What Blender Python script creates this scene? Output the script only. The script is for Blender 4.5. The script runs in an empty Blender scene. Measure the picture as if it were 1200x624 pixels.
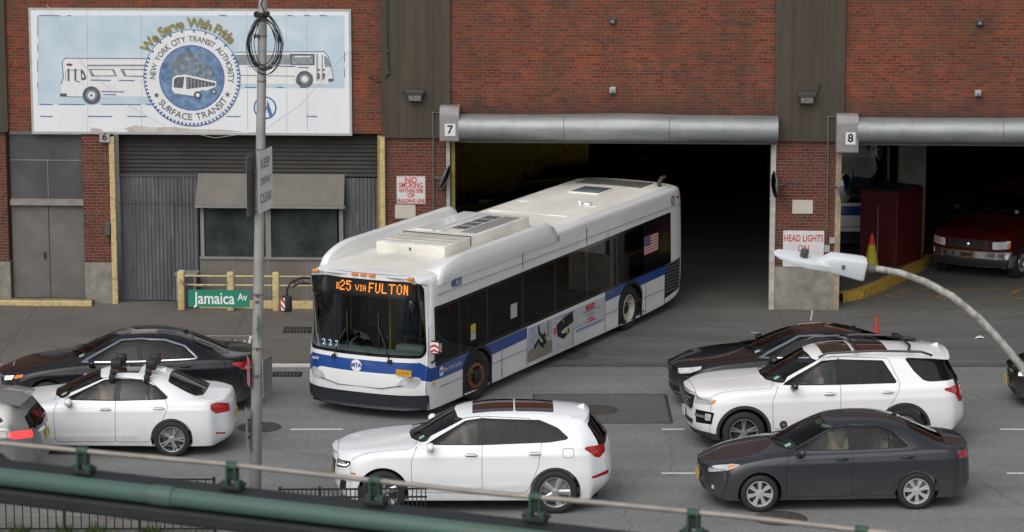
import bpy, bmesh, math, random
import numpy as np
from mathutils import Vector, Matrix, Euler
R = math.radians
PI = math.pi
random.seed(7)
rng = np.random.default_rng(5)
S = bpy.context.scene
COL = S.collection

# ---------------------------------------------------------------- camera model (photo 1200 x 624)
F_PX, PITCH, CAM_H, CAM_D = 3560.0, R(10.58), 13.14, 65.3
def ray(px, py):
    a = (px - 600.0) / F_PX; b = -(py - 312.0) / F_PX
    return Vector((a, math.cos(PITCH) + b * math.sin(PITCH), -math.sin(PITCH) + b * math.cos(PITCH)))
def gp(px, py, z=0.0):
    """point of the horizontal plane at height z"""
    d = ray(px, py); t = (z - CAM_H) / d.z
    return (d.x * t, -CAM_D + d.y * t)
FYAW = R(-2.6)
def fp(px, py, off=0.0):
    """(u, z) on the facade plane, whose frame is turned a little about z; off = metres behind the plane"""
    d = ray(px, py); n = Vector((-math.sin(FYAW), math.cos(FYAW), 0))
    o = Vector((0, -CAM_D, CAM_H)); t = (off - o.dot(n)) / d.dot(n); p = o + d * t
    return (p.x * math.cos(FYAW) + p.y * math.sin(FYAW), p.z)
def proj(x, y, z):
    dy = y + CAM_D; dz = z - CAM_H
    zc = dy * math.cos(PITCH) - dz * math.sin(PITCH); v = dy * math.sin(PITCH) + dz * math.cos(PITCH)
    return (600 + F_PX * x / zc, 312 - F_PX * v / zc)

# ---------------------------------------------------------------- materials
MATS = {}
class NT:
    def __init__(s, name):
        s.m = bpy.data.materials.new(name); s.m.use_nodes = True; s.t = s.m.node_tree; s.n = s.t.nodes; s.l = s.t.links
        s.b = s.n['Principled BSDF']; s.out = s.n['Material Output']
    def add(s, typ, **kw):
        n = s.n.new(typ)
        for k, v in kw.items():
            if k.startswith('i_'): n.inputs[k[2:].replace('_', ' ')].default_value = v
            else: setattr(n, k, v)
        return n
    def link(s, a, b): s.l.new(a, b)
    def coords(s, kind='Object', scale=(1, 1, 1), rot=(0, 0, 0)):
        tc = s.add('ShaderNodeTexCoord'); mp = s.add('ShaderNodeMapping')
        mp.inputs['Scale'].default_value = scale; mp.inputs['Rotation'].default_value = rot
        s.link(tc.outputs[kind], mp.inputs['Vector']); return mp.outputs['Vector']
    def noise(s, vec, scale, detail=4, rough=.55):
        n = s.add('ShaderNodeTexNoise'); n.inputs['Scale'].default_value = scale
        n.inputs['Detail'].default_value = detail; n.inputs['Roughness'].default_value = rough
        s.link(vec, n.inputs['Vector']); return n.outputs['Fac']
    def ramp(s, fac, stops):
        r = s.add('ShaderNodeValToRGB'); e = r.color_ramp.elements
        while len(e) < len(stops): e.new(.5)
        for q, (p, c) in zip(e, stops):
            q.position = p; q.color = c if len(c) == 4 else (*c, 1)
        s.link(fac, r.inputs['Fac']); return r.outputs['Color']
    def mix(s, fac, a, b, mode='MIX'):
        m = s.add('ShaderNodeMix', data_type='RGBA', blend_type=mode)
        for v, k in ((fac, 0), (a, 6), (b, 7)):
            if hasattr(v, 'is_output') or isinstance(v, bpy.types.NodeSocket): s.link(v, m.inputs[k])
            else: m.inputs[k].default_value = v if k == 0 else (*v, 1) if len(v) == 3 else v
        return m.outputs[2]
    def bump(s, h, strength=.3, dist=.01):
        b = s.add('ShaderNodeBump'); b.inputs['Strength'].default_value = strength; b.inputs['Distance'].default_value = dist
        s.link(h, b.inputs['Height']); s.link(b.outputs['Normal'], s.b.inputs['Normal'])

def mat(name, col, rough=.5, metal=0, coat=0, emis=None, var=0.0, vscale=6, spec=None, bump=0.0, grime=0.0, stretch=(1, 1, 1)):
    """painted / moulded surface with a little procedural unevenness and dirt"""
    if name in MATS: return MATS[name]
    t = NT(name); b = t.b
    b.inputs['Roughness'].default_value = rough; b.inputs['Metallic'].default_value = metal
    if coat: b.inputs['Coat Weight'].default_value = coat; b.inputs['Coat Roughness'].default_value = .04
    if spec is not None: b.inputs['Specular IOR Level'].default_value = spec
    c = (*col, 1)
    if var or grime:
        v = t.coords(scale=stretch); n = t.noise(v, vscale, 5, .6)
        lo = tuple(max(0, x * (1 - var)) for x in col); hi = tuple(min(1, x * (1 + var)) for x in col)
        o = t.ramp(n, [(.3, lo), (.7, hi)])
        if grime:
            g = t.ramp(t.noise(v, vscale * .37, 6, .7), [(.48, (0, 0, 0)), (.75, (1, 1, 1))])
            gm = t.add('ShaderNodeMath', operation='MULTIPLY'); t.link(g, gm.inputs[0]); gm.inputs[1].default_value = grime
            o = t.mix(gm.outputs[0], o, tuple(x * .45 for x in (col[0] * .9 + .02, col[1] * .9 + .015, col[2] * .8 + .01)))
        t.link(o, b.inputs['Base Color'])
        if bump: t.bump(n, bump, .01)
    else: b.inputs['Base Color'].default_value = c
    if emis: b.inputs['Emission Color'].default_value = (*emis[0], 1); b.inputs['Emission Strength'].default_value = emis[1]
    MATS[name] = t.m; return t.m

def glass(name, tint=(.3, .33, .32), refl=1.0, rough=.0, base=(.01, .012, .012), opaque=0.0):
    """thin tinted pane: sees through, reflects at grazing angles"""
    if name in MATS: return MATS[name]
    t = NT(name); t.n.remove(t.b)
    tr = t.add('ShaderNodeBsdfTransparent'); tr.inputs[0].default_value = (*tint, 1)
    gl = t.add('ShaderNodeBsdfGlossy'); gl.inputs['Roughness'].default_value = rough + .01; gl.inputs[0].default_value = (refl, refl, refl, 1)
    df = t.add('ShaderNodeBsdfDiffuse'); df.inputs[0].default_value = (*base, 1)
    m0 = t.add('ShaderNodeMixShader'); m0.inputs[0].default_value = opaque; t.link(tr.outputs[0], m0.inputs[1]); t.link(df.outputs[0], m0.inputs[2])
    fr = t.add('ShaderNodeFresnel'); fr.inputs[0].default_value = 1.42
    m = t.add('ShaderNodeMixShader'); t.link(fr.outputs[0], m.inputs[0]); t.link(m0.outputs[0], m.inputs[1]); t.link(gl.outputs[0], m.inputs[2])
    t.link(m.outputs[0], t.out.inputs[0]); MATS[name] = t.m; return t.m

# ---------------------------------------------------------------- objects
def obj(name, me, m=None, parent=None, loc=None, smooth=False):
    if isinstance(me, bmesh.types.BMesh):
        d = bpy.data.meshes.new(name); me.to_mesh(d); me.free(); me = d
    if isinstance(me, MB): me = me.mesh(name)
    if m is not None and not me.materials: me.materials.append(m)
    if smooth:
        me.polygons.foreach_set('use_smooth', [True] * len(me.polygons))
    o = bpy.data.objects.new(name, me); COL.objects.link(o)
    if parent: o.parent = parent
    if loc: o.location = loc
    return o
def tag(o, label=None, cat=None, group=None, kind=None):
    if label: o['label'] = label
    if cat: o['category'] = cat
    if group: o['group'] = group
    if kind: o['kind'] = kind
    return o
def thing(name, label, cat, loc=(0, 0, 0), rz=0.0, group=None):
    o = bpy.data.objects.new(name, None); COL.objects.link(o); o.empty_display_size = .2
    o.location = loc; o.rotation_euler = (0, 0, rz); return tag(o, label, cat, group)
def on_facade(o, y=0.0):
    """turn a thing built in facade coordinates into the world frame"""
    o.rotation_euler = (0, 0, FYAW); return o
def copy_tree(o, parent=None):
    c = o.copy(); COL.objects.link(c)
    if parent: c.parent = parent
    for ch in list(o.children): copy_tree(ch, c)
    return c

class MB:
    """collects plain shapes into ONE mesh"""
    def __init__(s): s.v = []; s.f = []; s.mi = []; s.mats = []; s.cur = 0; s.M = None
    def use(s, m):
        if m not in s.mats: s.mats.append(m)
        s.cur = s.mats.index(m); return s
    def _add(s, vs, fs):
        n = len(s.v)
        if s.M is not None: vs = [tuple(s.M @ Vector(p)) for p in vs]
        s.v += [tuple(p) for p in vs]; s.f += [tuple(i + n for i in f) for f in fs]; s.mi += [s.cur] * len(fs); return s
    def box(s, x0, x1, y0, y1, z0, z1, bev=0.0):
        if x1 < x0: x0, x1 = x1, x0
        if y1 < y0: y0, y1 = y1, y0
        if z1 < z0: z0, z1 = z1, z0
        if bev <= 0:
            v = [(x, y, z) for z in (z0, z1) for y in (y0, y1) for x in (x0, x1)]
            return s._add(v, [(0, 2, 3, 1), (4, 5, 7, 6), (0, 1, 5, 4), (2, 6, 7, 3), (0, 4, 6, 2), (1, 3, 7, 5)])
        bm = bmesh.new(); bmesh.ops.create_cube(bm, size=1)
        for q in bm.verts: q.co = Vector(((x0 + x1) / 2 + q.co.x * (x1 - x0), (y0 + y1) / 2 + q.co.y * (y1 - y0), (z0 + z1) / 2 + q.co.z * (z1 - z0)))
        bmesh.ops.bevel(bm, geom=bm.edges[:], offset=min(bev, .49 * min(x1 - x0, y1 - y0, z1 - z0)), segments=2, affect='EDGES', profile=.5)
        s.bm(bm); return s
    def bm(s, bm):
        bm.verts.index_update(); s._add([v.co[:] for v in bm.verts], [[v.index for v in f.verts] for f in bm.faces]); bm.free(); return s
    def quad(s, a, b, c, d): return s._add([a, b, c, d], [(0, 1, 2, 3)])
    def poly(s, pts): return s._add(pts, [tuple(range(len(pts)))])
    def tube(s, pts, r, n=10, caps=True, close=False):
        pts = [Vector(p) for p in pts]; k = len(pts); rs = r if isinstance(r, (list, tuple)) else [r] * k
        vs = []; up = None
        for i, p in enumerate(pts):
            if close: d = (pts[(i + 1) % k] - pts[i - 1]).normalized()
            else: d = (pts[min(i + 1, k - 1)] - pts[max(i - 1, 0)]).normalized()
            if up is None: up = d.orthogonal().normalized()
            up = (up - d * up.dot(d)).normalized(); w = d.cross(up)
            vs += [p + (up * math.cos(a) + w * math.sin(a)) * rs[i] for a in [2 * PI * j / n for j in range(n)]]
        fs = []
        for i in range(k if close else k - 1):
            a = i * n; b = ((i + 1) % k) * n
            fs += [(a + j, a + (j + 1) % n, b + (j + 1) % n, b + j) for j in range(n)]
        if caps and not close: fs += [tuple(range(n))[::-1], tuple(range((k - 1) * n, k * n))]
        return s._add(vs, fs)
    def cyl(s, a, b, r, n=16): return s.tube([a, b], r, n)
    def lathe(s, prof, axis='y', n=40, c=(0, 0, 0), caps=False):
        vs = []
        for (r, h) in prof:
            for j in range(n):
                a = 2 * PI * j / n; u, w = r * math.cos(a), r * math.sin(a)
                vs.append({'y': (c[0] + u, c[1] + h, c[2] + w), 'z': (c[0] + u, c[1] + w, c[2] + h), 'x': (c[0] + h, c[1] + u, c[2] + w)}[axis])
        fs = [(i * n + j, i * n + (j + 1) % n, (i + 1) * n + (j + 1) % n, (i + 1) * n + j) for i in range(len(prof) - 1) for j in range(n)]
        return s._add(vs, fs)
    def prism(s, pts, y0, y1, axis='y'):
        """polygon in (x,z) pushed along y (or (x,y) along z, (y,z) along x)"""
        n = len(pts)
        def P(p, h): return {'y': (p[0], h, p[1]), 'z': (p[0], p[1], h), 'x': (h, p[0], p[1])}[axis]
        vs = [P(p, y0) for p in pts] + [P(p, y1) for p in pts]
        fs = [tuple(range(n)), tuple(range(2 * n - 1, n - 1, -1))] + [(i, i + n, (i + 1) % n + n, (i + 1) % n) for i in range(n)]
        return s._add(vs, fs)
    def mesh(s, name):
        me = bpy.data.meshes.new(name); me.from_pydata(s.v, [], s.f); 
        for m in s.mats: me.materials.append(m)
        if s.mats: me.polygons.foreach_set('material_index', s.mi)
        bm = bmesh.new(); bm.from_mesh(me); bmesh.ops.recalc_face_normals(bm, faces=bm.faces); bm.to_mesh(me); bm.free()
        me.update(); return me
    def build(s, name, m=None, parent=None, smooth=False, angle=None):
        me = s.mesh(name); o = obj(name, me, m, parent, smooth=smooth)
        if smooth and angle:
            bm = bmesh.new(); bm.from_mesh(me)
            for e in bm.edges:
                if len(e.link_faces) == 2 and e.calc_face_angle() > angle: e.smooth = False
            bm.to_mesh(me); bm.free()
        return o

_tc = {}
def text_mesh(s, size, extrude=0.0, bold=0.0, space=1.0, xscale=1.0):
    """letters as flat mesh, centred, in the x/y plane"""
    c = bpy.data.curves.new('t', 'FONT'); c.body = s; c.size = size; c.align_x = 'CENTER'; c.align_y = 'CENTER'
    c.extrude = extrude; c.offset = bold; c.space_character = space; c.resolution_u = 3
    o = bpy.data.objects.new('t', c); COL.objects.link(o); bpy.context.view_layer.update()
    me = bpy.data.meshes.new_from_object(o.evaluated_get(bpy.context.evaluated_depsgraph_get()))
    bpy.data.objects.remove(o); bpy.data.curves.remove(c)
    if xscale != 1.0: me.transform(Matrix.Diagonal((xscale, 1, 1, 1)))
    return me
def add_text(mb, s, size, M, **kw):
    """put letters into a MB; M places the x/y text plane"""
    me = text_mesh(s, size, **kw)
    mb._add([tuple(M @ v.co) for v in me.vertices], [tuple(p.vertices) for p in me.polygons]); bpy.data.meshes.remove(me)
def frame(o, x, y):
    x = Vector(x).normalized(); y = Vector(y).normalized(); z = x.cross(y)
    m = Matrix.Identity(4)
    for i in range(3): m[i][0] = x[i]; m[i][1] = y[i]; m[i][2] = z[i]; m[i][3] = o[i]
    return m
def rounded(x0, x1, y0, y1, r, n=5):
    pts = []
    for cx, cy, a0 in ((x1 - r, y1 - r, 0), (x0 + r, y1 - r, 90), (x0 + r, y0 + r, 180), (x1 - r, y0 + r, 270)):
        for i in range(n + 1):
            a = R(a0 + 90 * i / n); pts.append((cx + r * math.cos(a), cy + r * math.sin(a)))
    return pts
def round_poly(pts, r, n=4):
    """round the corners of a polygon; r one radius or one per corner"""
    out = []; k = len(pts)
    for i in range(k):
        p = Vector(pts[i]); a = Vector(pts[i - 1]) - p; b = Vector(pts[(i + 1) % k]) - p
        q = (r[i] if isinstance(r, (list, tuple)) else r)
        q = min(q, a.length * .45, b.length * .45); A = p + a.normalized() * q; B = p + b.normalized() * q
        for j in range(n + 1):
            t = j / n; out.append(tuple(A * (1 - t) ** 2 + p * 2 * t * (1 - t) + B * t * t))
    return out
# ================================================================ vehicle shells
class Shell:
    """smooth body grown from a cage, then cut along outlines drawn in side / top / front / rear view"""
    def __init__(s, cage_v, cage_f, creases, L, levels=3):
        me = bpy.data.meshes.new('cage'); me.from_pydata(cage_v, [], cage_f)
        cr = me.attributes.new('crease_edge', 'FLOAT', 'EDGE')
        for e in me.edges:
            cr.data[e.index].value = creases.get(tuple(sorted(e.vertices)), 0.0)
        o = bpy.data.objects.new('cage', me); COL.objects.link(o)
        m = o.modifiers.new('m', 'MIRROR'); m.use_axis = (False, True, False); m.use_clip = True; m.merge_threshold = .0005
        sb = o.modifiers.new('s', 'SUBSURF'); sb.levels = levels; sb.render_levels = levels
        bpy.context.view_layer.update()
        ev = o.evaluated_get(bpy.context.evaluated_depsgraph_get()); em = ev.to_mesh(); em.calc_loop_triangles()
        V = np.empty(len(em.vertices) * 3); em.vertices.foreach_get('co', V); s.V = V.reshape(-1, 3)
        T = np.empty(len(em.loop_triangles) * 3, dtype=np.int32); em.loop_triangles.foreach_get('vertices', T); s.T = T.reshape(-1, 3).astype(np.int64)
        ev.to_mesh_clear(); bpy.data.objects.remove(o); bpy.data.meshes.remove(me)
        s.Lb = np.zeros(len(s.T), dtype=np.int64); s.names = ['paint']; s.L = L; s.normals()
    def normals(s):
        a, b, c = (s.V[s.T[:, i]] for i in range(3)); n = np.cross(b - a, c - a); N = np.zeros_like(s.V)
        for i in range(3): np.add.at(N, s.T[:, i], n)
        s.N = N / np.maximum(np.linalg.norm(N, axis=1, keepdims=True), 1e-9)
        cen = (a + b + c) / 3; ctr = np.array([s.V[:, 0].mean(), 0, .6])
        if ((cen - ctr) * n).sum() < 0: s.T = s.T[:, ::-1].copy(); s.N *= -1
    def uv(s, view, V=None):
        V = s.V if V is None else V; x, y, z = V[:, 0], np.abs(V[:, 1]), V[:, 2]
        return {'side': np.stack([x, z], 1), 'top': np.stack([x, y], 1), 'front': np.stack([y + x, z], 1), 'rear': np.stack([y + s.L - x, z], 1)}[view]
    @staticmethod
    def sdf(P, poly):
        A = np.array(poly); lo, hi = A.min(0) - .16, A.max(0) + .16
        near = ((P > lo) & (P < hi)).all(1); out = np.full(len(P), 1.0)
        if near.any() and not near.all(): out[near] = Shell.sdf2(P[near], A)
        elif near.any(): out = Shell.sdf2(P, A)
        return out
    @staticmethod
    def sdf2(P, A):
        B = np.roll(A, -1, 0); d = np.full(len(P), 1e9); inside = np.zeros(len(P), bool)
        for a, b in zip(A, B):
            e = b - a; w = P - a; t = np.clip((w @ e) / max(e @ e, 1e-12), 0, 1); q = w - t[:, None] * e
            d = np.minimum(d, (q ** 2).sum(1))
            c = ((a[1] <= P[:, 1]) != (b[1] <= P[:, 1]))
            xx = a[0] + (P[:, 1] - a[1]) * (e[0] / (e[1] if abs(e[1]) > 1e-12 else 1e-12)); inside ^= c & (P[:, 0] < xx)
        d = np.sqrt(d); return np.where(inside, -d, d)
    def tri_mask(s, view, side=0, where=None):
        t0, t1, t2 = s.T[:, 0], s.T[:, 1], s.T[:, 2]; cen = (s.V[t0] + s.V[t1] + s.V[t2]) / 3; n = (s.N[t0] + s.N[t1] + s.N[t2]) / 3
        k = {'side': np.abs(n[:, 1]) > .30, 'top': n[:, 2] > .15, 'front': (cen[:, 0] < s.L * .3) & (n[:, 2] < .93), 'rear': (cen[:, 0] > s.L * .7) & (n[:, 2] < .93)}[view]
        if side: k &= cen[:, 1] * side > 0
        if where is not None: k &= where(cen, n)
        return k
    def _refine(s, sel):
        T = s.T[sel]; 
        if not len(T): return
        E = np.sort(np.concatenate([T[:, [0, 1]], T[:, [1, 2]], T[:, [2, 0]]]), 1)
        u, inv = np.unique(E, axis=0, return_inverse=True); inv = inv.ravel(); base = len(s.V)
        s.V = np.concatenate([s.V, (s.V[u[:, 0]] + s.V[u[:, 1]]) / 2])
        nn = s.N[u[:, 0]] + s.N[u[:, 1]]; s.N = np.concatenate([s.N, nn / np.maximum(np.sqrt((nn * nn) @ np.ones(3))[:, None], 1e-9)])
        m = len(T); ab, bc, ca = base + inv[:m], base + inv[m:2 * m], base + inv[2 * m:]
        a, b, c = T.T; nt = np.concatenate([np.stack(q, 1) for q in ((a, ab, ca), (ab, b, bc), (ca, bc, c), (ab, bc, ca))])
        lb = s.Lb[sel]; s.T = np.concatenate([s.T[~sel], nt]); s.Lb = np.concatenate([s.Lb[~sel], lb, lb, lb, lb])
    def _split(s, g, sel):
        g = np.where(np.abs(g) < 1e-5, 1e-5, g); sb = g < 0; sg = sb[s.T]; k = sg[:, 0].astype(int) + sg[:, 1] + sg[:, 2]; cr = sel & (k > 0) & (k < 3)
        if not cr.any(): return
        T = s.T[cr]; q = sg[cr]; one = np.where((q.sum(1) == 1)[:, None], q, ~q); i = one.argmax(1); r = np.arange(len(T))
        a, b, c = T[r, i], T[r, (i + 1) % 3], T[r, (i + 2) % 3]
        E = np.sort(np.concatenate([np.stack([a, b], 1), np.stack([a, c], 1)]), 1)
        u, inv = np.unique(E, axis=0, return_inverse=True); inv = inv.ravel(); base = len(s.V)
        g0, g1 = g[u[:, 0]], g[u[:, 1]]; t = (g0 / (g0 - g1))[:, None]
        s.V = np.concatenate([s.V, s.V[u[:, 0]] * (1 - t) + s.V[u[:, 1]] * t])
        nn = s.N[u[:, 0]] * (1 - t) + s.N[u[:, 1]] * t; s.N = np.concatenate([s.N, nn / np.maximum(np.sqrt((nn * nn) @ np.ones(3))[:, None], 1e-9)])
        m = len(T); ab, ac = base + inv[:m], base + inv[m:]
        nt = np.concatenate([np.stack([a, ab, ac], 1), np.stack([ab, b, c], 1), np.stack([ab, c, ac], 1)])
        lb = s.Lb[cr]; s.T = np.concatenate([s.T[~cr], nt]); s.Lb = np.concatenate([s.Lb[~cr], lb, lb, lb])
    def region(s, name, poly, view='side', over=None, side=0, where=None, refine=2, gap=0.0):
        """give the faces inside an outline a label of their own; gap > 0 leaves a shut line of that width round it"""
        if name not in s.names: s.names.append(name)
        lab = s.names.index(name); ov = None if over is None else [s.names.index(q) for q in over if q in s.names]
        def sel():
            k = s.tri_mask(view, side, where); 
            return k if ov is None else k & np.isin(s.Lb, ov)
        A = np.array(poly)
        def close(g, tol):
            t0, t1, t2 = s.T.T; ga = np.abs(g); gm = np.minimum(np.minimum(ga[t0], ga[t1]), ga[t2]); out = np.zeros(len(gm), bool); c = np.flatnonzero(gm < .25)
            a, b = s.V[t0[c]] - s.V[t1[c]], s.V[t1[c]] - s.V[t2[c]]; el = np.sqrt((a * a) @ np.ones(3)) + np.sqrt((b * b) @ np.ones(3))
            out[c] = (gm[c] < el * .6 + tol) & (el > .022); return out
        for _ in range(refine):
            g = s.sdf(s.uv(view), poly); s._refine(sel() & close(g, gap))
        g = s.sdf(s.uv(view), poly); s._split(g, sel())
        g = s.sdf(s.uv(view), poly); k = sel()
        ins = g[s.T[:, 0]] + g[s.T[:, 1]] + g[s.T[:, 2]] < 0; s.Lb[k & ins] = lab
        if gap:
            if 'gap' not in s.names: s.names.append('gap')
            base = k.copy()
            def sel2():
                m = s.tri_mask(view, side, where); return m & np.isin(s.Lb, [lab] + (ov or [0]))
            for sgn in (-1, 1):
                g = s.sdf(s.uv(view), poly); s._split(sgn * g - gap, sel2())
            g = s.sdf(s.uv(view), poly); s.Lb[sel2() & (np.abs(g[s.T[:, 0]] + g[s.T[:, 1]] + g[s.T[:, 2]]) / 3 < gap * .98)] = s.names.index('gap')
    def drop(s, name):
        k = s.Lb != s.names.index(name); s.T = s.T[k]; s.Lb = s.Lb[k]
    def part(s, name, label, m, parent, side=0, push=0.0, where=None, keep=None):
        labs = [s.names.index(q) for q in ([label] if isinstance(label, str) else label) if q in s.names]
        k = np.isin(s.Lb, labs)
        if side: k &= (s.V[s.T[:, 0], 1] + s.V[s.T[:, 1], 1] + s.V[s.T[:, 2], 1]) * side > 0
        if where is not None: k &= where(s.V[s.T].mean(1))
        if not k.any(): return None
        T = s.T[k]; u, inv = np.unique(T, return_inverse=True); T = inv.reshape(T.shape)
        V = s.V[u] + s.N[u] * push; me = bpy.data.meshes.new(name)
        a, b, c = (V[T[:, i]] for i in range(3)); ok = np.linalg.norm(np.cross(b - a, c - a), axis=1) > 1e-10; T = T[ok]
        me.vertices.add(len(V)); me.vertices.foreach_set('co', V.ravel()); me.loops.add(T.size); me.loops.foreach_set('vertex_index', T.ravel().astype(np.int32))
        me.polygons.add(len(T)); me.polygons.foreach_set('loop_start', np.arange(0, T.size, 3, dtype=np.int32)); me.update(calc_edges=True)
        me.polygons.foreach_set('use_smooth', [True] * len(me.polygons)); me.normals_split_custom_set_from_vertices(s.N[u].tolist())
        me.materials.append(m); return obj(name, me, None, parent)

def cage(spec):
    """box-like cage: one ring per station, closed by a front and a rear face"""
    W, st, bf, br = spec['W'] / 2, spec['st'], spec.get('bowf', .3), spec.get('bowr', .2)
    L = spec['L']; n = len(st); V = []; idx = {}; F = []; CR = {}
    def put(key, p): idx[key] = len(V); V.append(p); return idx[key]
    xs = [q['x'] for q in st]; xs[1] = max(xs[1], xs[0] + bf * .9 + .09); xs[-2] = min(xs[-2], xs[-1] - br * .9 - .09)
    for k in range(2, n // 2): xs[k] = max(xs[k], xs[k - 1] + .09)
    for k in range(n - 3, n // 2, -1): xs[k] = min(xs[k], xs[k + 1] - .09)
    for k, q in enumerate(st):
        x, zsh = xs[k], q['zsh']; w = q.get('w', W); zs = q.get('zs', spec.get('zs', .20)); zf = zs + q.get('uf', .02)
        zm = q.get('zm', zs + (zsh - zs) * .62); x1, y1, z1 = q['t1']; xc, zc = q['tc']
        cap = 0 if k == 0 else 1 if k == n - 1 else None
        z2 = zs + (zm - zs) * .42
        rx = q.get('rx', (0, 0, 0, 0)) 
        ys = [('s1', w - q.get('tuck', .05), zs, rx[0]), ('s2', w - .012, z2, rx[1]), ('s3', w, zm, rx[2]), ('s4', w - q.get('sh', .025), zsh, rx[3])]
        def bow(y):
            if cap is None: return 0
            b = (bf if cap == 0 else -br); return b * (abs(y) / w) ** (spec.get('bpf', 2.6) if cap == 0 else spec.get('bpr', 3))
        for nm, y, z, dx in ys: put((k, nm), (x + bow(y) + dx, y - (.05 if cap is not None else 0), z))
        yt = [q.get('y0', w - (.24 if cap is not None else .13 if k in (1, n - 2) else .09)), min(y1, w - .38) if cap is not None else y1, .5 * y1, 0.0]
        zt0 = q.get('z0', zsh + .035); x2 = xc + (x1 - xc) * .28; z2c = zc - (zc - z1) * .28
        tops = [(x, yt[0], zt0), (x1, yt[1], z1), (x2, yt[2], z2c), (xc, 0.0, zc)]
        for j, (a, b, c) in enumerate(tops): put((k, 't%d' % j), (a + (bow(b) if cap is not None else 0), b, c))
        for j, b in enumerate(yt): put((k, 'b%d' % j), (x + bow(b) + rx[0] * .6 + (.06 if cap == 0 else -.04 if cap == 1 else 0), b, zf))
        if cap is not None:
            for j, b in enumerate(yt):
                for nm, yy, z, dx in ys[1:3]: put((k, nm + 'c%d' % j), (x + bow(b) + dx, b, z))
    ring = ['b3', 'b2', 'b1', 'b0', 's1', 's2', 's3', 's4', 't0', 't1', 't2', 't3']
    for k in range(n - 1):
        for a, b in zip(ring[:-1], ring[1:]): F.append((idx[k, a], idx[k + 1, a], idx[k + 1, b], idx[k, b]))
    for k in (0, n - 1):
        rows = [['s1', 'b0', 'b1', 'b2', 'b3'], ['s2', 's2c0', 's2c1', 's2c2', 's2c3'], ['s3', 's3c0', 's3c1', 's3c2', 's3c3'], ['s4', 't0', 't1', 't2', 't3']]
        for r0, r1 in zip(rows[:-1], rows[1:]):
            for j in range(4): F.append((idx[k, r0[j]], idx[k, r0[j + 1]], idx[k, r1[j + 1]], idx[k, r1[j]]))
    def cre(a, b, v): CR[tuple(sorted((idx[a], idx[b])))] = v
    tt = ['t0', 't1', 't2', 't3']
    for k, q in enumerate(st):
        c = q.get('cr', 0)
        if c:
            for a, b in zip(tt[1:-1], tt[2:]): cre((k, a), (k, b), c)
        for a, kk in (('t0', 'c0'), ('t1', 'c1'), ('s4', 'c4'), ('s3', 'c3'), ('s1', 'cs')):
            v = q.get(kk, {'cs': .6}.get(kk, 0))
            if v and k < n - 1: cre((k, a), (k + 1, a), v)
    return V, F, CR

def wheel_set(t, spec, xs, r, width, rimr, style, y, rim_mat, only=(-1, 1), group=None):
    """four wheels, each a part with its tyre and rim as sub-parts; the first pair is built, the rest copied"""
    rub = mat('tyre_rubber', (.018, .018, .019), .75, var=.25, vscale=30)
    dark = mat('wheel_inside', (.012, .012, .013), .7)
    def build(sg):
        hub = MB()
        hub.lathe([(0, sg * -.10), (rimr * .97, sg * -.10), (rimr * .97, sg * .0)], n=32)      # dark barrel behind the spokes
        w = hub.build('wheel', dark, t, smooth=True, angle=R(40))
        ty = MB(); h = width / 2
        # outer side of the wheel is at local y = +0 going inwards
        prof = [(rimr, .012), (rimr + .012, .0), (rimr + (r - rimr) * .45, -.010), (r - .028, .002), (r - .008, .014), (r, .035), (r, width * .25), (r - .004, width * .26), (r, width * .27), (r, width * .5), (r - .004, width * .51), (r, width * .52), (r, width - .035), (r - .03, width), (rimr, width)]
        ty.lathe([(a, -sg * b) for a, b in prof], n=56); ty.build('tyre', rub, w, smooth=True, angle=R(50))
        rm = MB(); 
        rm.lathe([(rimr + .004, -sg * .006), (rimr, sg * .004), (rimr - .012, sg * .002), (rimr - .02, -sg * .02), (rimr - .03, -sg * .09)], n=48)
        n, kind = style
        def bar(a, r0, r1, w0, w1, y0, y1, th=.018):
            ca, sa = math.cos(a), math.sin(a); vs = []
            for rr, ww, yy in ((r0, w0, y0), (r1, w1, y1)):
                for o, d in ((-ww / 2, th * .6), (-ww / 4, 0), (ww / 4, 0), (ww / 2, th * .6)):
                    vs.append((ca * rr - sa * o, sg * (yy - d), sa * rr + ca * o))
                for o in (ww / 2, -ww / 2): vs.append((ca * rr - sa * o, sg * (yy - th * 2), sa * rr + ca * o))
            rm._add(vs, [(i, (i + 1) % 6, 6 + (i + 1) % 6, 6 + i) for i in range(6)])
        for i in range(n):
            a = 2 * PI * i / n + PI / 2
            if kind == 'single': bar(a, .03, rimr - .012, .075, .05, -.012, -.010)
            elif kind == 'wide': bar(a, .03, rimr - .010, .07, .105, -.014, -.008); 
            elif kind == 'double':
                bar(a - .13, .04, rimr - .012, .03, .032, -.014, -.006); bar(a + .13, .04, rimr - .012, .03, .032, -.014, -.006)
            elif kind == 'cover':
                bar(a - .115, .05, rimr - .01, .026, .036, -.010, -.004); bar(a + .115, .05, rimr - .01, .026, .036, -.010, -.004); bar(a, .05, rimr - .01, .02, .05, -.020, -.012)
            elif kind == 'five': bar(a - .10, .03, rimr - .012, .04, .026, -.012, -.004); bar(a + .10, .03, rimr - .012, .04, .026, -.012, -.004); bar(a, .03, rimr*.62, .05, .03, -.016, -.010)
        hubr = .062 if kind != 'cover' else .075
        rm.lathe([(0, sg * -.004), (hubr * .5, sg * -.004), (hubr * .55, -sg * .008), (hubr, -sg * .012), (hubr * 1.1, -sg * .035)], n=24)
        rm.build('rim', rim_mat, w, smooth=True, angle=R(35))
        dk = MB(); dk.lathe([(.0, -sg * .055), (rimr * .74, -sg * .055), (rimr * .74, -sg * .07)], n=32); dk.build('brake_disc', mat('brake_steel', (.10, .10, .10), .4, 1), w)
        return w
    for sg in only:
        first = None
        for x in xs:
            w = build(sg) if first is None else copy_tree(first, t)
            w.location = (x, sg * y, r); w.rotation_euler = (0, 0.35 * (x > xs[0]), 0); first = first or w

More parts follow.
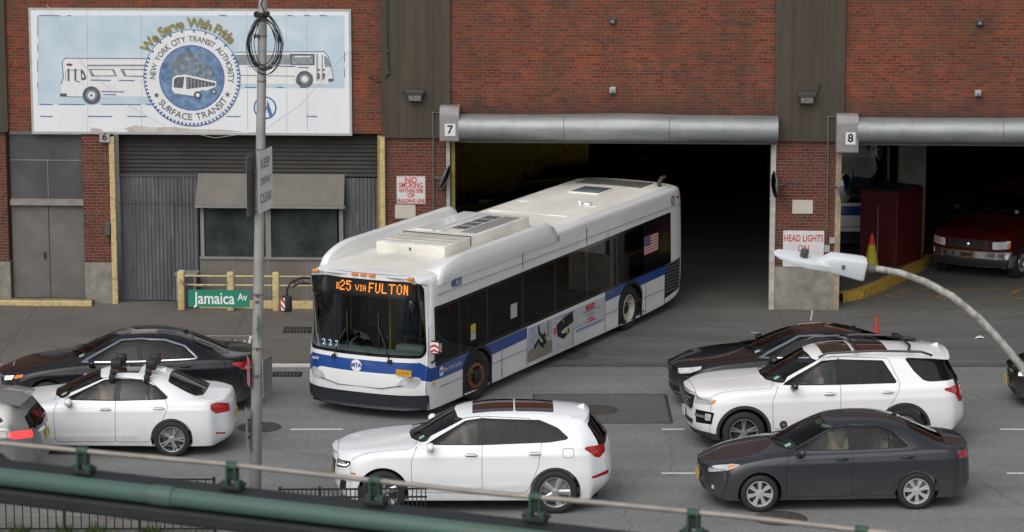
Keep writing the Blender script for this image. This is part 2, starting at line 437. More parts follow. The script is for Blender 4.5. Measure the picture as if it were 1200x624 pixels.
def lamp_mats():
    g = dict(
        red=mat('tail_lamp_red', (.40, .010, .010), .14, coat=1, var=.65, vscale=9, stretch=(1, 1, 2.5), emis=((.9, .02, .01), .03)),
        redlit=mat('lit_brake_lamp', (.8, .03, .03), .15, coat=1, emis=((1, .05, .05), 1.3)),
        amber=mat('amber_lens', (.75, .22, .02), .15, coat=1),
        clear=mat('clear_lens', (.66, .69, .71), .10, metal=.25, coat=1, var=.28, vscale=7),
        lit=mat('lit_head_lamp', (.9, .9, .88), .1, emis=((1, .97, .9), 1.1)),
        bezel=mat('dark_bezel', (.02, .02, .022), .25, coat=.6))
    return g

def car(name, spec, label, loc, rz, group=None):
    L, W, H = spec['L'], spec['W'], spec['H']; G = lamp_mats()
    V, F, CR = cage(spec); sh = Shell(V, F, CR, L, 3)
    # bring the smoothed shell to its true overall size
    mn, mx = sh.V.min(0), sh.V.max(0); st = spec['st']
    sh.V[:, 0] = (sh.V[:, 0] - mn[0]) / (mx[0] - mn[0]) * L
    sh.V[:, 1] *= (W / 2) / mx[1]
    zt = sh.V[:, 2]; zb = spec.get('zs', .2); sh.V[:, 2] = zb + (zt - mn[2]) * (H - zb) / (mx[2] - mn[2])
    # pressed lines in the flanks
    for (x0, z0, x1, z1, A, wd) in spec.get('press', []):
        x, z = sh.V[:, 0], sh.V[:, 2]; t = np.clip((x - x0) / (x1 - x0), 0, 1); zl = z0 + (z1 - z0) * t
        fade = np.clip((x - x0) / .25, 0, 1) * np.clip((x1 - x) / .25, 0, 1); side = np.abs(sh.N[:, 1]) > .5
        d = z - zl; k = np.where(d > 0, np.exp(-d / (wd * .45)), np.exp(d / (wd * 1.6)))
        sh.V[:, 1] += np.sign(sh.V[:, 1]) * side * fade * A * k
    sh.normals()
    t = thing(name, label, spec.get('cat', 'car'), (*loc, 0), rz, group)
    paint, wr = spec['paint'], spec['wheel_r']; ra = wr + spec.get('arch_gap', .045)
    black = mat('black_trim', (.012, .012, .013), .45); blackg = mat('satin_black_trim', (.007, .007, .008), .30, spec=.25)
    chrome = mat('chrome_trim', (.75, .76, .78), .12, metal=1); rubber = mat('underbody', (.012, .012, .012), .9)
    tint = spec.get('tint', (.30, .34, .33)); tint2 = spec.get('tint2', tint)
    gl = glass('glass_%.2f' % tint[0], tint, .9); gl2 = gl if tint2 == tint else glass('glass_%.2f' % tint2[0], tint2, .8)
    out_y = W / 2
    for xw in spec['wheels']:
        c = [(xw + ra * math.cos(a), wr + .01 + ra * math.sin(a)) for a in np.linspace(0, 2 * PI, 40, endpoint=False)]
        if spec.get('cladding'):
            cc = [(xw + (ra + .055) * math.cos(a), wr + .01 + (ra + .055) * math.sin(a)) for a in np.linspace(0, 2 * PI, 44, endpoint=False)]
            sh.region('cladding', cc, 'side', where=lambda cn, n: np.abs(cn[:, 1]) > out_y * .6)
        sh.region('void', c, 'side', where=lambda cn, n: np.abs(cn[:, 1]) > out_y * .5, refine=2)
        x, z = sh.V[:, 0], sh.V[:, 2]; d = np.hypot(x - xw, z - wr - .01) - ra
        sd = (np.abs(sh.V[:, 1]) > out_y * .7) & (d > -.01) & (d < .12)
        sh.V[sd, 1] += np.sign(sh.V[sd, 1]) * .014 * np.exp(-np.maximum(d[sd], 0) / .035)
    if 'void' in sh.names: sh.drop('void')
    if spec.get('sill_z'):
        sh.region('lower', [(-1, -1), (L + 1, -1), (L + 1, spec['sill_z']), (-1, spec['sill_z'])], 'side', over=['paint'], where=lambda cn, n: n[:, 2] > -2)
        if spec.get('clad_ends'):
            z = spec['sill_z']; sh.region('lower', [(-3, -1), (9, -1), (9, z), (-3, z)], 'front', over=['paint']); sh.region('lower', [(-3, -1), (9, -1), (9, z), (-3, z)], 'rear', over=['paint'])
    for i, p in enumerate(spec.get('doors', [])):
        sh.region('door%d' % i, round_poly(p, .05), 'side', over=['paint'], gap=.0038)
    for nm, p in spec.get('panels', {}).items():
        v, pts = p[0], p[1]; sh.region(nm, round_poly(pts, .05), v, over=['paint'], gap=.0038, where=(lambda cn, n: n[:, 2] > .45) if v == 'top' else None)
    body_labels = ['paint'] + list(spec.get('panels', {}))
    cabin = body_labels + ['gap', 'lower'] + ['door%d' % i for i in range(len(spec.get('doors', [])))]
    if spec.get('dlo_rim'):
        sh.region('rimtrim', round_poly(spec['dlo_rim'], .04), 'side', over=cabin)
    for p in spec.get('dlo', []): sh.region('dlo', round_poly(p, .035), 'side', over=cabin + ['rimtrim'])
    for i, p in enumerate(spec.get('side_glass', [])):
        sh.region('sglass%d' % i, round_poly(p['p'], p.get('r', .03)), 'side', over=['dlo'])
    sh.region('ws_frit', round_poly(spec['ws'], .04), 'top', over=body_labels + ['gap'], where=lambda cn, n: (n[:, 0] < -.1) & (cn[:, 2] > st[3]['zsh']))
    ws = spec['ws']; cx = sum(p[0] for p in ws) / len(ws)
    def shrink(poly, d):
        c = (sum(p[0] for p in poly) / len(poly), 0.0); out = []
        for (x, y) in poly:
            out.append((x + (d if x < c[0] else -d), y - d if y > 0 else y))
        return out
    sh.region('wshield', round_poly(shrink(ws, .03), .04), 'top', over=['ws_frit'])
    sh.region('bl_frit', round_poly(spec['bl'], .05), 'top', over=body_labels + ['gap'], where=lambda cn, n: (n[:, 0] > .1) & (n[:, 2] > .12) & (cn[:, 2] > st[8]['zsh'] - .05))
    sh.region('blight', round_poly(shrink(spec['bl'], .028), .05), 'top', over=['bl_frit'])
    for nm, p in spec.get('roof_glass', {}).items():
        sh.region('roofg' + nm, round_poly(p, .05), 'top', over=body_labels, where=lambda cn, n: n[:, 2] > .8)
    for (nm, view, p, r) in spec.get('lamps', []):
        sh.region(nm, round_poly(p, r), view, over=[q for q in sh.names if q not in ('void',)])
    # ---- objects
    body = sh.part('body', body_labels + ['gap_none'], paint, t)
    sh.part('shut_lines', 'gap', mat('shut_line', (.015, .015, .016), .9), t, push=-.006)
    for sd in (-1, 1):
        sh.part('rocker_cladding', ['lower', 'cladding'], spec.get('clad_mat', mat('grey_plastic', (.03, .03, .032), .6)), t, side=sd, push=.002)
        sh.part('window_trim', 'dlo', blackg, t, side=sd); sh.part('chrome_surround', 'rimtrim', chrome, t, side=sd, push=.003)
    sh.part('windshield', 'wshield', gl, t, push=-.002); sh.part('windshield_border', 'ws_frit', blackg, t, push=-.001)
    sh.part('rear_window', 'blight', spec.get('bl_glass', gl2), t, push=-.002); sh.part('rear_window_border', 'bl_frit', blackg, t, push=-.001)
    for nm in spec.get('roof_glass', {}): sh.part('sunroof', 'roofg' + nm, mat('sunroof_glass', (.035, .015, .012), .06, coat=.6), t, push=-.006)
    for nm in dict.fromkeys(l[0] for l in spec.get('lamps', [])):
        base = nm.split('__')[0]; key = nm.split('__')[1]
        m = {**G, 'chrome': chrome, 'black': black, 'blackg': blackg, 'paint': paint, 'grille': mat('grille_mesh', (.02, .02, .02), .5)}[key]
        if key in ('chrome', 'black', 'blackg', 'grille', 'paint') and 'lamp' not in base and 'light' not in base: sh.part(base, nm, m, t, push=.0 if key != 'chrome' else .004)
        else:
            for sd in (-1, 1): sh.part(base, nm, m, t, side=sd, push=.003)
    doors = spec.get('doors', []); ng = spec.get('side_glass', [])
    for sd in (-1, 1):
        dobj = []
        for i in range(len(doors)): dobj.append(sh.part('door', 'door%d' % i, paint, t, side=sd))
        for i, g in enumerate(ng):
            m = gl if g.get('front') else gl2
            sh.part('side_window', 'sglass%d' % i, m, dobj[g['door']] if g.get('door') is not None else t, side=sd, push=-.002)
        for i, (hx, hz) in enumerate(spec.get('handles', [])):
            pt = sh.V[(np.abs(sh.V[:, 0] - hx) < .05) & (np.abs(sh.V[:, 2] - hz) < .04)]; yy = np.abs(pt[:, 1]).max() if len(pt) else out_y
            cup = MB(); cup.prism(round_poly([(hx - .085, hz - .028), (hx + .085, hz - .028), (hx + .085, hz + .022), (hx - .085, hz + .022)], .03), sd * (yy + .001), sd * (yy - .02)); 
            hm = spec.get('handle_mat', paint)
            h = MB(); h.tube([(hx - .10, sd * (yy + .004), hz + .004), (hx - .085, sd * (yy + .026), hz + .006), (hx, sd * (yy + .032), hz + .008), (hx + .085, sd * (yy + .026), hz + .008), (hx + .10, sd * (yy + .004), hz + .006)], [.011, .015, .016, .016, .012], 10)
            ho = h.build('handle', hm, dobj[i], smooth=True)
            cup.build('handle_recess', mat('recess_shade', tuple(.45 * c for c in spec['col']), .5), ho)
    # mirrors
    mx_, mz_ = spec['mirror']; my = out_y + .02
    for sd in (-1, 1):
        m = MB(); bm = bmesh.new(); bmesh.ops.create_uvsphere(bm, u_segments=20, v_segments=12, radius=1)
        for v in bm.verts:
            x, y, z = v.co; x = max(x, -1) ; v.co = Vector((mx_ + (.075 * x if x < 0 else .045 * min(x, .5) * 2), sd * (my + .065) + .105 * y * (1 - .1 * z), mz_ + .066 * z * (1 + .15 * y * sd)))
        m.bm(bm); mo = m.build('wing_mirror', spec.get('mirror_mat', paint), t, smooth=True, angle=R(50))
        a = MB(); a.prism([(mx_ - .05, mz_ - .075), (mx_ + .05, mz_ - .075), (mx_ + .04, mz_ - .03), (mx_ - .03, mz_ - .03)], sd * (out_y - .12), sd * (my + .06)); a.build('mirror_arm', black, mo)
        g = MB(); g.prism(rounded(-.09, .09, -.047, .047, .03), mx_ + .0455, mx_ + .047, 'x'); 
        g.v = [(x, y * .85 + sd * (my + .065), z + mz_) for x, y, z in g.v]; g.build('mirror_glass', mat('mirror_glass', (.5, .52, .55), .03, 1), mo)
    # wheel wells, underbody, cabin
    ww = MB()
    for xw in spec['wheels']:
        for sd in (-1, 1):
            aa = np.linspace(R(spec.get('well_a', -14)), R(180 - spec.get('well_a', -14)), 25); c0, c1 = (xw, wr + .01), ra + .012
            rim_ = [(c0[0] + c1 * math.cos(a), c0[1] + c1 * math.sin(a)) for a in aa]; n_ = len(rim_)
            ww._add([(a, sd * (out_y - .02), b) for a, b in rim_] + [(a, sd * (out_y - .36), b) for a, b in rim_], [(i, i + 1, n_ + i + 1, n_ + i) for i in range(n_ - 1)] + [tuple(range(n_, 2 * n_))])
    wb = spec['wheels']; zf = spec.get('zs', .2)
    ww.box(.25, L - .25, -out_y + .40, out_y - .40, zf - .02, zf + .10)
    ww.box(wb[0] + ra + .03, wb[1] - ra - .03, -out_y + .06, out_y - .06, zf + .0, zf + .10)
    ww.build('underbody', rubber, t)
    seatc = spec.get('seat', (.05, .05, .05)); zb = spec['belt']; sx = spec['seat_x']
    inn = MB(); inn.box(wb[0] + .55, wb[1] + .55, -out_y + .12, out_y - .12, zf + .10, .42); 
    inn.box(spec['dash_x'] - .05, spec['dash_x'] + .38, -out_y + .14, out_y - .14, .5, zb - .06, .05)
    inn.box(wb[1] + .25, min(L - .35, wb[1] + .85), -out_y + .25, out_y - .25, .4, zb - .02, .04)
    for sd in (-1, 1): inn.box(spec['dash_x'] + .35, wb[1] + .3, sd * (out_y - .11), sd * (out_y - .06), .35, zb - .10)
    inn.build('cabin_trim', mat('cabin_trim', (.13, .135, .13), .7, var=.4, vscale=4), t)
    sm = mat('seat_%d_%d' % (seatc[0] * 100, seatc[2] * 100), seatc, .8, var=.15, vscale=9)
    for row, x in enumerate(sx):
        x -= .22 * row
        for sd in (-1, 1):
            q = MB(); yc = sd * .36; q.box(x - .25, x + .25, yc - .25, yc + .25, .42, .62, .06)
            q.M = Matrix.Translation((x + .22, yc, .60)) @ Matrix.Rotation(R(14), 4, 'Y')
            hh = .06 if row else 0; q.box(-.07, .08, -.24, .24, -.05, .52 - hh, .06); q.box(-.05, .06, -.12, .12, .56 - hh, .73 - hh * 2, .05); q.box(-.0, .02, -.06, .06, .45, .58 - hh)
            q.build('seat', sm, t, smooth=True, angle=R(40))
    sw = MB(); cx_, cz = spec['dash_x'] + .46, zb - .10
    sw.tube([(cx_ + .07 * math.sin(a), -.36 + .18 * math.cos(a), cz + .17 * math.sin(a)) for a in np.linspace(0, 2 * PI, 20, endpoint=False)], .015, 8, close=True)
    sw.box(cx_ - .02, cx_ + .01, -.52, -.20, cz - .02, cz + .03); sw.build('steering_wheel', mat('steering_wheel', (.02, .02, .02), .6), t)
    wheel_set(t, spec, spec['wheels'], wr, spec.get('tyre_w', .21), spec['rim_r'], spec['rim'], out_y - spec.get('wheel_in', .012), spec.get('rim_mat', mat('alloy_silver', (.55, .56, .57), .3, metal=.85, var=.08)))
    # wipers, emblems, inspection sticker, aerial
    def near(x, y, zmin=0.0):
        k = np.flatnonzero((sh.V[:, 2] > zmin)); q = sh.V[k]; j = k[np.argmin((q[:, 0] - x) ** 2 + (q[:, 1] - y) ** 2)]; return Vector(sh.V[j]), Vector(sh.N[j])
    xb = spec['ws'][1][0]; xh = spec['ws'][-2][0]; zmn = spec['belt']
    for y0, y1 in ((-.02, -.58), (.50, -.04)):
        p0, n0 = near(xb + .03, y0, zmn * .9); p1, n1 = near(xb + .26 + .12 * abs(y1), y1, zmn * .9); q = p0.lerp(p1, .5); qq, nq = near(q.x, q.y, zmn * .9)
        w_ = MB(); w_.tube([p0 + n0 * .02, qq + nq * .022, p1 + n1 * .012], .009, 6); w_.build('wiper', black, t, smooth=True)
    p0, n0 = near(xb + .22, -.50, zmn); e1 = Vector((0, 1, 0)); e1 = (e1 - n0 * e1.dot(n0)).normalized(); e2 = n0.cross(e1)
    w_ = MB(); c0 = p0 + n0 * .006; w_.poly([c0 + e1 * a * .045 + e2 * b_ * .05 for a, b_ in ((-1, -1), (1, -1), (1, 1), (-1, 1))]); w_.build('windshield_sticker', mat('sticker_green', (.22, .42, .30), .5, var=.4, vscale=30), t)
    for xx, sg in ((0, -1), (L, 1)):
        k = (np.abs(sh.V[:, 1]) < .06) & (np.abs(sh.V[:, 2] - (spec['belt'] * .70 if sg < 0 else spec['belt'] * .92)) < .05) & ((sh.V[:, 0] < L * .2) if sg < 0 else (sh.V[:, 0] > L * .8))
        if k.any():
            xe = sh.V[k, 0].min() if sg < 0 else sh.V[k, 0].max(); w_ = MB(); w_.lathe([(0, xe + sg * .012), (.045, xe + sg * .010), (.055, xe + sg * .002)], 'x', 18, (0, 0, spec['belt'] * .70 if sg < 0 else spec['belt'] * .92)); w_.build('emblem', chrome, t, smooth=True)
    p0, n0 = near(spec['bl'][1][0] - .14, 0, zmn * 1.2); w_ = MB(); w_.prism([(p0.x - .10, p0.z - .01), (p0.x + .06, p0.z - .01), (p0.x + .06, p0.z + .045), (p0.x + .03, p0.z + .05)], -.018, .018); w_.build('roof_antenna', paint if spec.get('antenna', True) else black, t)
    spec['_sh'] = sh; spec['_t'] = t
    return t
def ST(rows):
    out = []
    for r in rows:
        x, w, zsh, x1, y1, z1, xc, zc = r[:8]; d = dict(x=x, w=w, zsh=zsh, t1=(x1, y1, z1), tc=(xc, zc))
        if len(r) > 8: d.update(r[8])
        out.append(d)
    return out
def paint(name, col, metal=0.0, rough=.32, var=.0, coat=1.0):
    """clear-coated paint with road dust low on the flanks and a faint film of dirt"""
    if name in MATS: return MATS[name]
    t = NT(name); b = t.b; v = t.coords('Object'); sp = t.add('ShaderNodeSeparateXYZ'); t.link(v, sp.inputs[0])
    n = t.noise(v, 3.2, 6, .65); z = t.add('ShaderNodeMapRange'); z.inputs[1].default_value = .22; z.inputs[2].default_value = .72; z.inputs[3].default_value = .62; z.inputs[4].default_value = .0; t.link(sp.outputs[2], z.inputs[0])
    m = t.add('ShaderNodeMath', operation='MULTIPLY'); t.link(z.outputs[0], m.inputs[0]); t.link(t.ramp(n, [(.25, (.25,) * 3), (.7, (1,) * 3)]), m.inputs[1])
    dust = (.16, .15, .135) if sum(col) < .6 else (.40, .385, .355)
    film = t.ramp(t.noise(v, 1.1, 5, .7), [(.45, (0, 0, 0)), (.8, (.16,) * 3)]); o = t.mix(film, col, tuple(x * .8 + .02 for x in col)); o = t.mix(m.outputs[0], o, dust)
    t.link(o, b.inputs['Base Color']); b.inputs['Metallic'].default_value = metal; b.inputs['Roughness'].default_value = rough; b.inputs['Coat Weight'].default_value = coat * (.8 if sum(col) > .6 else .75); b.inputs['Coat IOR'].default_value = 1.42; b.inputs['Specular IOR Level'].default_value = .35 if sum(col) > .6 else .08
    cr = t.ramp(n, [(.3, (.015,) * 3), (.75, (.05,) * 3)]); t.link(cr, b.inputs['Coat Roughness']); MATS[name] = t.m; return t.m

def compact_sedan():
    col = (.046, .050, .058); p = paint('dark_grey_metallic_paint', col, .5, .35)
    W = .88
    return dict(L=4.54, W=1.76, H=1.465, zs=.19, paint=p, col=col, bowf=.34, bowr=.24, wheels=(.93, 3.53), wheel_r=.315, rim_r=.215, rim=(7, 'cover'), rim_mat=mat('silver_wheel_cover', (.52, .53, .54), .4, metal=.4),
        belt=.93, dash_x=1.32, seat_x=(2.15, 3.0), mirror=(1.60, 1.03), seat=(.36, .33, .27),
        press=[(.9, .80, 4.3, .86, .010, .05)], sill_z=None,
        st=ST([(.02, .80, .66, .06, .62, .70, 0, .71, dict(rx=(.05, .0, .02, .06), sh=.03)),
               (.42, .865, .74, .36, .66, .80, .30, .81, dict(c3=.2)),
               (.75, W, .82, .75, .66, .88, .72, .90, dict(c3=.2)),
               (1.10, W, .88, 1.08, .67, .94, 1.02, .97, dict(c3=.2)),
               (1.42, W, .91, 1.46, .69, .98, 1.20, 1.02, dict(cr=.55, c0=.5, c3=.1)),
               (1.75, W, .92, 1.86, .62, 1.20, 1.60, 1.25, dict(c0=.5, c1=.25)),
               (2.20, W, .93, 2.28, .56, 1.385, 2.02, 1.425, dict(cr=.3, c0=.5, c1=.2)),
               (2.65, W, .94, 2.65, .565, 1.42, 2.55, 1.465, dict(c0=.5, c1=.2)),
               (3.05, W, .95, 3.05, .56, 1.405, 3.00, 1.455, dict(c0=.5, c1=.2)),
               (3.40, W, .965, 3.42, .55, 1.31, 3.36, 1.38, dict(cr=.25, c0=.4, c1=.2)),
               (3.72, W, .98, 3.72, .58, 1.15, 3.74, 1.22, dict(c0=.3)),
               (3.98, .875, .985, 4.00, .62, 1.035, 4.08, 1.06, dict(cr=.45)),
               (4.20, .865, .98, 4.22, .63, 1.03, 4.25, 1.045, dict()),
               (4.42, .83, .93, 4.42, .60, 1.01, 4.46, 1.02, dict(cr=.4)),
               (4.54, .76, .82, 4.50, .58, .90, 4.54, .90, dict(rx=(-.05, .02, .0, -.02)))]),
        doors=[[(1.38, .25), (2.46, .25), (2.46, 1.385), (2.20, 1.37), (1.42, .99), (1.36, .80)],
               [(2.46, .25), (3.14, .25), (3.22, .42), (3.42, .68), (3.52, .95), (3.40, 1.12), (3.15, 1.34), (2.46, 1.385)]],
        panels={'hood': ('top', [(.26, -2), (.26, .50), (.36, .66), (1.30, .70), (1.30, -2)]), 'trunk_lid': ('top', [(4.05, -2), (4.05, .60), (4.40, .66), (4.52, .60), (4.52, -2)])},
        dlo=[[(1.50, 1.00), (2.44, 1.005), (3.36, 1.035), (3.40, 1.06), (3.13, 1.30), (2.90, 1.36), (2.46, 1.372), (2.20, 1.345)]],
        side_glass=[dict(p=[(1.74, 1.02), (2.40, 1.02), (2.40, 1.345), (2.20, 1.325), (1.95, 1.21)], front=1, door=0),
                    dict(p=[(2.53, 1.025), (3.06, 1.035), (3.06, 1.305), (2.90, 1.338), (2.53, 1.348)], door=1), dict(p=[(3.10, 1.04), (3.32, 1.06), (3.10, 1.285)], door=1)],
        ws=[(1.21, -2), (1.22, .0), (1.26, .35), (1.43, .66), (1.62, .655), (2.22, .535), (2.10, .45), (2.03, .0), (2.03, -2)],
        bl=[(3.42, -2), (3.42, .0), (3.44, .50), (3.96, .60), (4.07, .45), (4.09, 0), (4.09, -2)],
        tint=(.62, .70, .67), tint2=(.55, .63, .60), bl_glass=glass('green_rear_glass', (.58, .68, .60), .9),
        lamps=[('grille__black', 'front', [(-.5, .62), (.38, .62), (.45, .70), (-.5, .70)], .02), ('grille__black', 'front', [(-.5, .25), (.50, .25), (.42, .40), (-.5, .40)], .03),
               ('headlight__clear', 'front', [(.58, .60), (1.18, .70), (1.42, .80), (1.22, .80), (.75, .73), (.56, .66)], .03), ('indicator_light__amber', 'front', [(1.18, .715), (1.40, .795), (1.24, .785), (1.16, .765)], .01),
               ('tail_light__red', 'rear', [(.62, .80), (1.10, .84), (1.12, .95), (.64, .95)], .03), ('fog_light__clear', 'front', [(.72, .34), (.80, .34), (.80, .41), (.72, .41)], .03)],
        handles=[(2.28, .88), (3.36, .90)])
def sport_sedan():
    col = (.80, .82, .84); p = paint('white_sedan_paint', col); W = .905
    return dict(L=4.62, W=1.81, H=1.43, zs=.19, paint=p, col=col, bowf=.32, bowr=.26, wheels=(.77, 3.58), wheel_r=.325, rim_r=.228, rim=(5, 'double'), rim_mat=mat('alloy_silver', (.55, .56, .57), .3, metal=.85, var=.08),
        belt=.93, dash_x=1.50, seat_x=(2.25, 3.05), mirror=(1.78, 1.01), seat=(.38, .34, .28), mirror_mat=p,
        press=[(.8, .80, 4.4, .86, .014, .05), (1.3, .36, 3.1, .40, .010, .04)],
        st=ST([(.02, .82, .62, .06, .62, .68, 0, .69, dict(rx=(.04, .0, .02, .05), sh=.03)),
               (.40, .88, .74, .36, .68, .79, .30, .81, dict(c3=.2)),
               (.80, W, .82, .80, .68, .88, .76, .90, dict(c3=.2)),
               (1.25, W, .87, 1.22, .69, .93, 1.15, .96, dict(c3=.2)),
               (1.60, W, .905, 1.64, .70, .97, 1.38, 1.00, dict(cr=.55, c0=.5, c3=.1)),
               (1.95, W, .91, 2.02, .63, 1.18, 1.78, 1.22, dict(c0=.5, c1=.25)),
               (2.35, W, .92, 2.42, .57, 1.35, 2.20, 1.39, dict(cr=.3, c0=.5, c1=.2)),
               (2.75, W, .93, 2.75, .57, 1.385, 2.70, 1.43, dict(c0=.5, c1=.2)),
               (3.10, W, .94, 3.10, .56, 1.37, 3.05, 1.42, dict(c0=.5, c1=.2)),
               (3.45, W, .955, 3.45, .55, 1.29, 3.42, 1.355, dict(cr=.25, c0=.4, c1=.2)),
               (3.75, W, .965, 3.76, .59, 1.13, 3.80, 1.20, dict(c0=.3)),
               (4.02, .90, .97, 4.02, .64, 1.02, 4.12, 1.04, dict(cr=.45)),
               (4.28, .885, .965, 4.28, .65, 1.01, 4.30, 1.03, dict()),
               (4.50, .85, .92, 4.50, .62, .99, 4.54, 1.005, dict(cr=.4)),
               (4.62, .78, .80, 4.59, .60, .88, 4.62, .88, dict(rx=(-.06, .03, .0, -.02)))]),
        doors=[[(1.52, .27), (2.58, .27), (2.60, 1.36), (2.35, 1.34), (1.56, 1.00), (1.50, .80)],
               [(2.58, .27), (3.18, .27), (3.24, .42), (3.42, .66), (3.52, .90), (3.44, 1.10), (3.18, 1.31), (2.60, 1.36)]],
        panels={'hood': ('top', [(.20, -2), (.20, .50), (.34, .68), (1.48, .74), (1.48, -2)]), 'trunk_lid': ('top', [(4.09, -2), (4.09, .62), (4.48, .70), (4.60, .62), (4.60, -2)])},
        dlo=[[(1.66, .995), (2.60, .99), (3.46, 1.02), (3.52, 1.05), (3.30, 1.22), (3.00, 1.33), (2.60, 1.345), (2.35, 1.315)]],
        side_glass=[dict(p=[(1.86, 1.02), (2.54, 1.01), (2.56, 1.315), (2.37, 1.295), (2.10, 1.17)], front=1, door=0),
                    dict(p=[(2.66, 1.01), (3.15, 1.02), (3.13, 1.27), (2.99, 1.305), (2.68, 1.318)], door=1), dict(p=[(3.19, 1.025), (3.42, 1.045), (3.27, 1.19), (3.17, 1.25)], door=1)],
        ws=[(1.40, -2), (1.41, .0), (1.45, .35), (1.62, .67), (1.80, .665), (2.40, .545), (2.28, .45), (2.21, .0), (2.21, -2)],
        bl=[(3.46, -2), (3.46, .0), (3.48, .50), (3.99, .62), (4.10, .45), (4.12, 0), (4.12, -2)],
        roof_glass={'a': [(2.42, -2), (2.42, .38), (2.95, .38), (2.95, -2)]},
        tint=(.64, .70, .69), tint2=(.58, .65, .64), bl_glass=glass('green_rear_glass', (.58, .68, .60), .9),
        lamps=[('grille__black', 'front', [(.05, .52), (.30, .52), (.30, .66), (.05, .66)], .02), ('air_intake__black', 'front', [(-.5, .24), (.60, .24), (.55, .38), (-.5, .38)], .03),
               ('headlight__clear', 'front', [(.42, .58), (1.05, .62), (1.22, .70), (1.05, .74), (.44, .68)], .03),
               ('tail_light__red', 'rear', [(.48, .74), (1.02, .76), (1.20, .86), (1.16, .94), (.92, .95), (.50, .88)], .05), ('reflector__red', 'rear', [(.72, .36), (1.05, .40), (1.05, .43), (.72, .39)], .01)],
        handles=[(2.42, .86), (3.36, .88)])

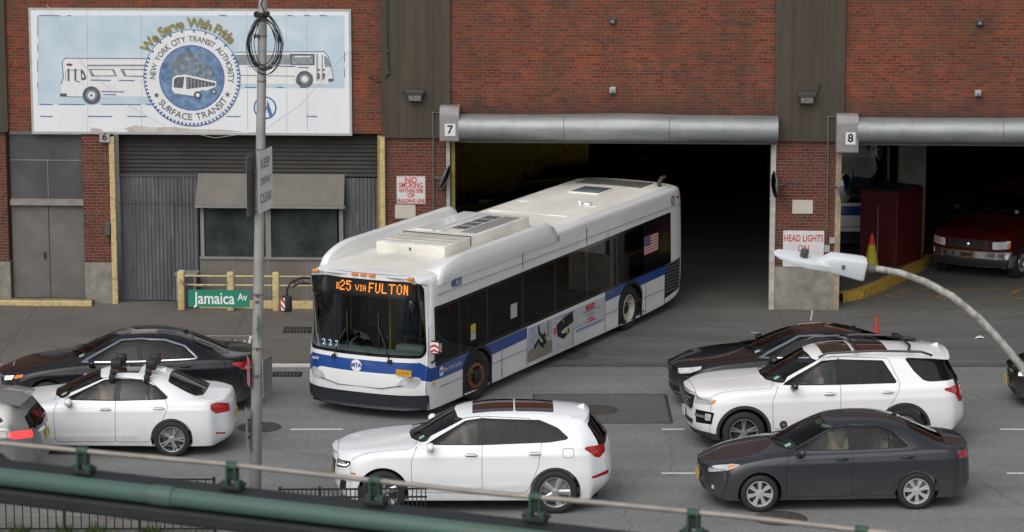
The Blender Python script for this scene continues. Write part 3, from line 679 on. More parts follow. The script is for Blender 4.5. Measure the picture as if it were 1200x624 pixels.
def chrome_sedan():
    col = (.010, .011, .014); p = paint('black_sedan_paint', col, .0, .3); W = .925
    return dict(L=4.86, W=1.85, H=1.465, zs=.19, paint=p, col=col, bowf=.32, bowr=.24, wheels=(.96, 3.735), wheel_r=.33, rim_r=.225, rim=(5, 'double'),
        belt=.94, dash_x=1.50, seat_x=(2.35, 3.25), mirror=(1.80, 1.02), seat=(.10, .10, .10),
        press=[(.9, .78, 4.6, .88, .014, .05)],
        st=ST([(.02, .83, .64, .06, .64, .72, 0, .73, dict(rx=(.04, .0, .02, .05), sh=.03)),
               (.42, .90, .76, .38, .70, .83, .32, .84, dict(c3=.2)),
               (.85, W, .84, .82, .70, .90, .78, .92, dict(c3=.2)),
               (1.25, W, .89, 1.22, .70, .95, 1.15, .98, dict(c3=.2)),
               (1.58, W, .92, 1.62, .71, .99, 1.34, 1.03, dict(cr=.55, c0=.5, c3=.1)),
               (1.95, W, .93, 2.02, .64, 1.20, 1.78, 1.25, dict(c0=.5, c1=.25)),
               (2.35, W, .94, 2.42, .58, 1.37, 2.20, 1.42, dict(cr=.3, c0=.5, c1=.2)),
               (2.80, W, .95, 2.80, .58, 1.41, 2.72, 1.465, dict(c0=.5, c1=.2)),
               (3.20, W, .96, 3.20, .57, 1.39, 3.15, 1.45, dict(c0=.5, c1=.2)),
               (3.60, W, .975, 3.60, .57, 1.29, 3.55, 1.37, dict(cr=.25, c0=.4, c1=.2)),
               (3.95, W, .99, 3.95, .60, 1.14, 3.98, 1.21, dict(c0=.3)),
               (4.22, .92, .99, 4.24, .64, 1.04, 4.34, 1.06, dict(cr=.45)),
               (4.45, .905, .985, 4.48, .66, 1.03, 4.50, 1.05, dict()),
               (4.72, .87, .94, 4.74, .64, 1.02, 4.78, 1.035, dict(cr=.4)),
               (4.86, .80, .82, 4.82, .62, .90, 4.85, .90, dict(rx=(-.06, .03, .0, -.02)))]),
        doors=[[(1.50, .27), (2.68, .27), (2.68, 1.385), (2.35, 1.36), (1.56, 1.00), (1.48, .80)],
               [(2.68, .27), (3.34, .27), (3.40, .42), (3.58, .68), (3.70, .92), (3.60, 1.12), (3.30, 1.34), (2.68, 1.385)]],
        panels={'hood': ('top', [(.28, -2), (.28, .50), (.38, .68), (1.46, .74), (1.46, -2)]), 'trunk_lid': ('top', [(4.31, -2), (4.31, .62), (4.72, .70), (4.83, .62), (4.83, -2)])},
        dlo_rim=[(1.56, .985), (2.68, .99), (3.70, 1.02), (3.76, 1.05), (3.52, 1.25), (3.15, 1.365), (2.68, 1.39), (2.32, 1.365)],
        dlo=[[(1.68, 1.01), (2.68, 1.01), (3.66, 1.04), (3.71, 1.055), (3.49, 1.235), (3.13, 1.34), (2.68, 1.368), (2.34, 1.345)]],
        side_glass=[dict(p=[(1.90, 1.03), (2.62, 1.03), (2.62, 1.345), (2.36, 1.322), (2.12, 1.19)], front=1, door=0),
                    dict(p=[(2.74, 1.03), (3.32, 1.04), (3.32, 1.265), (3.12, 1.318), (2.74, 1.345)], door=1), dict(p=[(3.36, 1.045), (3.64, 1.06), (3.46, 1.215), (3.36, 1.25)], door=1)],
        ws=[(1.36, -2), (1.37, .0), (1.41, .35), (1.60, .68), (1.80, .675), (2.40, .555), (2.28, .45), (2.21, .0), (2.21, -2)],
        bl=[(3.62, -2), (3.62, .0), (3.64, .52), (4.18, .62), (4.31, .45), (4.33, 0), (4.33, -2)],
        roof_glass={'a': [(2.50, -2), (2.50, .40), (3.0, .40), (3.0, -2)]},
        tint=(.62, .68, .68), tint2=(.56, .62, .62), bl_glass=glass('green_rear_glass', (.58, .68, .60), .9),
        lamps=[('grille__black', 'front', [(-.5, .50), (.50, .50), (.55, .64), (-.5, .64)], .02), ('grille_bar__chrome', 'front', [(-.5, .65), (.60, .65), (.60, .70), (-.5, .70)], .01), ('air_intake__black', 'front', [(-.5, .24), (.60, .24), (.55, .36), (-.5, .36)], .03),
               ('headlight__lit', 'front', [(.64, .62), (1.00, .67), (1.08, .75), (.66, .70)], .03), ('indicator_light__amber', 'front', [(1.09, .68), (1.34, .74), (1.36, .79), (1.12, .76)], .02),
               ('tail_light__red', 'rear', [(.55, .76), (1.05, .80), (1.38, .93), (1.30, .96), (.58, .92)], .03), ('reversing_light__clear', 'rear', [(.62, .79), (.95, .80), (.95, .86), (.62, .85)], .02)],
        handles=[(2.50, .88), (3.52, .90)])

def fastback_sedan():
    col = (.014, .013, .014); p = paint('black_fastback_paint', col, .0, .28); W = .93
    return dict(L=4.93, W=1.86, H=1.475, zs=.19, paint=p, col=col, bowf=.42, bowr=.26, wheels=(1.0, 3.85), wheel_r=.34, rim_r=.235, rim=(5, 'double'),
        belt=.96, dash_x=1.55, seat_x=(2.40, 3.25), mirror=(1.88, 1.03), seat=(.10, .10, .10),
        press=[(.9, .80, 4.6, .90, .016, .05)],
        st=ST([(.02, .80, .62, .08, .60, .74, 0, .76, dict(rx=(.04, .0, .02, .05), sh=.03)),
               (.45, .90, .78, .38, .68, .86, .30, .88, dict(c3=.2)),
               (.90, W, .86, .88, .70, .93, .82, .95, dict(c3=.2)),
               (1.30, W, .90, 1.27, .70, .97, 1.18, 1.00, dict(c3=.2)),
               (1.64, W, .93, 1.70, .71, 1.00, 1.40, 1.04, dict(cr=.55, c0=.5, c3=.1)),
               (2.00, W, .94, 2.10, .64, 1.20, 1.86, 1.25, dict(c0=.5, c1=.25)),
               (2.40, W, .95, 2.52, .57, 1.36, 2.32, 1.41, dict(cr=.3, c0=.5, c1=.2)),
               (2.85, W, .96, 2.88, .57, 1.41, 2.82, 1.475, dict(c0=.5, c1=.2)),
               (3.25, W, .975, 3.25, .56, 1.385, 3.22, 1.45, dict(c0=.5, c1=.2)),
               (3.65, W, .99, 3.65, .56, 1.29, 3.60, 1.37, dict(cr=.25, c0=.4, c1=.2)),
               (4.05, W, 1.01, 4.05, .59, 1.16, 4.08, 1.23, dict(c0=.3)),
               (4.40, .92, 1.01, 4.40, .64, 1.06, 4.50, 1.09, dict(cr=.45)),
               (4.58, .905, 1.0, 4.60, .66, 1.04, 4.62, 1.07, dict()),
               (4.80, .87, .96, 4.82, .64, 1.03, 4.85, 1.05, dict(cr=.4)),
               (4.93, .80, .82, 4.90, .62, .90, 4.93, .90, dict(rx=(-.06, .03, .0, -.02)))]),
        doors=[[(1.56, .27), (2.74, .27), (2.74, 1.385), (2.45, 1.36), (1.62, 1.01), (1.54, .80)],
               [(2.74, .27), (3.42, .27), (3.50, .42), (3.70, .68), (3.80, .94), (3.70, 1.12), (3.35, 1.34), (2.74, 1.385)]],
        panels={'hood': ('top', [(.20, -2), (.20, .50), (.40, .68), (1.52, .74), (1.52, -2)]), 'trunk_lid': ('top', [(4.47, -2), (4.47, .62), (4.80, .70), (4.90, .62), (4.90, -2)])},
        dlo_rim=[(1.62, 1.0), (2.74, 1.0), (3.80, 1.04), (3.88, 1.065), (3.58, 1.26), (3.20, 1.365), (2.74, 1.39), (2.42, 1.365)],
        dlo=[[(1.74, 1.02), (2.74, 1.02), (3.76, 1.06), (3.82, 1.07), (3.55, 1.24), (3.18, 1.34), (2.74, 1.368), (2.44, 1.345)]],
        side_glass=[dict(p=[(1.98, 1.04), (2.68, 1.04), (2.68, 1.345), (2.46, 1.322), (2.20, 1.19)], front=1, door=0),
                    dict(p=[(2.80, 1.04), (3.40, 1.055), (3.40, 1.265), (3.17, 1.318), (2.80, 1.345)], door=1), dict(p=[(3.44, 1.06), (3.74, 1.075), (3.52, 1.225), (3.44, 1.25)], door=1)],
        ws=[(1.42, -2), (1.43, .0), (1.48, .35), (1.68, .68), (1.88, .675), (2.50, .545), (2.40, .45), (2.33, .0), (2.33, -2)],
        bl=[(3.66, -2), (3.66, .0), (3.68, .52), (4.32, .62), (4.48, .45), (4.50, 0), (4.50, -2)],
        roof_glass={'a': [(2.50, -2), (2.50, .44), (3.5, .42), (3.5, -2)]},
        tint=(.45, .50, .50), tint2=(.38, .42, .43), bl_glass=glass('green_rear_glass', (.58, .68, .60), .9),
        lamps=[('grille__grille', 'front', [(-.5, .48), (.40, .48), (.50, .66), (-.5, .66)], .03), ('bumper_strip__chrome', 'front', [(-.5, .27), (.95, .27), (1.15, .34), (1.10, .36), (.92, .30), (-.5, .30)], .01), ('air_intake__black', 'front', [(-.5, .31), (.80, .31), (.70, .42), (-.5, .42)], .03),
               ('headlight__clear', 'front', [(.60, .66), (1.05, .70), (1.36, .80), (1.34, .85), (1.0, .80), (.60, .75)], .03),
               ('tail_light__red', 'rear', [(-.5, .84), (1.0, .86), (1.30, .93), (1.25, .97), (-.5, .93)], .03)],
        handles=[(2.55, .88), (3.60, .90)])

def small_suv():
    col = (.82, .84, .86); p = paint('white_suv_paint', col); W = .945
    return dict(L=4.66, W=1.89, H=1.655, zs=.22, paint=p, col=col, bowf=.32, bowr=.28, wheels=(.88, 3.70), wheel_r=.365, rim_r=.252, rim=(5, 'wide'), arch_gap=.05, tyre_w=.235,
        belt=1.06, dash_x=1.42, seat_x=(2.15, 2.95), mirror=(1.66, 1.16), seat=(.05, .05, .05), cat='suv', mirror_mat=p,
        press=[(.5, .96, 4.5, 1.0, .018, .06), (1.3, .44, 3.3, .50, .012, .04)],
        st=ST([(.02, .86, .80, .07, .64, .92, 0, .94, dict(rx=(.05, .0, .0, .02), sh=.03, zm=.62)),
               (.34, .915, .90, .30, .72, 1.0, .24, 1.01, dict(c3=.2)),
               (.75, W, .98, .72, .74, 1.06, .68, 1.07, dict(c3=.2)),
               (1.15, W, 1.02, 1.12, .74, 1.09, 1.05, 1.11, dict(c3=.2)),
               (1.48, W, 1.05, 1.52, .73, 1.12, 1.26, 1.145, dict(cr=.55, c0=.5, c3=.1)),
               (1.80, W, 1.06, 1.88, .68, 1.34, 1.64, 1.37, dict(c0=.5, c1=.3)),
               (2.15, W, 1.065, 2.24, .63, 1.53, 2.02, 1.58, dict(cr=.3, c0=.5, c1=.3)),
               (2.60, W, 1.07, 2.60, .63, 1.59, 2.52, 1.645, dict(c0=.5, c1=.3)),
               (3.05, W, 1.08, 3.05, .62, 1.59, 3.0, 1.655, dict(c0=.5, c1=.3)),
               (3.50, W, 1.09, 3.50, .61, 1.575, 3.50, 1.645, dict(c0=.5, c1=.3)),
               (3.90, W, 1.11, 3.88, .60, 1.535, 3.95, 1.61, dict(c0=.4, c1=.3)),
               (4.15, .935, 1.13, 4.14, .59, 1.49, 4.24, 1.575, dict(cr=.75, c0=.3, c1=.3)),
               (4.38, .92, 1.10, 4.36, .65, 1.26, 4.44, 1.33, dict(c0=.2)),
               (4.52, .90, 1.0, 4.50, .67, 1.10, 4.58, 1.13, dict(cr=.45)),
               (4.62, .85, .90, 4.60, .66, .97, 4.64, .98, dict(rx=(-.10, .03, .03, -.0), zs=.30))]),
        doors=[[(1.36, .38), (2.50, .34), (2.50, 1.57), (2.22, 1.535), (1.44, 1.13), (1.34, .90)],
               [(2.50, .34), (3.22, .36), (3.30, .50), (3.42, .80), (3.46, 1.1), (3.50, 1.30), (3.28, 1.54), (2.50, 1.57)]],
        panels={'hood': ('top', [(.10, -2), (.12, .55), (.30, .80), (1.30, .84), (1.42, .70), (1.36, -2)]), 'fuel_door': ('side', [(3.82, .95), (4.0, .95), (4.0, 1.1), (3.82, 1.1)]),
                'tailgate': ('rear', [(-.5, .55), (.62, .55), (.74, .75), (.72, 1.18), (-.5, 1.18)])},
        dlo=[[(1.58, 1.14), (2.50, 1.14), (3.60, 1.18), (3.88, 1.22), (3.92, 1.25), (3.74, 1.40), (3.45, 1.515), (2.50, 1.545), (2.23, 1.505)]],
        side_glass=[dict(p=[(1.80, 1.16), (2.43, 1.16), (2.43, 1.515), (2.25, 1.48), (2.05, 1.36)], front=1, door=0),
                    dict(p=[(2.57, 1.165), (3.30, 1.18), (3.22, 1.49), (2.57, 1.515)], door=1), dict(p=[(3.38, 1.19), (3.80, 1.225), (3.66, 1.385), (3.43, 1.475), (3.30, 1.485)])],
        ws=[(1.28, -2), (1.29, .0), (1.33, .35), (1.52, .70), (1.66, .71), (2.22, .60), (2.10, .45), (2.04, .0), (2.04, -2)],
        bl=[(4.29, -2), (4.29, .0), (4.25, .50), (4.22, .58), (4.46, .72), (4.54, .50), (4.58, 0), (4.58, -2)],
        roof_glass={'a': [(2.34, -2), (2.34, .46), (3.02, .46), (3.02, -2)], 'b': [(3.045, -2), (3.045, .46), (3.68, .44), (3.68, -2)]},
        tint=(.58, .66, .64), tint2=(.13, .14, .15), bl_glass=glass('privacy_rear_glass', (.06, .065, .07), .8),
        lamps=[('grille__grille', 'front', [(-.5, .50), (.42, .50), (.52, .80), (-.5, .80)], .03), ('air_intake__black', 'front', [(.70, .34), (.98, .36), (1.02, .52), (.80, .52)], .03),
               ('headlight__blackg', 'front', [(.56, .70), (1.02, .74), (1.16, .82), (1.14, .86), (.60, .84)], .03), ('daytime_light__lit', 'front', [(.62, .745), (1.00, .765), (1.10, .82), (1.06, .83), (.98, .785), (.62, .765)], .008), ('head_lamp__clear', 'front', [(.66, .775), (.95, .79), (1.0, .825), (.66, .82)], .02),
               ('side_marker_light__amber', 'front', [(1.18, .66), (1.34, .66), (1.33, .69), (1.18, .69)], .012),
               ('tail_light__red', 'rear', [(.70, .98), (.95, .90), (1.12, .93), (1.38, 1.08), (1.34, 1.11), (.72, 1.10)], .03), ('reflector__red', 'rear', [(.62, .60), (1.22, .58), (1.26, .62), (.62, .66)], .02)],
        handles=[(2.32, 1.0), (3.36, 1.02)])

def large_suv():
    col = (.82, .82, .81); p = paint('white_large_suv_paint', col); W = 1.0
    return dict(L=5.04, W=2.0, H=1.74, zs=.24, paint=p, col=col, bowf=.34, bowr=.24, wheels=(.94, 3.805), wheel_r=.38, rim_r=.25, rim=(5, 'double'), arch_gap=.055, tyre_w=.245, cladding=True, sill_z=.36, clad_ends=True,
        belt=1.12, dash_x=1.50, seat_x=(2.30, 3.20), mirror=(1.82, 1.24), seat=(.10, .10, .10), cat='suv', mirror_mat=mat('gloss_black_trim', (.012, .012, .014), .12, coat=.5),
        press=[(.5, .92, 4.8, .98, .014, .06), (1.4, .50, 3.3, .52, .010, .04)],
        st=ST([(.02, .90, .92, .05, .68, 1.02, 0, 1.03, dict(rx=(.07, .0, .0, .02), sh=.03, zm=.66)),
               (.34, .97, 1.0, .30, .76, 1.10, .24, 1.12, dict(c3=.2)),
               (.80, W, 1.06, .76, .78, 1.15, .72, 1.17, dict(c3=.2)),
               (1.25, W, 1.09, 1.20, .78, 1.17, 1.12, 1.19, dict(c3=.2)),
               (1.60, W, 1.11, 1.64, .77, 1.19, 1.34, 1.22, dict(cr=.55, c0=.5, c3=.1)),
               (1.95, W, 1.12, 2.02, .72, 1.42, 1.76, 1.45, dict(c0=.5, c1=.3)),
               (2.30, W, 1.125, 2.36, .68, 1.62, 2.14, 1.67, dict(cr=.3, c0=.5, c1=.3)),
               (2.75, W, 1.13, 2.75, .68, 1.685, 2.70, 1.74, dict(c0=.5, c1=.3)),
               (3.20, W, 1.13, 3.20, .67, 1.69, 3.18, 1.75, dict(c0=.5, c1=.3)),
               (3.70, W, 1.13, 3.70, .67, 1.67, 3.70, 1.74, dict(c0=.5, c1=.3)),
               (4.20, W, 1.14, 4.20, .67, 1.64, 4.25, 1.72, dict(c0=.4, c1=.3)),
               (4.55, .99, 1.15, 4.50, .67, 1.61, 4.66, 1.70, dict(cr=.6, c0=.3, c1=.3)),
               (4.76, .975, 1.14, 4.68, .72, 1.38, 4.80, 1.44, dict(c0=.2)),
               (4.90, .95, 1.04, 4.84, .73, 1.16, 4.93, 1.19, dict(cr=.45)),
               (5.02, .90, .92, 4.96, .72, .99, 5.02, 1.0, dict(rx=(-.10, .03, .03, -.0), zs=.34))]),
        doors=[[(1.46, .44), (2.66, .44), (2.66, 1.66), (2.36, 1.63), (1.56, 1.20), (1.44, .95)],
               [(2.66, .44), (3.30, .44), (3.36, .56), (3.52, .80), (3.66, 1.0), (3.74, 1.20), (3.55, 1.62), (2.66, 1.66)]],
        panels={'hood': ('top', [(.12, -2), (.14, .60), (.30, .82), (1.42, .86), (1.50, .72), (1.44, -2)]),
                'tailgate': ('rear', [(-.5, .60), (.72, .60), (.80, .80), (.80, 1.2), (-.5, 1.2)])},
        dlo=[[(1.64, 1.20), (2.66, 1.20), (3.66, 1.21), (3.68, 1.24), (3.46, 1.59), (2.66, 1.62), (2.36, 1.59)], [(3.86, 1.60), (4.00, 1.40), (4.16, 1.25), (4.28, 1.225), (4.80, 1.24), (4.78, 1.40), (4.62, 1.58), (3.90, 1.62)],
             ],
        side_glass=[dict(p=[(1.95, 1.22), (2.60, 1.22), (2.60, 1.59), (2.38, 1.565), (2.15, 1.42)], front=1, door=0),
                    dict(p=[(2.72, 1.225), (3.40, 1.23), (3.32, 1.57), (2.72, 1.59)], door=1), dict(p=[(3.45, 1.235), (3.62, 1.245), (3.43, 1.55), (3.38, 1.565)], door=1), dict(p=[(3.93, 1.585), (4.05, 1.40), (4.18, 1.275), (4.28, 1.25), (4.72, 1.26), (4.70, 1.40), (4.58, 1.56)])],
        ws=[(1.36, -2), (1.37, .0), (1.41, .38), (1.62, .74), (1.80, .77), (2.32, .665), (2.22, .5), (2.16, .0), (2.16, -2)],
        bl=[(4.69, -2), (4.69, .0), (4.58, .55), (4.56, .66), (4.78, .78), (4.86, .55), (4.91, 0), (4.91, -2)],
        roof_glass={'a': [(2.42, -2), (2.42, .44), (2.95, .44), (2.95, -2)], 'b': [(3.0, -2), (3.0, .44), (3.60, .44), (3.60, -2)]},
        tint=(.60, .67, .65), tint2=(.12, .13, .14), bl_glass=glass('privacy_rear_glass', (.06, .065, .07), .8),
        lamps=[('grille__grille', 'front', [(-.5, .72), (.55, .72), (.66, .98), (-.5, .98)], .03), ('air_intake__black', 'front', [(-.5, .44), (.55, .44), (.60, .54), (-.5, .54)], .02),
               ('headlight__clear', 'front', [(.66, .84), (1.20, .86), (1.46, .96), (1.48, 1.01), (1.1, .99), (.70, .98)], .03), ('indicator_light__amber', 'front', [(1.20, .87), (1.36, .93), (1.38, .98), (1.26, .96)], .02),
               ('fog_light_frame__blackg', 'front', [(.72, .50), (1.26, .52), (1.34, .74), (.70, .74)], .03), ('fog_bar__chrome', 'front', [(.66, .61), (1.0, .61), (1.0, .66), (.66, .66)], .01), ('fog_light__clear', 'front', [(1.03, .57), (1.20, .58), (1.25, .70), (1.03, .70)], .03),
               ('tail_light__red', 'rear', [(.66, .88), (.92, .82), (1.06, .86), (1.16, .98), (1.48, 1.08), (1.46, 1.12), (.70, 1.14)], .03), ('reversing_light__clear', 'rear', [(.68, .93), (.86, .90), (.92, .98), (.70, 1.0)], .03)],
        handles=[(2.46, 1.06), (3.50, 1.07)])

def hatch_suv():
    s = small_suv(); col = (.30, .295, .29); p = paint('silver_metallic_paint', col, .6, .35, .06)
    s.update(paint=p, col=col, cat='suv', mirror_mat=p, rim=(5, 'double'), roof_glass={}, L=4.50, H=1.66, tint=(.25, .28, .28), tint2=(.12, .13, .13))
    s['lamps'] = [l for l in s['lamps'] if l[0].split('__')[0] not in ('tail_light', 'reflector')] + [('tail_light__redlit', 'rear', [(.72, .93), (1.30, .96), (1.42, 1.02), (1.34, 1.08), (.74, 1.06)], .03), ('plate_garnish__chrome', 'rear', [(-.5, .98), (.50, .98), (.50, 1.01), (-.5, 1.01)], .01)]
    return s

def pickup():
    col = (.07, .006, .006); p = paint('dark_red_pickup_paint', col, .2, .3); W = 1.0
    sv = mat('silver_lower_paint', (.30, .30, .30), .4, metal=.5, coat=.4)
    return dict(L=5.7, W=2.0, H=1.88, zs=.34, paint=p, col=col, bowf=.22, bowr=.06, wheels=(.95, 4.45), wheel_r=.38, rim_r=.22, rim=(5, 'five'), arch_gap=.07, tyre_w=.26, sill_z=.62, clad_ends=False, clad_mat=sv,
        belt=1.24, dash_x=1.75, seat_x=(2.5,), mirror=(2.0, 1.40), seat=(.06, .05, .05), cat='pickup truck', mirror_mat=mat('black_trim', (.012, .012, .013), .45),
        st=ST([(.02, .95, .95, .05, .70, 1.02, 0, 1.03, dict(rx=(.02, .0, .04, .03), sh=.03)),
               (.28, .99, 1.04, .26, .78, 1.12, .24, 1.14, dict(c3=.3)),
               (.80, W, 1.12, .80, .80, 1.19, .76, 1.22, dict(c3=.3)),
               (1.35, W, 1.15, 1.32, .80, 1.23, 1.26, 1.26, dict(c3=.3)),
               (1.72, W, 1.18, 1.74, .80, 1.27, 1.52, 1.30, dict(cr=.6, c0=.5, c3=.2)),
               (2.0, W, 1.20, 2.06, .75, 1.52, 1.86, 1.55, dict(c0=.5, c1=.3)),
               (2.28, W, 1.21, 2.34, .70, 1.76, 2.16, 1.81, dict(cr=.4, c0=.5, c1=.3)),
               (2.75, W, 1.21, 2.75, .70, 1.82, 2.75, 1.88, dict(c0=.5, c1=.3)),
               (3.25, W, 1.21, 3.25, .69, 1.80, 3.25, 1.86, dict(cr=.4, c0=.5, c1=.3)),
               (3.48, W, 1.22, 3.40, .72, 1.50, 3.40, 1.55, dict(c0=.5)),
               (3.52, W, 1.22, 3.52, .80, 1.26, 3.52, 1.26, dict(cr=.6)),
               (4.2, W, 1.22, 4.2, .80, 1.25, 4.2, 1.25, dict()),
               (4.9, W, 1.22, 4.9, .80, 1.25, 4.9, 1.25, dict()),
               (5.5, W, 1.21, 5.5, .80, 1.25, 5.5, 1.25, dict(cr=.4)),
               (5.7, .98, 1.12, 5.68, .78, 1.18, 5.7, 1.18, dict(zs=.5))]),
        doors=[[(1.62, .5), (2.85, .5), (2.85, 1.78), (2.36, 1.74), (1.72, 1.28), (1.60, 1.1)]],
        panels={'hood': ('top', [(.14, -2), (.16, .70), (.3, .84), (1.58, .88), (1.64, .74), (1.60, -2)])},
        dlo=[[(1.90, 1.28), (3.3, 1.28), (3.26, 1.74), (2.40, 1.73)]],
        side_glass=[dict(p=[(2.0, 1.31), (2.80, 1.31), (2.80, 1.71), (2.42, 1.69)], front=1, door=0), dict(p=[(2.90, 1.31), (3.24, 1.31), (3.22, 1.71), (2.90, 1.71)])],
        ws=[(1.56, -2), (1.56, .0), (1.60, .38), (1.74, .76), (1.90, .79), (2.32, .68), (2.24, .5), (2.18, .0), (2.18, -2)],
        bl=[(3.28, -2), (3.28, .0), (3.30, .60), (3.44, .66), (3.46, 0), (3.46, -2)],
        tint=(.25, .27, .27), tint2=(.12, .13, .13), bl_glass=glass('privacy_rear_glass', (.06, .065, .07), .8),
        lamps=[('grille__grille', 'front', [(-.5, .78), (.58, .78), (.58, .98), (-.5, .98)], .05), ('bumper__chrome', 'front', [(-.5, .56), (1.30, .56), (1.34, .72), (-.5, .72)], .02), ('valance__grille', 'front', [(-.5, .30), (1.2, .30), (1.2, .55), (-.5, .55)], .02),
               ('headlight__clear', 'front', [(.68, .78), (1.20, .80), (1.26, .98), (.68, .96)], .04), ('indicator_light__amber', 'front', [(1.14, .81), (1.22, .82), (1.26, .96), (1.16, .96)], .02)],
        handles=[(2.68, 1.12)])
# ================================================================ the city bus
LED = {'B': ('1110', '1001', '1001', '1110', '1001', '1001', '1110'), '2': ('0110', '1001', '0001', '0010', '0100', '1000', '1111'), '5': ('1111', '1000', '1110', '0001', '0001', '1001', '0110'),
       'F': ('1111', '1000', '1000', '1110', '1000', '1000', '1000'), 'U': ('1001',) * 6 + ('0110',), 'L': ('1000',) * 6 + ('1111',), 'T': ('11111', '00100', '00100', '00100', '00100', '00100', '00100'),
       'O': ('0110', '1001', '1001', '1001', '1001', '1001', '0110'), 'N': ('1001', '1101', '1101', '1011', '1011', '1001', '1001'), 'V': ('10001', '10001', '10001', '01010', '01010', '01010', '00100'),
       'I': ('111', '010', '010', '010', '010', '010', '111'), 'A': ('0110', '1001', '1001', '1111', '1001', '1001', '1001')}
def bus(loc, ang):
    W, L = 1.3, 12.5
    white = mat('bus_white_paint', (.80, .81, .81), .32, coat=.7, var=.05, vscale=1.2, grime=.28, stretch=(.5, 1, 1.6))
    blue = mat('bus_blue_stripe', (.012, .062, .27), .3, coat=.7); blk = mat('bus_black_band', (.006, .006, .007), .10)
    bump = mat('bus_bumper_rubber', (.022, .026, .034), .55, var=.2); dark = mat('bus_dark', (.012, .012, .012), .7)
    roofm = mat('bus_roof_paint', (.74, .72, .66), .5, var=.12, vscale=1.1, grime=.75, stretch=(.45, 1, 1))
    def row(x, **k): return dict(x=x, w=W, zsh=2.62, t1=(x, .95, 2.755), tc=(x, 2.78), y0=W - .085, z0=2.70, zm=1.1, sh=.03, c4=.35, c0=.35, tuck=.015, c3=.0, uf=.02, **k)
    st = [row(x) for x in (0, .6, 1.6, 3, 4.5, 6, 7.5, 9, 10.5, 11.6, 12.1, 12.4)]
    for s_, zs in ((9, .24), (10, .36), (11, .46)): st[s_]['zs'] = zs
    for i in (0, 11): st[i].update(c4=.5)
    st[0].update(rx=(.10, .0, .06, .24), t1=(.27, .86, 2.70), tc=(.25, 2.71), zsh=2.50, y0=W - .22, z0=2.62, w=W - .02)
    st[1].update(t1=(.6, .86, 2.745), tc=(.55, 2.77))
    st[11].update(t1=(12.48, 1.0, 2.72), tc=(12.48, 2.75), y0=W - .14, zsh=2.58, rx=(-.05, 0, .0, -.03))
    spec = dict(L=L, W=2.6, st=st, zs=.20, bowf=.34, bowr=.05, bpf=3.2, bpr=5)
    V, F, CR = cage(spec); sh = Shell(V, F, CR, L, 3)
    mn, mx = sh.V.min(0), sh.V.max(0); sh.V[:, 0] = (sh.V[:, 0] - mn[0]) / (mx[0] - mn[0]) * L; sh.V[:, 1] *= W / mx[1]
    sh.V[:, 2] = .2 + (sh.V[:, 2] - mn[2]) * (2.78 - .2) / (mx[2] - mn[2]); sh.normals()
    t = thing('city_bus', 'white and blue city bus with orange route sign turning out of the garage', 'bus', (*loc, 0), ang)
    WX = (2.3, 9.51)
    for xw in WX:
        for nm, r in (('flare', .66), ('void', .585)):
            a = [(xw + r * math.cos(q), .46 + r * math.sin(q)) for q in np.linspace(0, 2 * PI, 40, endpoint=False)]
            # nearly square shouldered housing like the photographed one
            a = [(xw + r * max(-.93, min(.93, math.cos(q) * 1.05)), .46 + r * .93 * math.sin(q)) for q in np.linspace(0, 2 * PI, 40, endpoint=False)]
            sh.region(nm, a, 'side', where=lambda cn, n: np.abs(cn[:, 1]) > .9, refine=3)
    sh.drop('void')
    rf = dict(refine=3)
    # roof skin
    sh.region('roof', [(.55, -2), (.55, 1.10), (12.2, 1.10), (12.2, -2)], 'top', over=['paint'], where=lambda cn, n: n[:, 2] > .5, **rf)
    # glass bands of the sides; both sides alike, the front is cut afterwards
    sh.region('band', round_poly([(.60, .99), (11.68, 1.10), (11.68, 2.22), (.60, 2.12)], .05), 'side', over=['paint'], **rf)
    wins = [(.68, 1.52), (1.60, 2.68), (2.78, 4.22), (4.32, 5.72), (5.82, 7.24), (7.34, 8.76), (8.86, 10.2)]
    for i, (a, b) in enumerate(wins): sh.region('win%d' % i, round_poly([(a, 1.06 + .008 * a), (b, 1.06 + .008 * b), (b, 2.06 + .008 * b), (a, 2.06 + .008 * a)], .07), 'side', over=['band'], **rf)
    sh.region('stripe', [(-.5, .74), (1.6, .74), (4.47, .80), (4.47, 1.02), (-.5, .98)], 'side', over=['paint'], where=lambda cn, n: cn[:, 0] > .40, **rf)
    sh.region('stripe', [(8.2, .86), (11.35, .905), (11.50, 1.11), (8.2, 1.085)], 'side', over=['paint'], **rf)
    sh.region('sidegrille', [(11.36, .36), (12.22, .46), (12.22, 1.14), (11.36, 1.09)], 'side', over=['paint'], where=lambda cn, n: cn[:, 1] < 0, **rf)
    # front face
    fw = lambda cn, n: (cn[:, 0] < .60)
    sh.region('frontblack', round_poly([(-3, 1.20), (1.46, 1.20), (1.60, 1.30), (1.56, 2.50), (1.42, 2.60), (-3, 2.63)], .08), 'front', over=['paint', 'band'], where=fw, **rf)
    sh.region('wshield', round_poly([(-3, 1.26), (1.43, 1.26), (1.54, 1.34), (1.51, 2.27), (-3, 2.31)], .08), 'front', over=['frontblack'], where=fw, **rf)
    sh.region('signglass', round_poly([(-3, 2.335), (1.30, 2.325), (1.28, 2.58), (-3, 2.60)], .03), 'front', over=['frontblack'], where=fw, **rf)
    sh.region('stripe', [(-3, .90), (1.0, .90), (1.2, .82), (1.75, .74), (1.75, .98), (1.4, 1.12), (-3, 1.13)], 'front', over=['paint'], where=lambda cn, n: cn[:, 0] < .45, **rf)
    sh.region('headlight', round_poly([(.80, .66), (1.26, .64), (1.42, .74), (1.42, .83), (1.28, .87), (.92, .80)], .05), 'front', over=['paint', 'stripe'], where=fw, **rf)
    sh.region('bumper', round_poly([(-3, .1), (1.62, .1), (1.62, .50), (-3, .53)], .03), 'front', where=lambda cn, n: cn[:, 0] < .5, **rf)
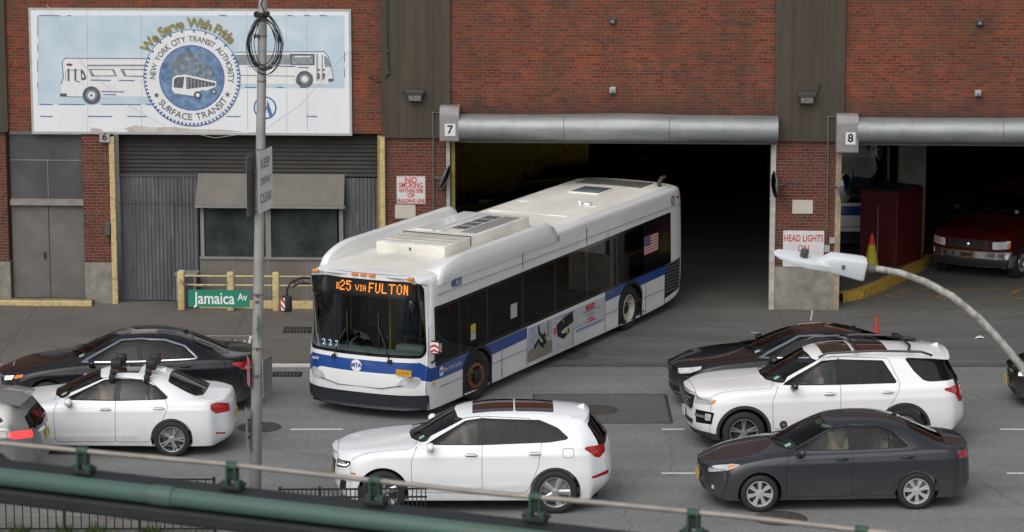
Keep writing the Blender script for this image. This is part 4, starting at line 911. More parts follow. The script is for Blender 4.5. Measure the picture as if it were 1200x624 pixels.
    sh.region('rearglass', round_poly([(-3, 1.7), (.95, 1.7), (.95, 2.25), (-3, 2.25)], .05), 'rear', over=['paint'], **rf)
    sh.region('tail_light', round_poly([(1.05, .9), (1.2, .9), (1.2, 1.3), (1.05, 1.3)], .03), 'rear', over=['paint'], **rf)
    sh.part('body', 'paint', white, t); sh.part('roof', 'roof', roofm, t); sh.part('window_band', ['band', 'frontblack'], blk, t, push=-.001)
    G = lamp_mats(); wg = glass('bus_windshield', (.62, .72, .69), .9); sg = glass('bus_side_glass', (.15, .155, .15), .7)
    sh.part('windshield', 'wshield', wg, t, push=-.004); sh.part('sign_glass', 'signglass', mat('sign_panel', (.008, .008, .009), .18, coat=.4), t)
    for sd in (-1, 1):
        for i in range(len(wins)): sh.part('side_window', 'win%d' % i, sg, t, side=sd, push=-.004)
        for wh in (lambda c: c[:, 0] < 6, lambda c: c[:, 0] > 6):
            sh.part('stripe', 'stripe', blue, t, side=sd, push=.002, where=wh); sh.part('wheel_arch_flare', 'flare', mat('black_trim', (.012, .012, .013), .45), t, side=sd, push=.012, where=wh)
        sh.part('headlight', 'headlight', G['clear'], t, side=sd, push=.004); sh.part('tail_light', 'tail_light', G['red'], t, side=sd, push=.003)
        m = MB(); bm = bmesh.new(); bmesh.ops.create_uvsphere(bm, u_segments=14, v_segments=10, radius=.055)
        for v in bm.verts: v.co = Vector((.245 + v.co.x * .5, sd * 1.02 + v.co.y, .755 + v.co.z))
        m.bm(bm); m.build('head_lamp', G['lit'], t, smooth=True)
    sh.part('rear_window', 'rearglass', blk, t)
    sh.part('bumper', 'bumper', bump, t, push=.035)
    sh.part('engine_grille', 'sidegrille', dark, t, push=-.02)
    ys = -W - .004
    VS = sh.V[sh.V[:, 1] < -.9][::3]; VF = sh.V[sh.V[:, 0] < .8][::2]
    def ysurf(x, z):
        k = (np.abs(VS[:, 0] - x) < .35) & (np.abs(VS[:, 2] - z) < .25); return VS[k, 1].min() if k.any() else -W
    def xsurf(y, z):
        k = (np.abs(VF[:, 1] - y) < .10) & (np.abs(VF[:, 2] - z) < .12); return VF[k, 0].min() if k.any() else 0
    g = MB()
    for i in range(9):
        z = .48 + i * .075; g.box(11.40, 12.20, ysurf(12, z) + .0, ysurf(12, z) + .02, z, z + .028)
    g.build('grille_slats', mat('grille_slat_grey', (.10, .10, .095), .5), t)
    # ---- letters and marks on the near side
    near = lambda x, z, dy=.006: frame((x, ysurf(x, z) - dy, z), (1, 0, 0), (0, 0, 1))
    m = MB(); add_text(m, '4820', .22, near(1.46, 2.43), bold=.003); m.build('fleet_number', mat('fleet_number_blue', (.02, .06, .20), .4), t)
    m = MB().use(white); 
    ax = .80; zc = .872
    m._add([(ax + .095 * math.cos(a), ysurf(ax, zc) - .006, zc + .095 * math.sin(a)) for a in np.linspace(0, 2 * PI, 20, endpoint=False)], [tuple(range(20))])
    add_text(m, 'New York City Bus', .115, near(1.27, .878), bold=.0005, xscale=.78); m.use(blue); add_text(m, 'MTA', .085, near(ax, zc, .009), bold=.003)
    m.build('fleet_lettering', None, t)
    # flag decal
    m = MB().use(mat('flag_red', (.42, .05, .05), .5)); fx, fz, fw_, fh = 10.22, 1.50, .74, .40; yb = ysurf(10.6, 1.7) - .006
    m.box(fx, fx + fw_, yb, yb + .003, fz, fz + fh); m.use(mat('flag_white', (.55, .53, .50), .5))
    for i in range(6): m.box(fx, fx + fw_, yb - .003, yb, fz + fh * (2 * i + 1) / 13, fz + fh * (2 * i + 2) / 13)
    m.use(mat('flag_blue', (.02, .025, .10), .5)); m.box(fx, fx + fw_ * .42, yb - .006, yb - .003, fz + fh * .46, fz + fh)
    m.use(mat('flag_white', (.55, .53, .50), .5))
    for r in range(5):
        for c in range(6): m.box(fx + .02 + c * .048, fx + .032 + c * .048, yb - .008, yb - .006, fz + fh * .5 + .03 + r * .036, fz + fh * .5 + .042 + r * .036)
    m.build('flag_decal', None, t)
    # advertisements
    a0, a1, b0, b1 = 4.50, 6.72, .30, .985; yb = ysurf(5.5, .7) - .005
    m = MB().use(mat('ad_pale_ground', (.52, .53, .54), .45, var=.1, vscale=4)); m.box(a0, 8.18, yb, yb + .004, .985 - .35, .985); m.box(a0, 6.6, yb, yb + .004, b0, .64)
    m.use(mat('ad_pavement', (.23, .20, .16), .6, var=.3, vscale=12)); m.prism([(a0, b0), (5.62, b0), (5.62, .56), (5.1, .60), (a0, .52)], yb - .002, yb, 'y')
    m.use(mat('ad_sky', (.36, .42, .46), .6, var=.15, vscale=6)); m.prism([(a0, .52), (5.1, .60), (5.62, .56), (5.62, .985), (a0, .985)], yb - .002, yb, 'y')
    m.use(mat('ad_black', (.012, .012, .015), .6))
    def limb(p, w, d=.004):
        for (xa, za), (xb, zb) in zip(p[:-1], p[1:]):
            e = Vector((xb - xa, zb - za)); n = Vector((-e.y, e.x)).normalized() * w / 2; e = e.normalized() * w * .25
            m.prism([(xa - e.x + n.x, za - e.y + n.y), (xb + e.x + n.x, zb + e.y + n.y), (xb + e.x - n.x, zb + e.y - n.y), (xa - e.x - n.x, za - e.y - n.y)], yb - d, yb - .002)
    limb([(4.98, .95), (5.02, .80), (5.20, .66)], .075); limb([(4.80, .56), (4.98, .66), (5.06, .58), (5.22, .50)], .08); limb([(5.22, .72), (5.27, .56)], .15, .0045)
    m.use(mat('ad_skin', (.32, .16, .08), .6)); limb([(5.28, .66), (5.44, .72), (5.42, .92)], .06, .005); limb([(5.42, .93), (5.44, .955)], .05)
    m.use(mat('ad_black', (.012, .012, .015), .6)); limb([(5.90, .72), (6.14, .78), (6.55, .84)], .23, .005); limb([(5.9, .62), (6.15, .52), (6.4, .60)], .10, .0045); limb([(6.1, .80), (6.28, .86)], .12); 
    m.use(mat('ad_yellow', (.55, .35, .03), .6)); limb([(6.26, .60), (6.34, .60)], .08, .006); limb([(6.1, .88), (6.16, .80)], .025, .006)
    m.use(mat('ad_pink', (.55, .10, .12), .6)); limb([(5.72, .70), (5.78, .70)], .14, .006)
    m.use(mat('ad_red', (.50, .03, .03), .6)); add_text(m, 'INJURED?', .155, frame((7.45, yb - .004, .89), (1, 0, 0), (0, 0, 1)), bold=.008, xscale=.72)
    for (x, z, w) in ((7.32, .66, .30), (7.38, .60, .36)): 
        for k in range(5): limb([(x + k * w / 5, z - .02), (x + k * w / 5 + .03, z + .03)], .02, .005)
    m.use(mat('ad_blue', (.05, .12, .35), .6))
    for z, x0, x1 in ((.81, 7.05, 7.95), (.52, 6.75, 8.15), (.49, 6.75, 8.1)): m.box(x0, x1, yb - .004, yb - .002, z, z + .012)
    for k in range(16): limb([(5.75 + k * .06, .93 + .006 * (k % 3)), (5.78 + k * .06, .965 - .01 * (k % 2))], .014, .005)
    for k in range(7): limb([(7.32 + k * .05, .735), (7.34 + k * .05, .765)], .014, .005)
    m.build('advertisement', None, t)
    # shut lines of the side panels
    m = MB()
    for x in (3.35, 4.46, 6.62, 8.2, 10.32, 11.34):
        m.box(x, x + .010, -W - .003, -W + .02, .25, 1.0)
    for x in (4.3, 7.3): m.box(x, x + .008, -W + .005, -W + .04, 2.2, 2.55)
    m.box(.75, 12.2, -W - .0035, -W + .01, .985 - .40, .985 - .395)
    m.build('panel_joint', mat('joint_line', (.10, .10, .10), .8), t)
    m = MB(); m.box(.7, 12.25, -1.292, -1.26, 2.335, 2.343); m.build('roof_joint', mat('joint_grey', (.30, .30, .29), .8), t)
    m = MB().use(mat('window_notice', (.42, .48, .50), .5)); yb = ysurf(3.9, 1.5) - .004; m.box(3.74, 4.02, yb, yb + .003, 1.32, 1.60); m.build('window_sticker', None, t)
    m = MB().use(mat('sticker_yellow', (.50, .45, .05), .5)); m.box(2.02, 2.22, yb, yb + .003, 1.36, 1.52); m.use(mat('window_notice', (.42, .48, .50), .5)); m.box(2.02, 2.22, yb, yb + .003, 1.22, 1.35); m.build('window_sticker', None, t)
    # small marks rear top, reflectors
    m = MB().use(mat('badge_grey', (.22, .20, .20), .5)); yb = ysurf(11.8, 2.45) - .004
    m._add([(11.80 + .11 * math.cos(a), yb, 2.46 + .11 * math.sin(a)) for a in np.linspace(0, 2 * PI, 20, endpoint=False)], [tuple(range(20))])
    m.use(mat('badge_pale', (.5, .45, .42), .5)); m._add([(11.80 + .06 * math.cos(a), yb - .003, 2.46 + .06 * math.sin(a)) for a in np.linspace(0, 2 * PI, 12, endpoint=False)], [tuple(range(12))]); m.build('round_badge', None, t)
    m = MB(); m.box(12.0, 12.1, yb - .01, yb + .01, 2.48, 2.52); m.build('side_marker_light', G['red'], t)
    m = MB(); m.box(9.0, 9.03, 0, 0.01, 0, .01)
    for x, z, c in ((10.2, .30, 'red'), (6.62, .33, 'amber'), (.50, .70, 'amber')):
        m = MB(); y = ysurf(x, z); m.box(x - .035, x + .035, y - .012, y + .01, z - .02, z + .02); m.build('reflector', G[c], t)
    # ---- front face furniture
    A_ = lambda y, z, d=.008: frame((xsurf(y, z) - d, y, z), (0, -1, 0), (0, 0, 1))
    # LED sign: real dots behind the sign glass, proud of it
    m = MB(); p = .0265
    def word(s_, y, z0, sc, q=p):
        for ch in s_:
            g_ = LED[ch]
            for r, line in enumerate(g_):
                for c, b in enumerate(line):
                    if b == '1':
                        yy = y - c * q * sc; zz = z0 + (6 - r) * q * sc; e = q * sc * .43
                        m._add([(xsurf(yy, zz) - .006, yy + e, zz - e), (xsurf(yy, zz) - .006, yy - e, zz - e), (xsurf(yy, zz) - .006, yy - e, zz + e), (xsurf(yy, zz) - .006, yy + e, zz + e)], [(0, 1, 2, 3)])
            y -= (len(g_[0]) + 1) * q * sc
        return y
    y = word('B', .56, 2.395, .64); y = word('25', y, 2.385, 1.0); y = word('VIA', y - .06, 2.395, .60); word('FULTON', y - .05, 2.385, 1.0)
    m.build('route_display', mat('led_orange', (.9, .25, .02), .5, emis=((1.0, .30, .05), 1.0)), t)
    m = MB().use(white); m._add([(xsurf(0.06, 1.01) - .008, .06 + .115 * math.cos(a), 1.01 + .115 * math.sin(a)) for a in np.linspace(0, 2 * PI, 24, endpoint=False)], [tuple(range(24))])
    m.use(blue); add_text(m, 'MTA', .105, A_(.06, 1.01, .011), bold=.004); m.use(white); add_text(m, '4820', .075, A_(.98, 1.05, .03)); m.build('front_emblem', None, t)
    m = MB().use(mat('number_cyan', (.30, .50, .62), .4, emis=((.4, .65, .8), .25)))
    for k in range(3): add_text(m, '2', .16, A_(.80 - k * .15, 1.37, .004), bold=.003)
    m.build('run_number', None, t)
    m = MB().use(mat('plate_orange', (.60, .30, .02), .5)); x = xsurf(-.90, .96) - .02; m.box(x - .012, x, -1.06, -.74, .885, 1.0); m.use(dark); add_text(m, 'L 37170', .07, frame((x - .014, -.90, .94), (0, -1, 0), (0, 0, 1))); m.build('license_plate', None, t)
    for y_ in (1.0, .18, .0, -.18, -1.0):
        m = MB(); x = xsurf(y_, 2.68); m.box(x - .03, x + .05, y_ - .065, y_ + .065, 2.665, 2.715, .012); m.build('marker_light', G['amber'], t)
    m = MB()
    for y_ in (.62, -.66): m.box(xsurf(y_, 2.66) - .01, xsurf(y_, 2.66) + .02, y_ - .32, y_ + .32, 2.655, 2.672)
    m.build('roof_gutter', mat('gutter_grey', (.3, .3, .3), .6), t)
    m = MB(); m.tube([(xsurf(.85, .70) - .006, .85, .70), (xsurf(.4, .64) - .004, .45, .62), (xsurf(-.4, .64) - .004, -.45, .62), (xsurf(-.85, .70) - .006, -.85, .70)], .008, 6); m.build('bumper_moulding', mat('joint_line', (.10, .10, .10), .8), t)
    for y0, y1, zz in ((.55, .28, 1.95), (-.62, -.38, 1.92)):
        m = MB(); x = xsurf(y0, 1.2) - .03; m.tube([(x, y0, 1.14), (xsurf(y1, 1.5) - .03, (y0 + y1) / 2, 1.5), (xsurf(y1, 1.7) - .025, y1, 1.72)], .012, 8)
        m.tube([(xsurf(y1, 1.4) - .02, y1 - .03, 1.32), (xsurf(y1, 1.9) - .02, y1 + .03, 2.0)], .011, 6); m.box(x - .02, x + .04, y0 - .04, y0 + .04, 1.10, 1.17, .01); m.build('wiper', dark, t, smooth=True)
    # mirrors
    red = mat('mirror_red_stripe', (.45, .03, .03), .5)
    m = MB().use(dark); x = .10
    m.tube([(.42, 1.26, 2.48), (.32, 1.38, 2.50), (.16, 1.52, 2.42), (.10, 1.57, 2.30), (.10, 1.57, 2.16)], .022, 8); m.tube([(.42, 1.26, 2.38), (.30, 1.38, 2.40), (.16, 1.50, 2.34)], .016, 8)
    for q in range(3): m.tube([(.34 - .06 * q, 1.34 + .06 * q, 2.39), (.30 - .06 * q, 1.38 + .06 * q, 2.49)], .01, 6)
    m.box(.04, .16, 1.48, 1.68, 1.86, 2.18, .05); mo = m.build('wing_mirror', None, t, smooth=True, angle=R(40))
    m = MB().use(white); m.box(.028, .038, 1.58, 1.665, 1.90, 2.14, .004); m.use(red); m.prism([(1.58, 1.90), (1.66, 1.98), (1.66, 2.03), (1.58, 1.95)], .022, .028, 'x'); m.prism([(1.58, 2.02), (1.66, 2.10), (1.66, 2.14), (1.62, 2.14), (1.58, 2.08)], .022, .028, 'x'); m.build('warning_stripes', None, mo)
    m = MB().use(dark); m.tube([(.46, -1.28, 1.10), (.40, -1.38, 1.16), (.34, -1.42, 1.30)], .02, 8); m.box(.28, .38, -1.53, -1.33, 1.30, 1.55, .04); mo = m.build('wing_mirror', None, t, smooth=True, angle=R(40))
    m = MB().use(white); m.box(.270, .279, -1.52, -1.35, 1.33, 1.53, .004); m.use(red)
    for q in (0, .09): m.prism([(-1.52, 1.33 + q), (-1.435, 1.37 + q), (-1.35, 1.33 + q), (-1.35, 1.37 + q), (-1.435, 1.41 + q), (-1.52, 1.37 + q)], .264, .270, 'x')
    m.use(white); m.prism(rounded(.29, .37, 1.35, 1.51, .02), -1.536, -1.532, 'y'); m.use(red)
    for q in (0, .08): m.prism([(.29, 1.36 + q), (.33, 1.40 + q), (.37, 1.36 + q), (.37, 1.39 + q), (.33, 1.43 + q), (.29, 1.39 + q)], -1.542, -1.536, 'y')
    m.build('warning_stripes', None, mo)
    # ---- roof equipment
    ac = MB(); zr = 2.76
    ac.box(2.05, 3.15, -.74, .74, zr - .02, 2.97, .03); ac.box(3.15, 5.75, -.74, .74, zr - .02, 2.99, .03); ao = ac.build('roof_air_conditioner', roofm, t, smooth=True, angle=R(30))
    g = MB()
    for x in np.arange(2.25, 3.1, .28): g.box(x, x + .012, -.70, .70, 2.968, 2.974)
    g.box(3.155, 3.17, -.74, .74, 2.8, 2.996)
    for y in (-.66, -.60, -.54, -.48, -.42, -.36): g.box(3.5, 5.5, y, y + .03, 2.99, 2.994)
    g.box(2.044, 2.05, -.02, .02, 2.84, 2.90)
    g.build('vent_slots', mat('vent_dark', (.09, .09, .09), .7), ao)
    for i in range(4):
        g = MB(); x = 4.0 + i * .42; g.box(x - .17, x + .17, -.28, .02, 2.990, 2.997, .004); [g.box(x - .16 + q * .065, x - .14 + q * .065, -.27, .01, 2.997, 3.001) for q in range(5)]; g.build('fan', mat('fan_dark', (.09, .10, .115), .6, var=.5, vscale=12), ao)
    g = MB(); g.box(3.4, 5.6, .22, .62, 2.99, 3.015, .01); g.box(3.4, 5.6, .02, .16, 2.99, 3.01, .008); g.build('access_lid', white, ao)
    def fairing(y0, y1, x0, x1, zt):
        # long hooped panel with rounded nose and tail
        n = 26; vs = []; fs = []
        for i in range(n):
            q = i / (n - 1); x = x0 + (x1 - x0) * q; h = min(1, (1 - (1 - min(1, (x - x0) / 1.1)) ** 2) ** .5 if x - x0 < 1.1 else 1); h = min(h, (1 - max(0, (x - (x1 - .5)) / .5) ** 2.5)); h = max(h, .02)
            zt_ = 2.60 + (zt - 2.60) * h; sg = 1 if y1 > y0 else -1
            pts = [(x, y0, 2.50), (x, y0 - sg * .004, 2.60), (x, y0 + sg * .03, zt_ - .05 * h), (x, y0 + sg * .10, zt_), (x, y0 + sg * .17, zt_ - .03 * h), (x, y1, 2.76 if h > .1 else 2.70), (x, y1, 2.6)]
            vs += pts
        for i in range(n - 1):
            for j in range(6): fs.append((i * 7 + j, (i + 1) * 7 + j, (i + 1) * 7 + j + 1, i * 7 + j + 1))
        fs += [tuple(range(7)), tuple(range((n - 1) * 7, n * 7))[::-1]]
        return MB()._add(vs, fs)
    fairing(-1.285, -.86, .75, 6.0, 2.93).build('roof_fairing', white, t, smooth=True)
    # far fairing: an open hoop with a thin wall
    n = 30; vs = []; fs = []
    for i in range(n):
        q = i / (n - 1); x = .75 + 5.6 * q; h = (1 - (1 - min(1, (x - .75) / 1.2)) ** 2) ** .5 if x < 1.95 else 1; h *= (1 - max(0, (x - 5.9) / .45) ** 3 * .9); z = 2.62 + .40 * max(h, .02)
        vs += [(x, 1.285, 2.45), (x, 1.27, z - .03), (x, 1.23, z), (x, 1.15, z), (x, 1.11, z - .04), (x, 1.12, 2.60)]
    for i in range(n - 1):
        for j in range(5): fs.append((i * 6 + j, (i + 1) * 6 + j, (i + 1) * 6 + j + 1, i * 6 + j + 1))
    fs += [tuple(range(6)), tuple(range((n - 1) * 6, n * 6))[::-1]]
    MB()._add(vs, fs).build('roof_fairing', white, t, smooth=True)
    h = MB().use(roofm); h.box(9.95, 10.75, -.36, .36, 2.765, 2.81, .02); h.use(mat('hatch_glass', (.16, .20, .21), .25, coat=.5)); h.box(10.02, 10.68, -.29, .29, 2.812, 2.822, .004); h.use(dark); h.box(9.99, 10.71, -.32, .32, 2.809, 2.813); h.build('roof_hatch', None, t, smooth=True, angle=R(40))
    m = MB(); m.box(7.2, 7.24, -.9, .9, 2.755, 2.785, .01); m.box(8.6, 8.63, -.9, .9, 2.755, 2.775); m.box(7.2, 8.6, .55, .58, 2.76, 2.785); m.build('roof_seam', roofm, t)
    m = MB(); m.box(8.6, 8.8, -.75, -.62, 2.75, 2.83, .02); m.box(8.62, 8.7, -.55, -.48, 2.76, 2.86, .02); m.build('roof_antenna', white, t)
    m = MB(); m.box(11.25, 11.95, -.75, .80, 2.74, 2.785, .01); 
    m.build('engine_vent', mat('roof_vent_grey', (.10, .10, .09), .8, var=.4, vscale=8), t)
    m = MB(); m.tube([(11.75, -.98, 2.7), (11.75, -.98, 2.84), (11.82, -1.0, 2.92), (11.92, -1.04, 2.94)], [.045, .045, .045, .04], 12); m.build('exhaust_pipe', mat('rusty_pipe', (.07, .045, .03), .8, var=.5, vscale=20), t, smooth=True)
    # ---- wheels
    rub = mat('tyre_rubber', (.018, .018, .019), .75, var=.25, vscale=30)
    for xw, front in ((2.3, True), (9.51, False)):
        for sd in (-1, 1):
            r = .485; w = MB(); w.lathe([(0, .24), (.28, .24), (.28, .05)], n=32); w.v = [(a, -sd * b, c) for a, b, c in w.v]; wo = w.build('wheel', dark, t, smooth=True, angle=R(40)); wo.location = (xw, sd * (W - .03), r); wo.rotation_euler = (0, 0, R(-8) if front else 0)
            ty = MB(); ty.lathe([(.285, .02), (.30, .0), (.39, -.012), (.455, .0), (.48, .018), (r, .04), (r, .07), (.478, .072), (r, .076), (r, .14), (.478, .142), (r, .146), (r, .22), (.46, .27), (.30, .27)], n=56); ty.v = [(a, -sd * b, c) for a, b, c in ty.v]; ty.build('tyre', rub, wo, smooth=True, angle=R(50))
            rm = MB()
            if front:
                rm.use(mat('steel_rim_grey', (.06, .06, .06), .5, metal=.5)); rm.lathe([(.287, .012), (.275, .0), (.26, .03), (.245, .06), (.10, .05), (.09, -.03), (0, -.035)], n=40)
                rm.use(mat('rust_orange', (.22, .075, .035), .8, var=.9, vscale=30)); rm.lathe([(.252, -.0), (.215, -.008), (.185, .0), (.185, .05)], n=40)
                rm.use(mat('bolt_steel', (.3, .3, .3), .4, metal=.8))
                for q in range(10): a = 2 * PI * q / 10; rm.cyl((.21 * math.cos(a), .0, .21 * math.sin(a)), (.21 * math.cos(a), -.035, .21 * math.sin(a)), .016, 6)
                rm.use(dark); rm.lathe([(.11, .0), (.11, -.05), (.07, -.07), (0, -.07)], n=20)
            else:
                rm.use(mat('rim_white_worn', (.50, .47, .40), .5, var=.2, vscale=8, grime=.5)); rm.lathe([(.29, .008), (.278, -.004), (.262, .01), (.25, .10), (.20, .15), (.12, .16), (0, .165)], n=40)
                rm.use(dark); rm.lathe([(.13, .155), (.12, .06), (.08, .04), (0, .04)], n=20)
            rm.v = [(a, -sd * b if sd < 0 else -b, c) for a, b, c in rm.v] if sd > 0 else rm.v
            rm.build('rim', None, wo, smooth=True, angle=R(40))
    # ---- inside and underneath
    m = MB()
    for xw in WX:
        for sd in (-1, 1):
            rim_ = [(xw + .60 * max(-.93, min(.93, math.cos(a) * 1.05)), .46 + .60 * .93 * math.sin(a)) for a in np.linspace(R(-20), R(200), 30)]; n_ = len(rim_)
            m._add([(a, sd * (W - .03), b) for a, b in rim_] + [(a, sd * (W - .6), b) for a, b in rim_], [(i, i + 1, n_ + i + 1, n_ + i) for i in range(n_ - 1)] + [tuple(range(n_, 2 * n_))])
    m.box(.5, 1.6, -1.2, 1.2, .28, .40); m.box(3.0, 8.8, -1.2, 1.2, .28, .40); m.box(1.5, 11.9, -.65, .65, .28, .42); m.build('underbody', dark, t)
    m = MB().use(mat('bus_interior_grey', (.16, .17, .17), .7)); m.box(.35, .75, -1.15, 1.15, .5, 1.22, .05); m.box(.5, 1.3, -1.15, -.3, .42, 1.0); m.box(.75, 1.0, -.95, -.35, 1.1, 1.30, .05)
    m.box(1.3, 11.8, -1.2, 1.2, 2.30, 2.34); m.use(mat('bus_seat_blue', (.06, .09, .20), .7))
    for x in np.arange(3.3, 10.5, .95):
        for y in (-.85, .85): m.box(x, x + .45, y - .28, y + .28, .80, .90, .03); m.box(x + .42, x + .52, y - .28, y + .28, .85, 1.45, .03)
    m.box(1.35, 1.85, -.95, -.45, .9, 1.02, .04); m.box(1.80, 1.95, -.95, -.45, 1.0, 1.72, .05)
    m.use(mat('pole_yellow', (.55, .38, .03), .4))
    for x in np.arange(2.2, 10.4, 1.25):
        for y in (-.52, .52): m.cyl((x, y, .45), (x, y, 2.28), .018, 8)
        m.tube([(x, -1.0, 1.25), (x + .02, -.98, 1.5), (x + .2, -.98, 1.56), (x + .6, -.98, 1.56), (x + .8, -.98, 1.48), (x + .82, -1.0, 1.25)], .018, 8)
    m.build('cabin_fittings', None, t, smooth=True, angle=R(30))
    m = MB(); m.tube([(.98 + .06 * math.sin(a), -.65 + .24 * math.cos(a), 1.30 + .22 * math.sin(a) * .5) for a in np.linspace(0, 2 * PI, 24, endpoint=False)], .018, 8, close=True); m.build('steering_wheel', dark, t)
    return t
# ================================================================ street, depot and fittings
def brick_mat(name, c1, c2, mortar, seed=0.0, dirt=.5):
    t = NT(name); tc = t.add('ShaderNodeTexCoord'); sp = t.add('ShaderNodeSeparateXYZ'); cb = t.add('ShaderNodeCombineXYZ')
    t.link(tc.outputs['Object'], sp.inputs[0]); ad = t.add('ShaderNodeMath', operation='ADD'); t.link(sp.outputs[0], ad.inputs[0]); t.link(sp.outputs[1], ad.inputs[1])
    t.link(ad.outputs[0], cb.inputs[0]); t.link(sp.outputs[2], cb.inputs[1]); v = cb.outputs[0]
    b = t.add('ShaderNodeTexBrick'); t.link(v, b.inputs['Vector']); b.offset = .5; b.squash = .5; b.squash_frequency = 6
    for k, q in (('Scale', 1.0), ('Mortar Size', .0072), ('Mortar Smooth', .3), ('Bias', 0.0), ('Brick Width', .212), ('Row Height', .0677)): b.inputs[k].default_value = q
    b.inputs['Color1'].default_value = (0, 0, 0, 1); b.inputs['Color2'].default_value = (1, 1, 1, 1); b.inputs['Mortar'].default_value = (.5, .5, .5, 1)
    # per-brick tone + patches of browner and darker brick
    wn = t.add('ShaderNodeTexVoronoi', feature='F1'); wn.inputs['Scale'].default_value = 1.0
    mp = t.add('ShaderNodeMapping'); mp.inputs['Scale'].default_value = (4.7, 14.8, 1); t.link(v, mp.inputs[0]); t.link(mp.outputs[0], wn.inputs['Vector'])
    tone = t.ramp(b.outputs['Color'], [(0, c1), (.45, tuple((x + y) / 2 for x, y in zip(c1, c2))), (1, c2)])
    vs = t.add('ShaderNodeSeparateColor'); t.link(wn.outputs['Color'], vs.inputs[0])
    darkb = t.ramp(vs.outputs[0], [(.70, (0, 0, 0)), (.86, (.85, .85, .85))]); n2 = t.noise(v, .9, 4, .65)
    dm = t.add('ShaderNodeMath', operation='MULTIPLY'); t.link(darkb, dm.inputs[0]); t.link(t.ramp(n2, [(.38, (0, 0, 0)), (.62, (1, 1, 1))]), dm.inputs[1])
    c = t.mix(dm.outputs[0], tone, (.040, .026, .018))
    brown = t.ramp(vs.outputs[1], [(.62, (0, 0, 0)), (.8, (.75, .75, .75))]); c = t.mix(brown, c, (.12, .055, .028))
    # mortar
    c = t.mix(b.outputs['Fac'], c, mortar)
    # weather stains: broad noise stretched downwards, soot
    mp2 = t.add('ShaderNodeMapping'); mp2.inputs['Scale'].default_value = (.9, .28, 1); mp2.inputs['Location'].default_value = (seed, 0, 0); t.link(v, mp2.inputs[0])
    st = t.ramp(t.noise(mp2.outputs[0], 1.6, 7, .68), [(.40, (0, 0, 0)), (.74, (1, 1, 1))]); sm = t.add('ShaderNodeMath', operation='MULTIPLY'); t.link(st, sm.inputs[0]); sm.inputs[1].default_value = dirt
    c = t.mix(sm.outputs[0], c, (.045, .034, .028)); 
    # soot above the shutter housings
    zr = t.add('ShaderNodeMapRange'); zr.inputs[1].default_value = 4.25; zr.inputs[2].default_value = 4.85; zr.inputs[3].default_value = .75; zr.inputs[4].default_value = 0; t.link(sp.outputs[2], zr.inputs[0])
    zl = t.add('ShaderNodeMath', operation='GREATER_THAN'); t.link(sp.outputs[2], zl.inputs[0]); zl.inputs[1].default_value = 4.1
    zx = t.add('ShaderNodeMath', operation='GREATER_THAN'); t.link(sp.outputs[0], zx.inputs[0]); zx.inputs[1].default_value = -1.6
    z1 = t.add('ShaderNodeMath', operation='MULTIPLY'); t.link(zr.outputs[0], z1.inputs[0]); t.link(zl.outputs[0], z1.inputs[1])
    z2 = t.add('ShaderNodeMath', operation='MULTIPLY'); t.link(z1.outputs[0], z2.inputs[0]); t.link(zx.outputs[0], z2.inputs[1])
    z3 = t.add('ShaderNodeMath', operation='MULTIPLY'); t.link(z2.outputs[0], z3.inputs[0]); t.link(t.ramp(t.noise(v, 2.2, 4), [(.3, (.4, .4, .4)), (.7, (1, 1, 1))]), z3.inputs[1])
    c = t.mix(z3.outputs[0], c, (.028, .025, .022))
    g = t.ramp(t.noise(v, 60, 3), [(.3, (.82, .82, .82)), (.7, (1.15, 1.15, 1.15))]); c = t.mix(1.0, c, g, 'MULTIPLY')
    t.link(c, t.b.inputs['Base Color']); t.b.inputs['Roughness'].default_value = .9
    bf = t.add('ShaderNodeMath', operation='SUBTRACT'); bf.inputs[0].default_value = 1; t.link(b.outputs['Fac'], bf.inputs[1]); t.bump(bf.outputs[0], .6, .006)
    return t.m

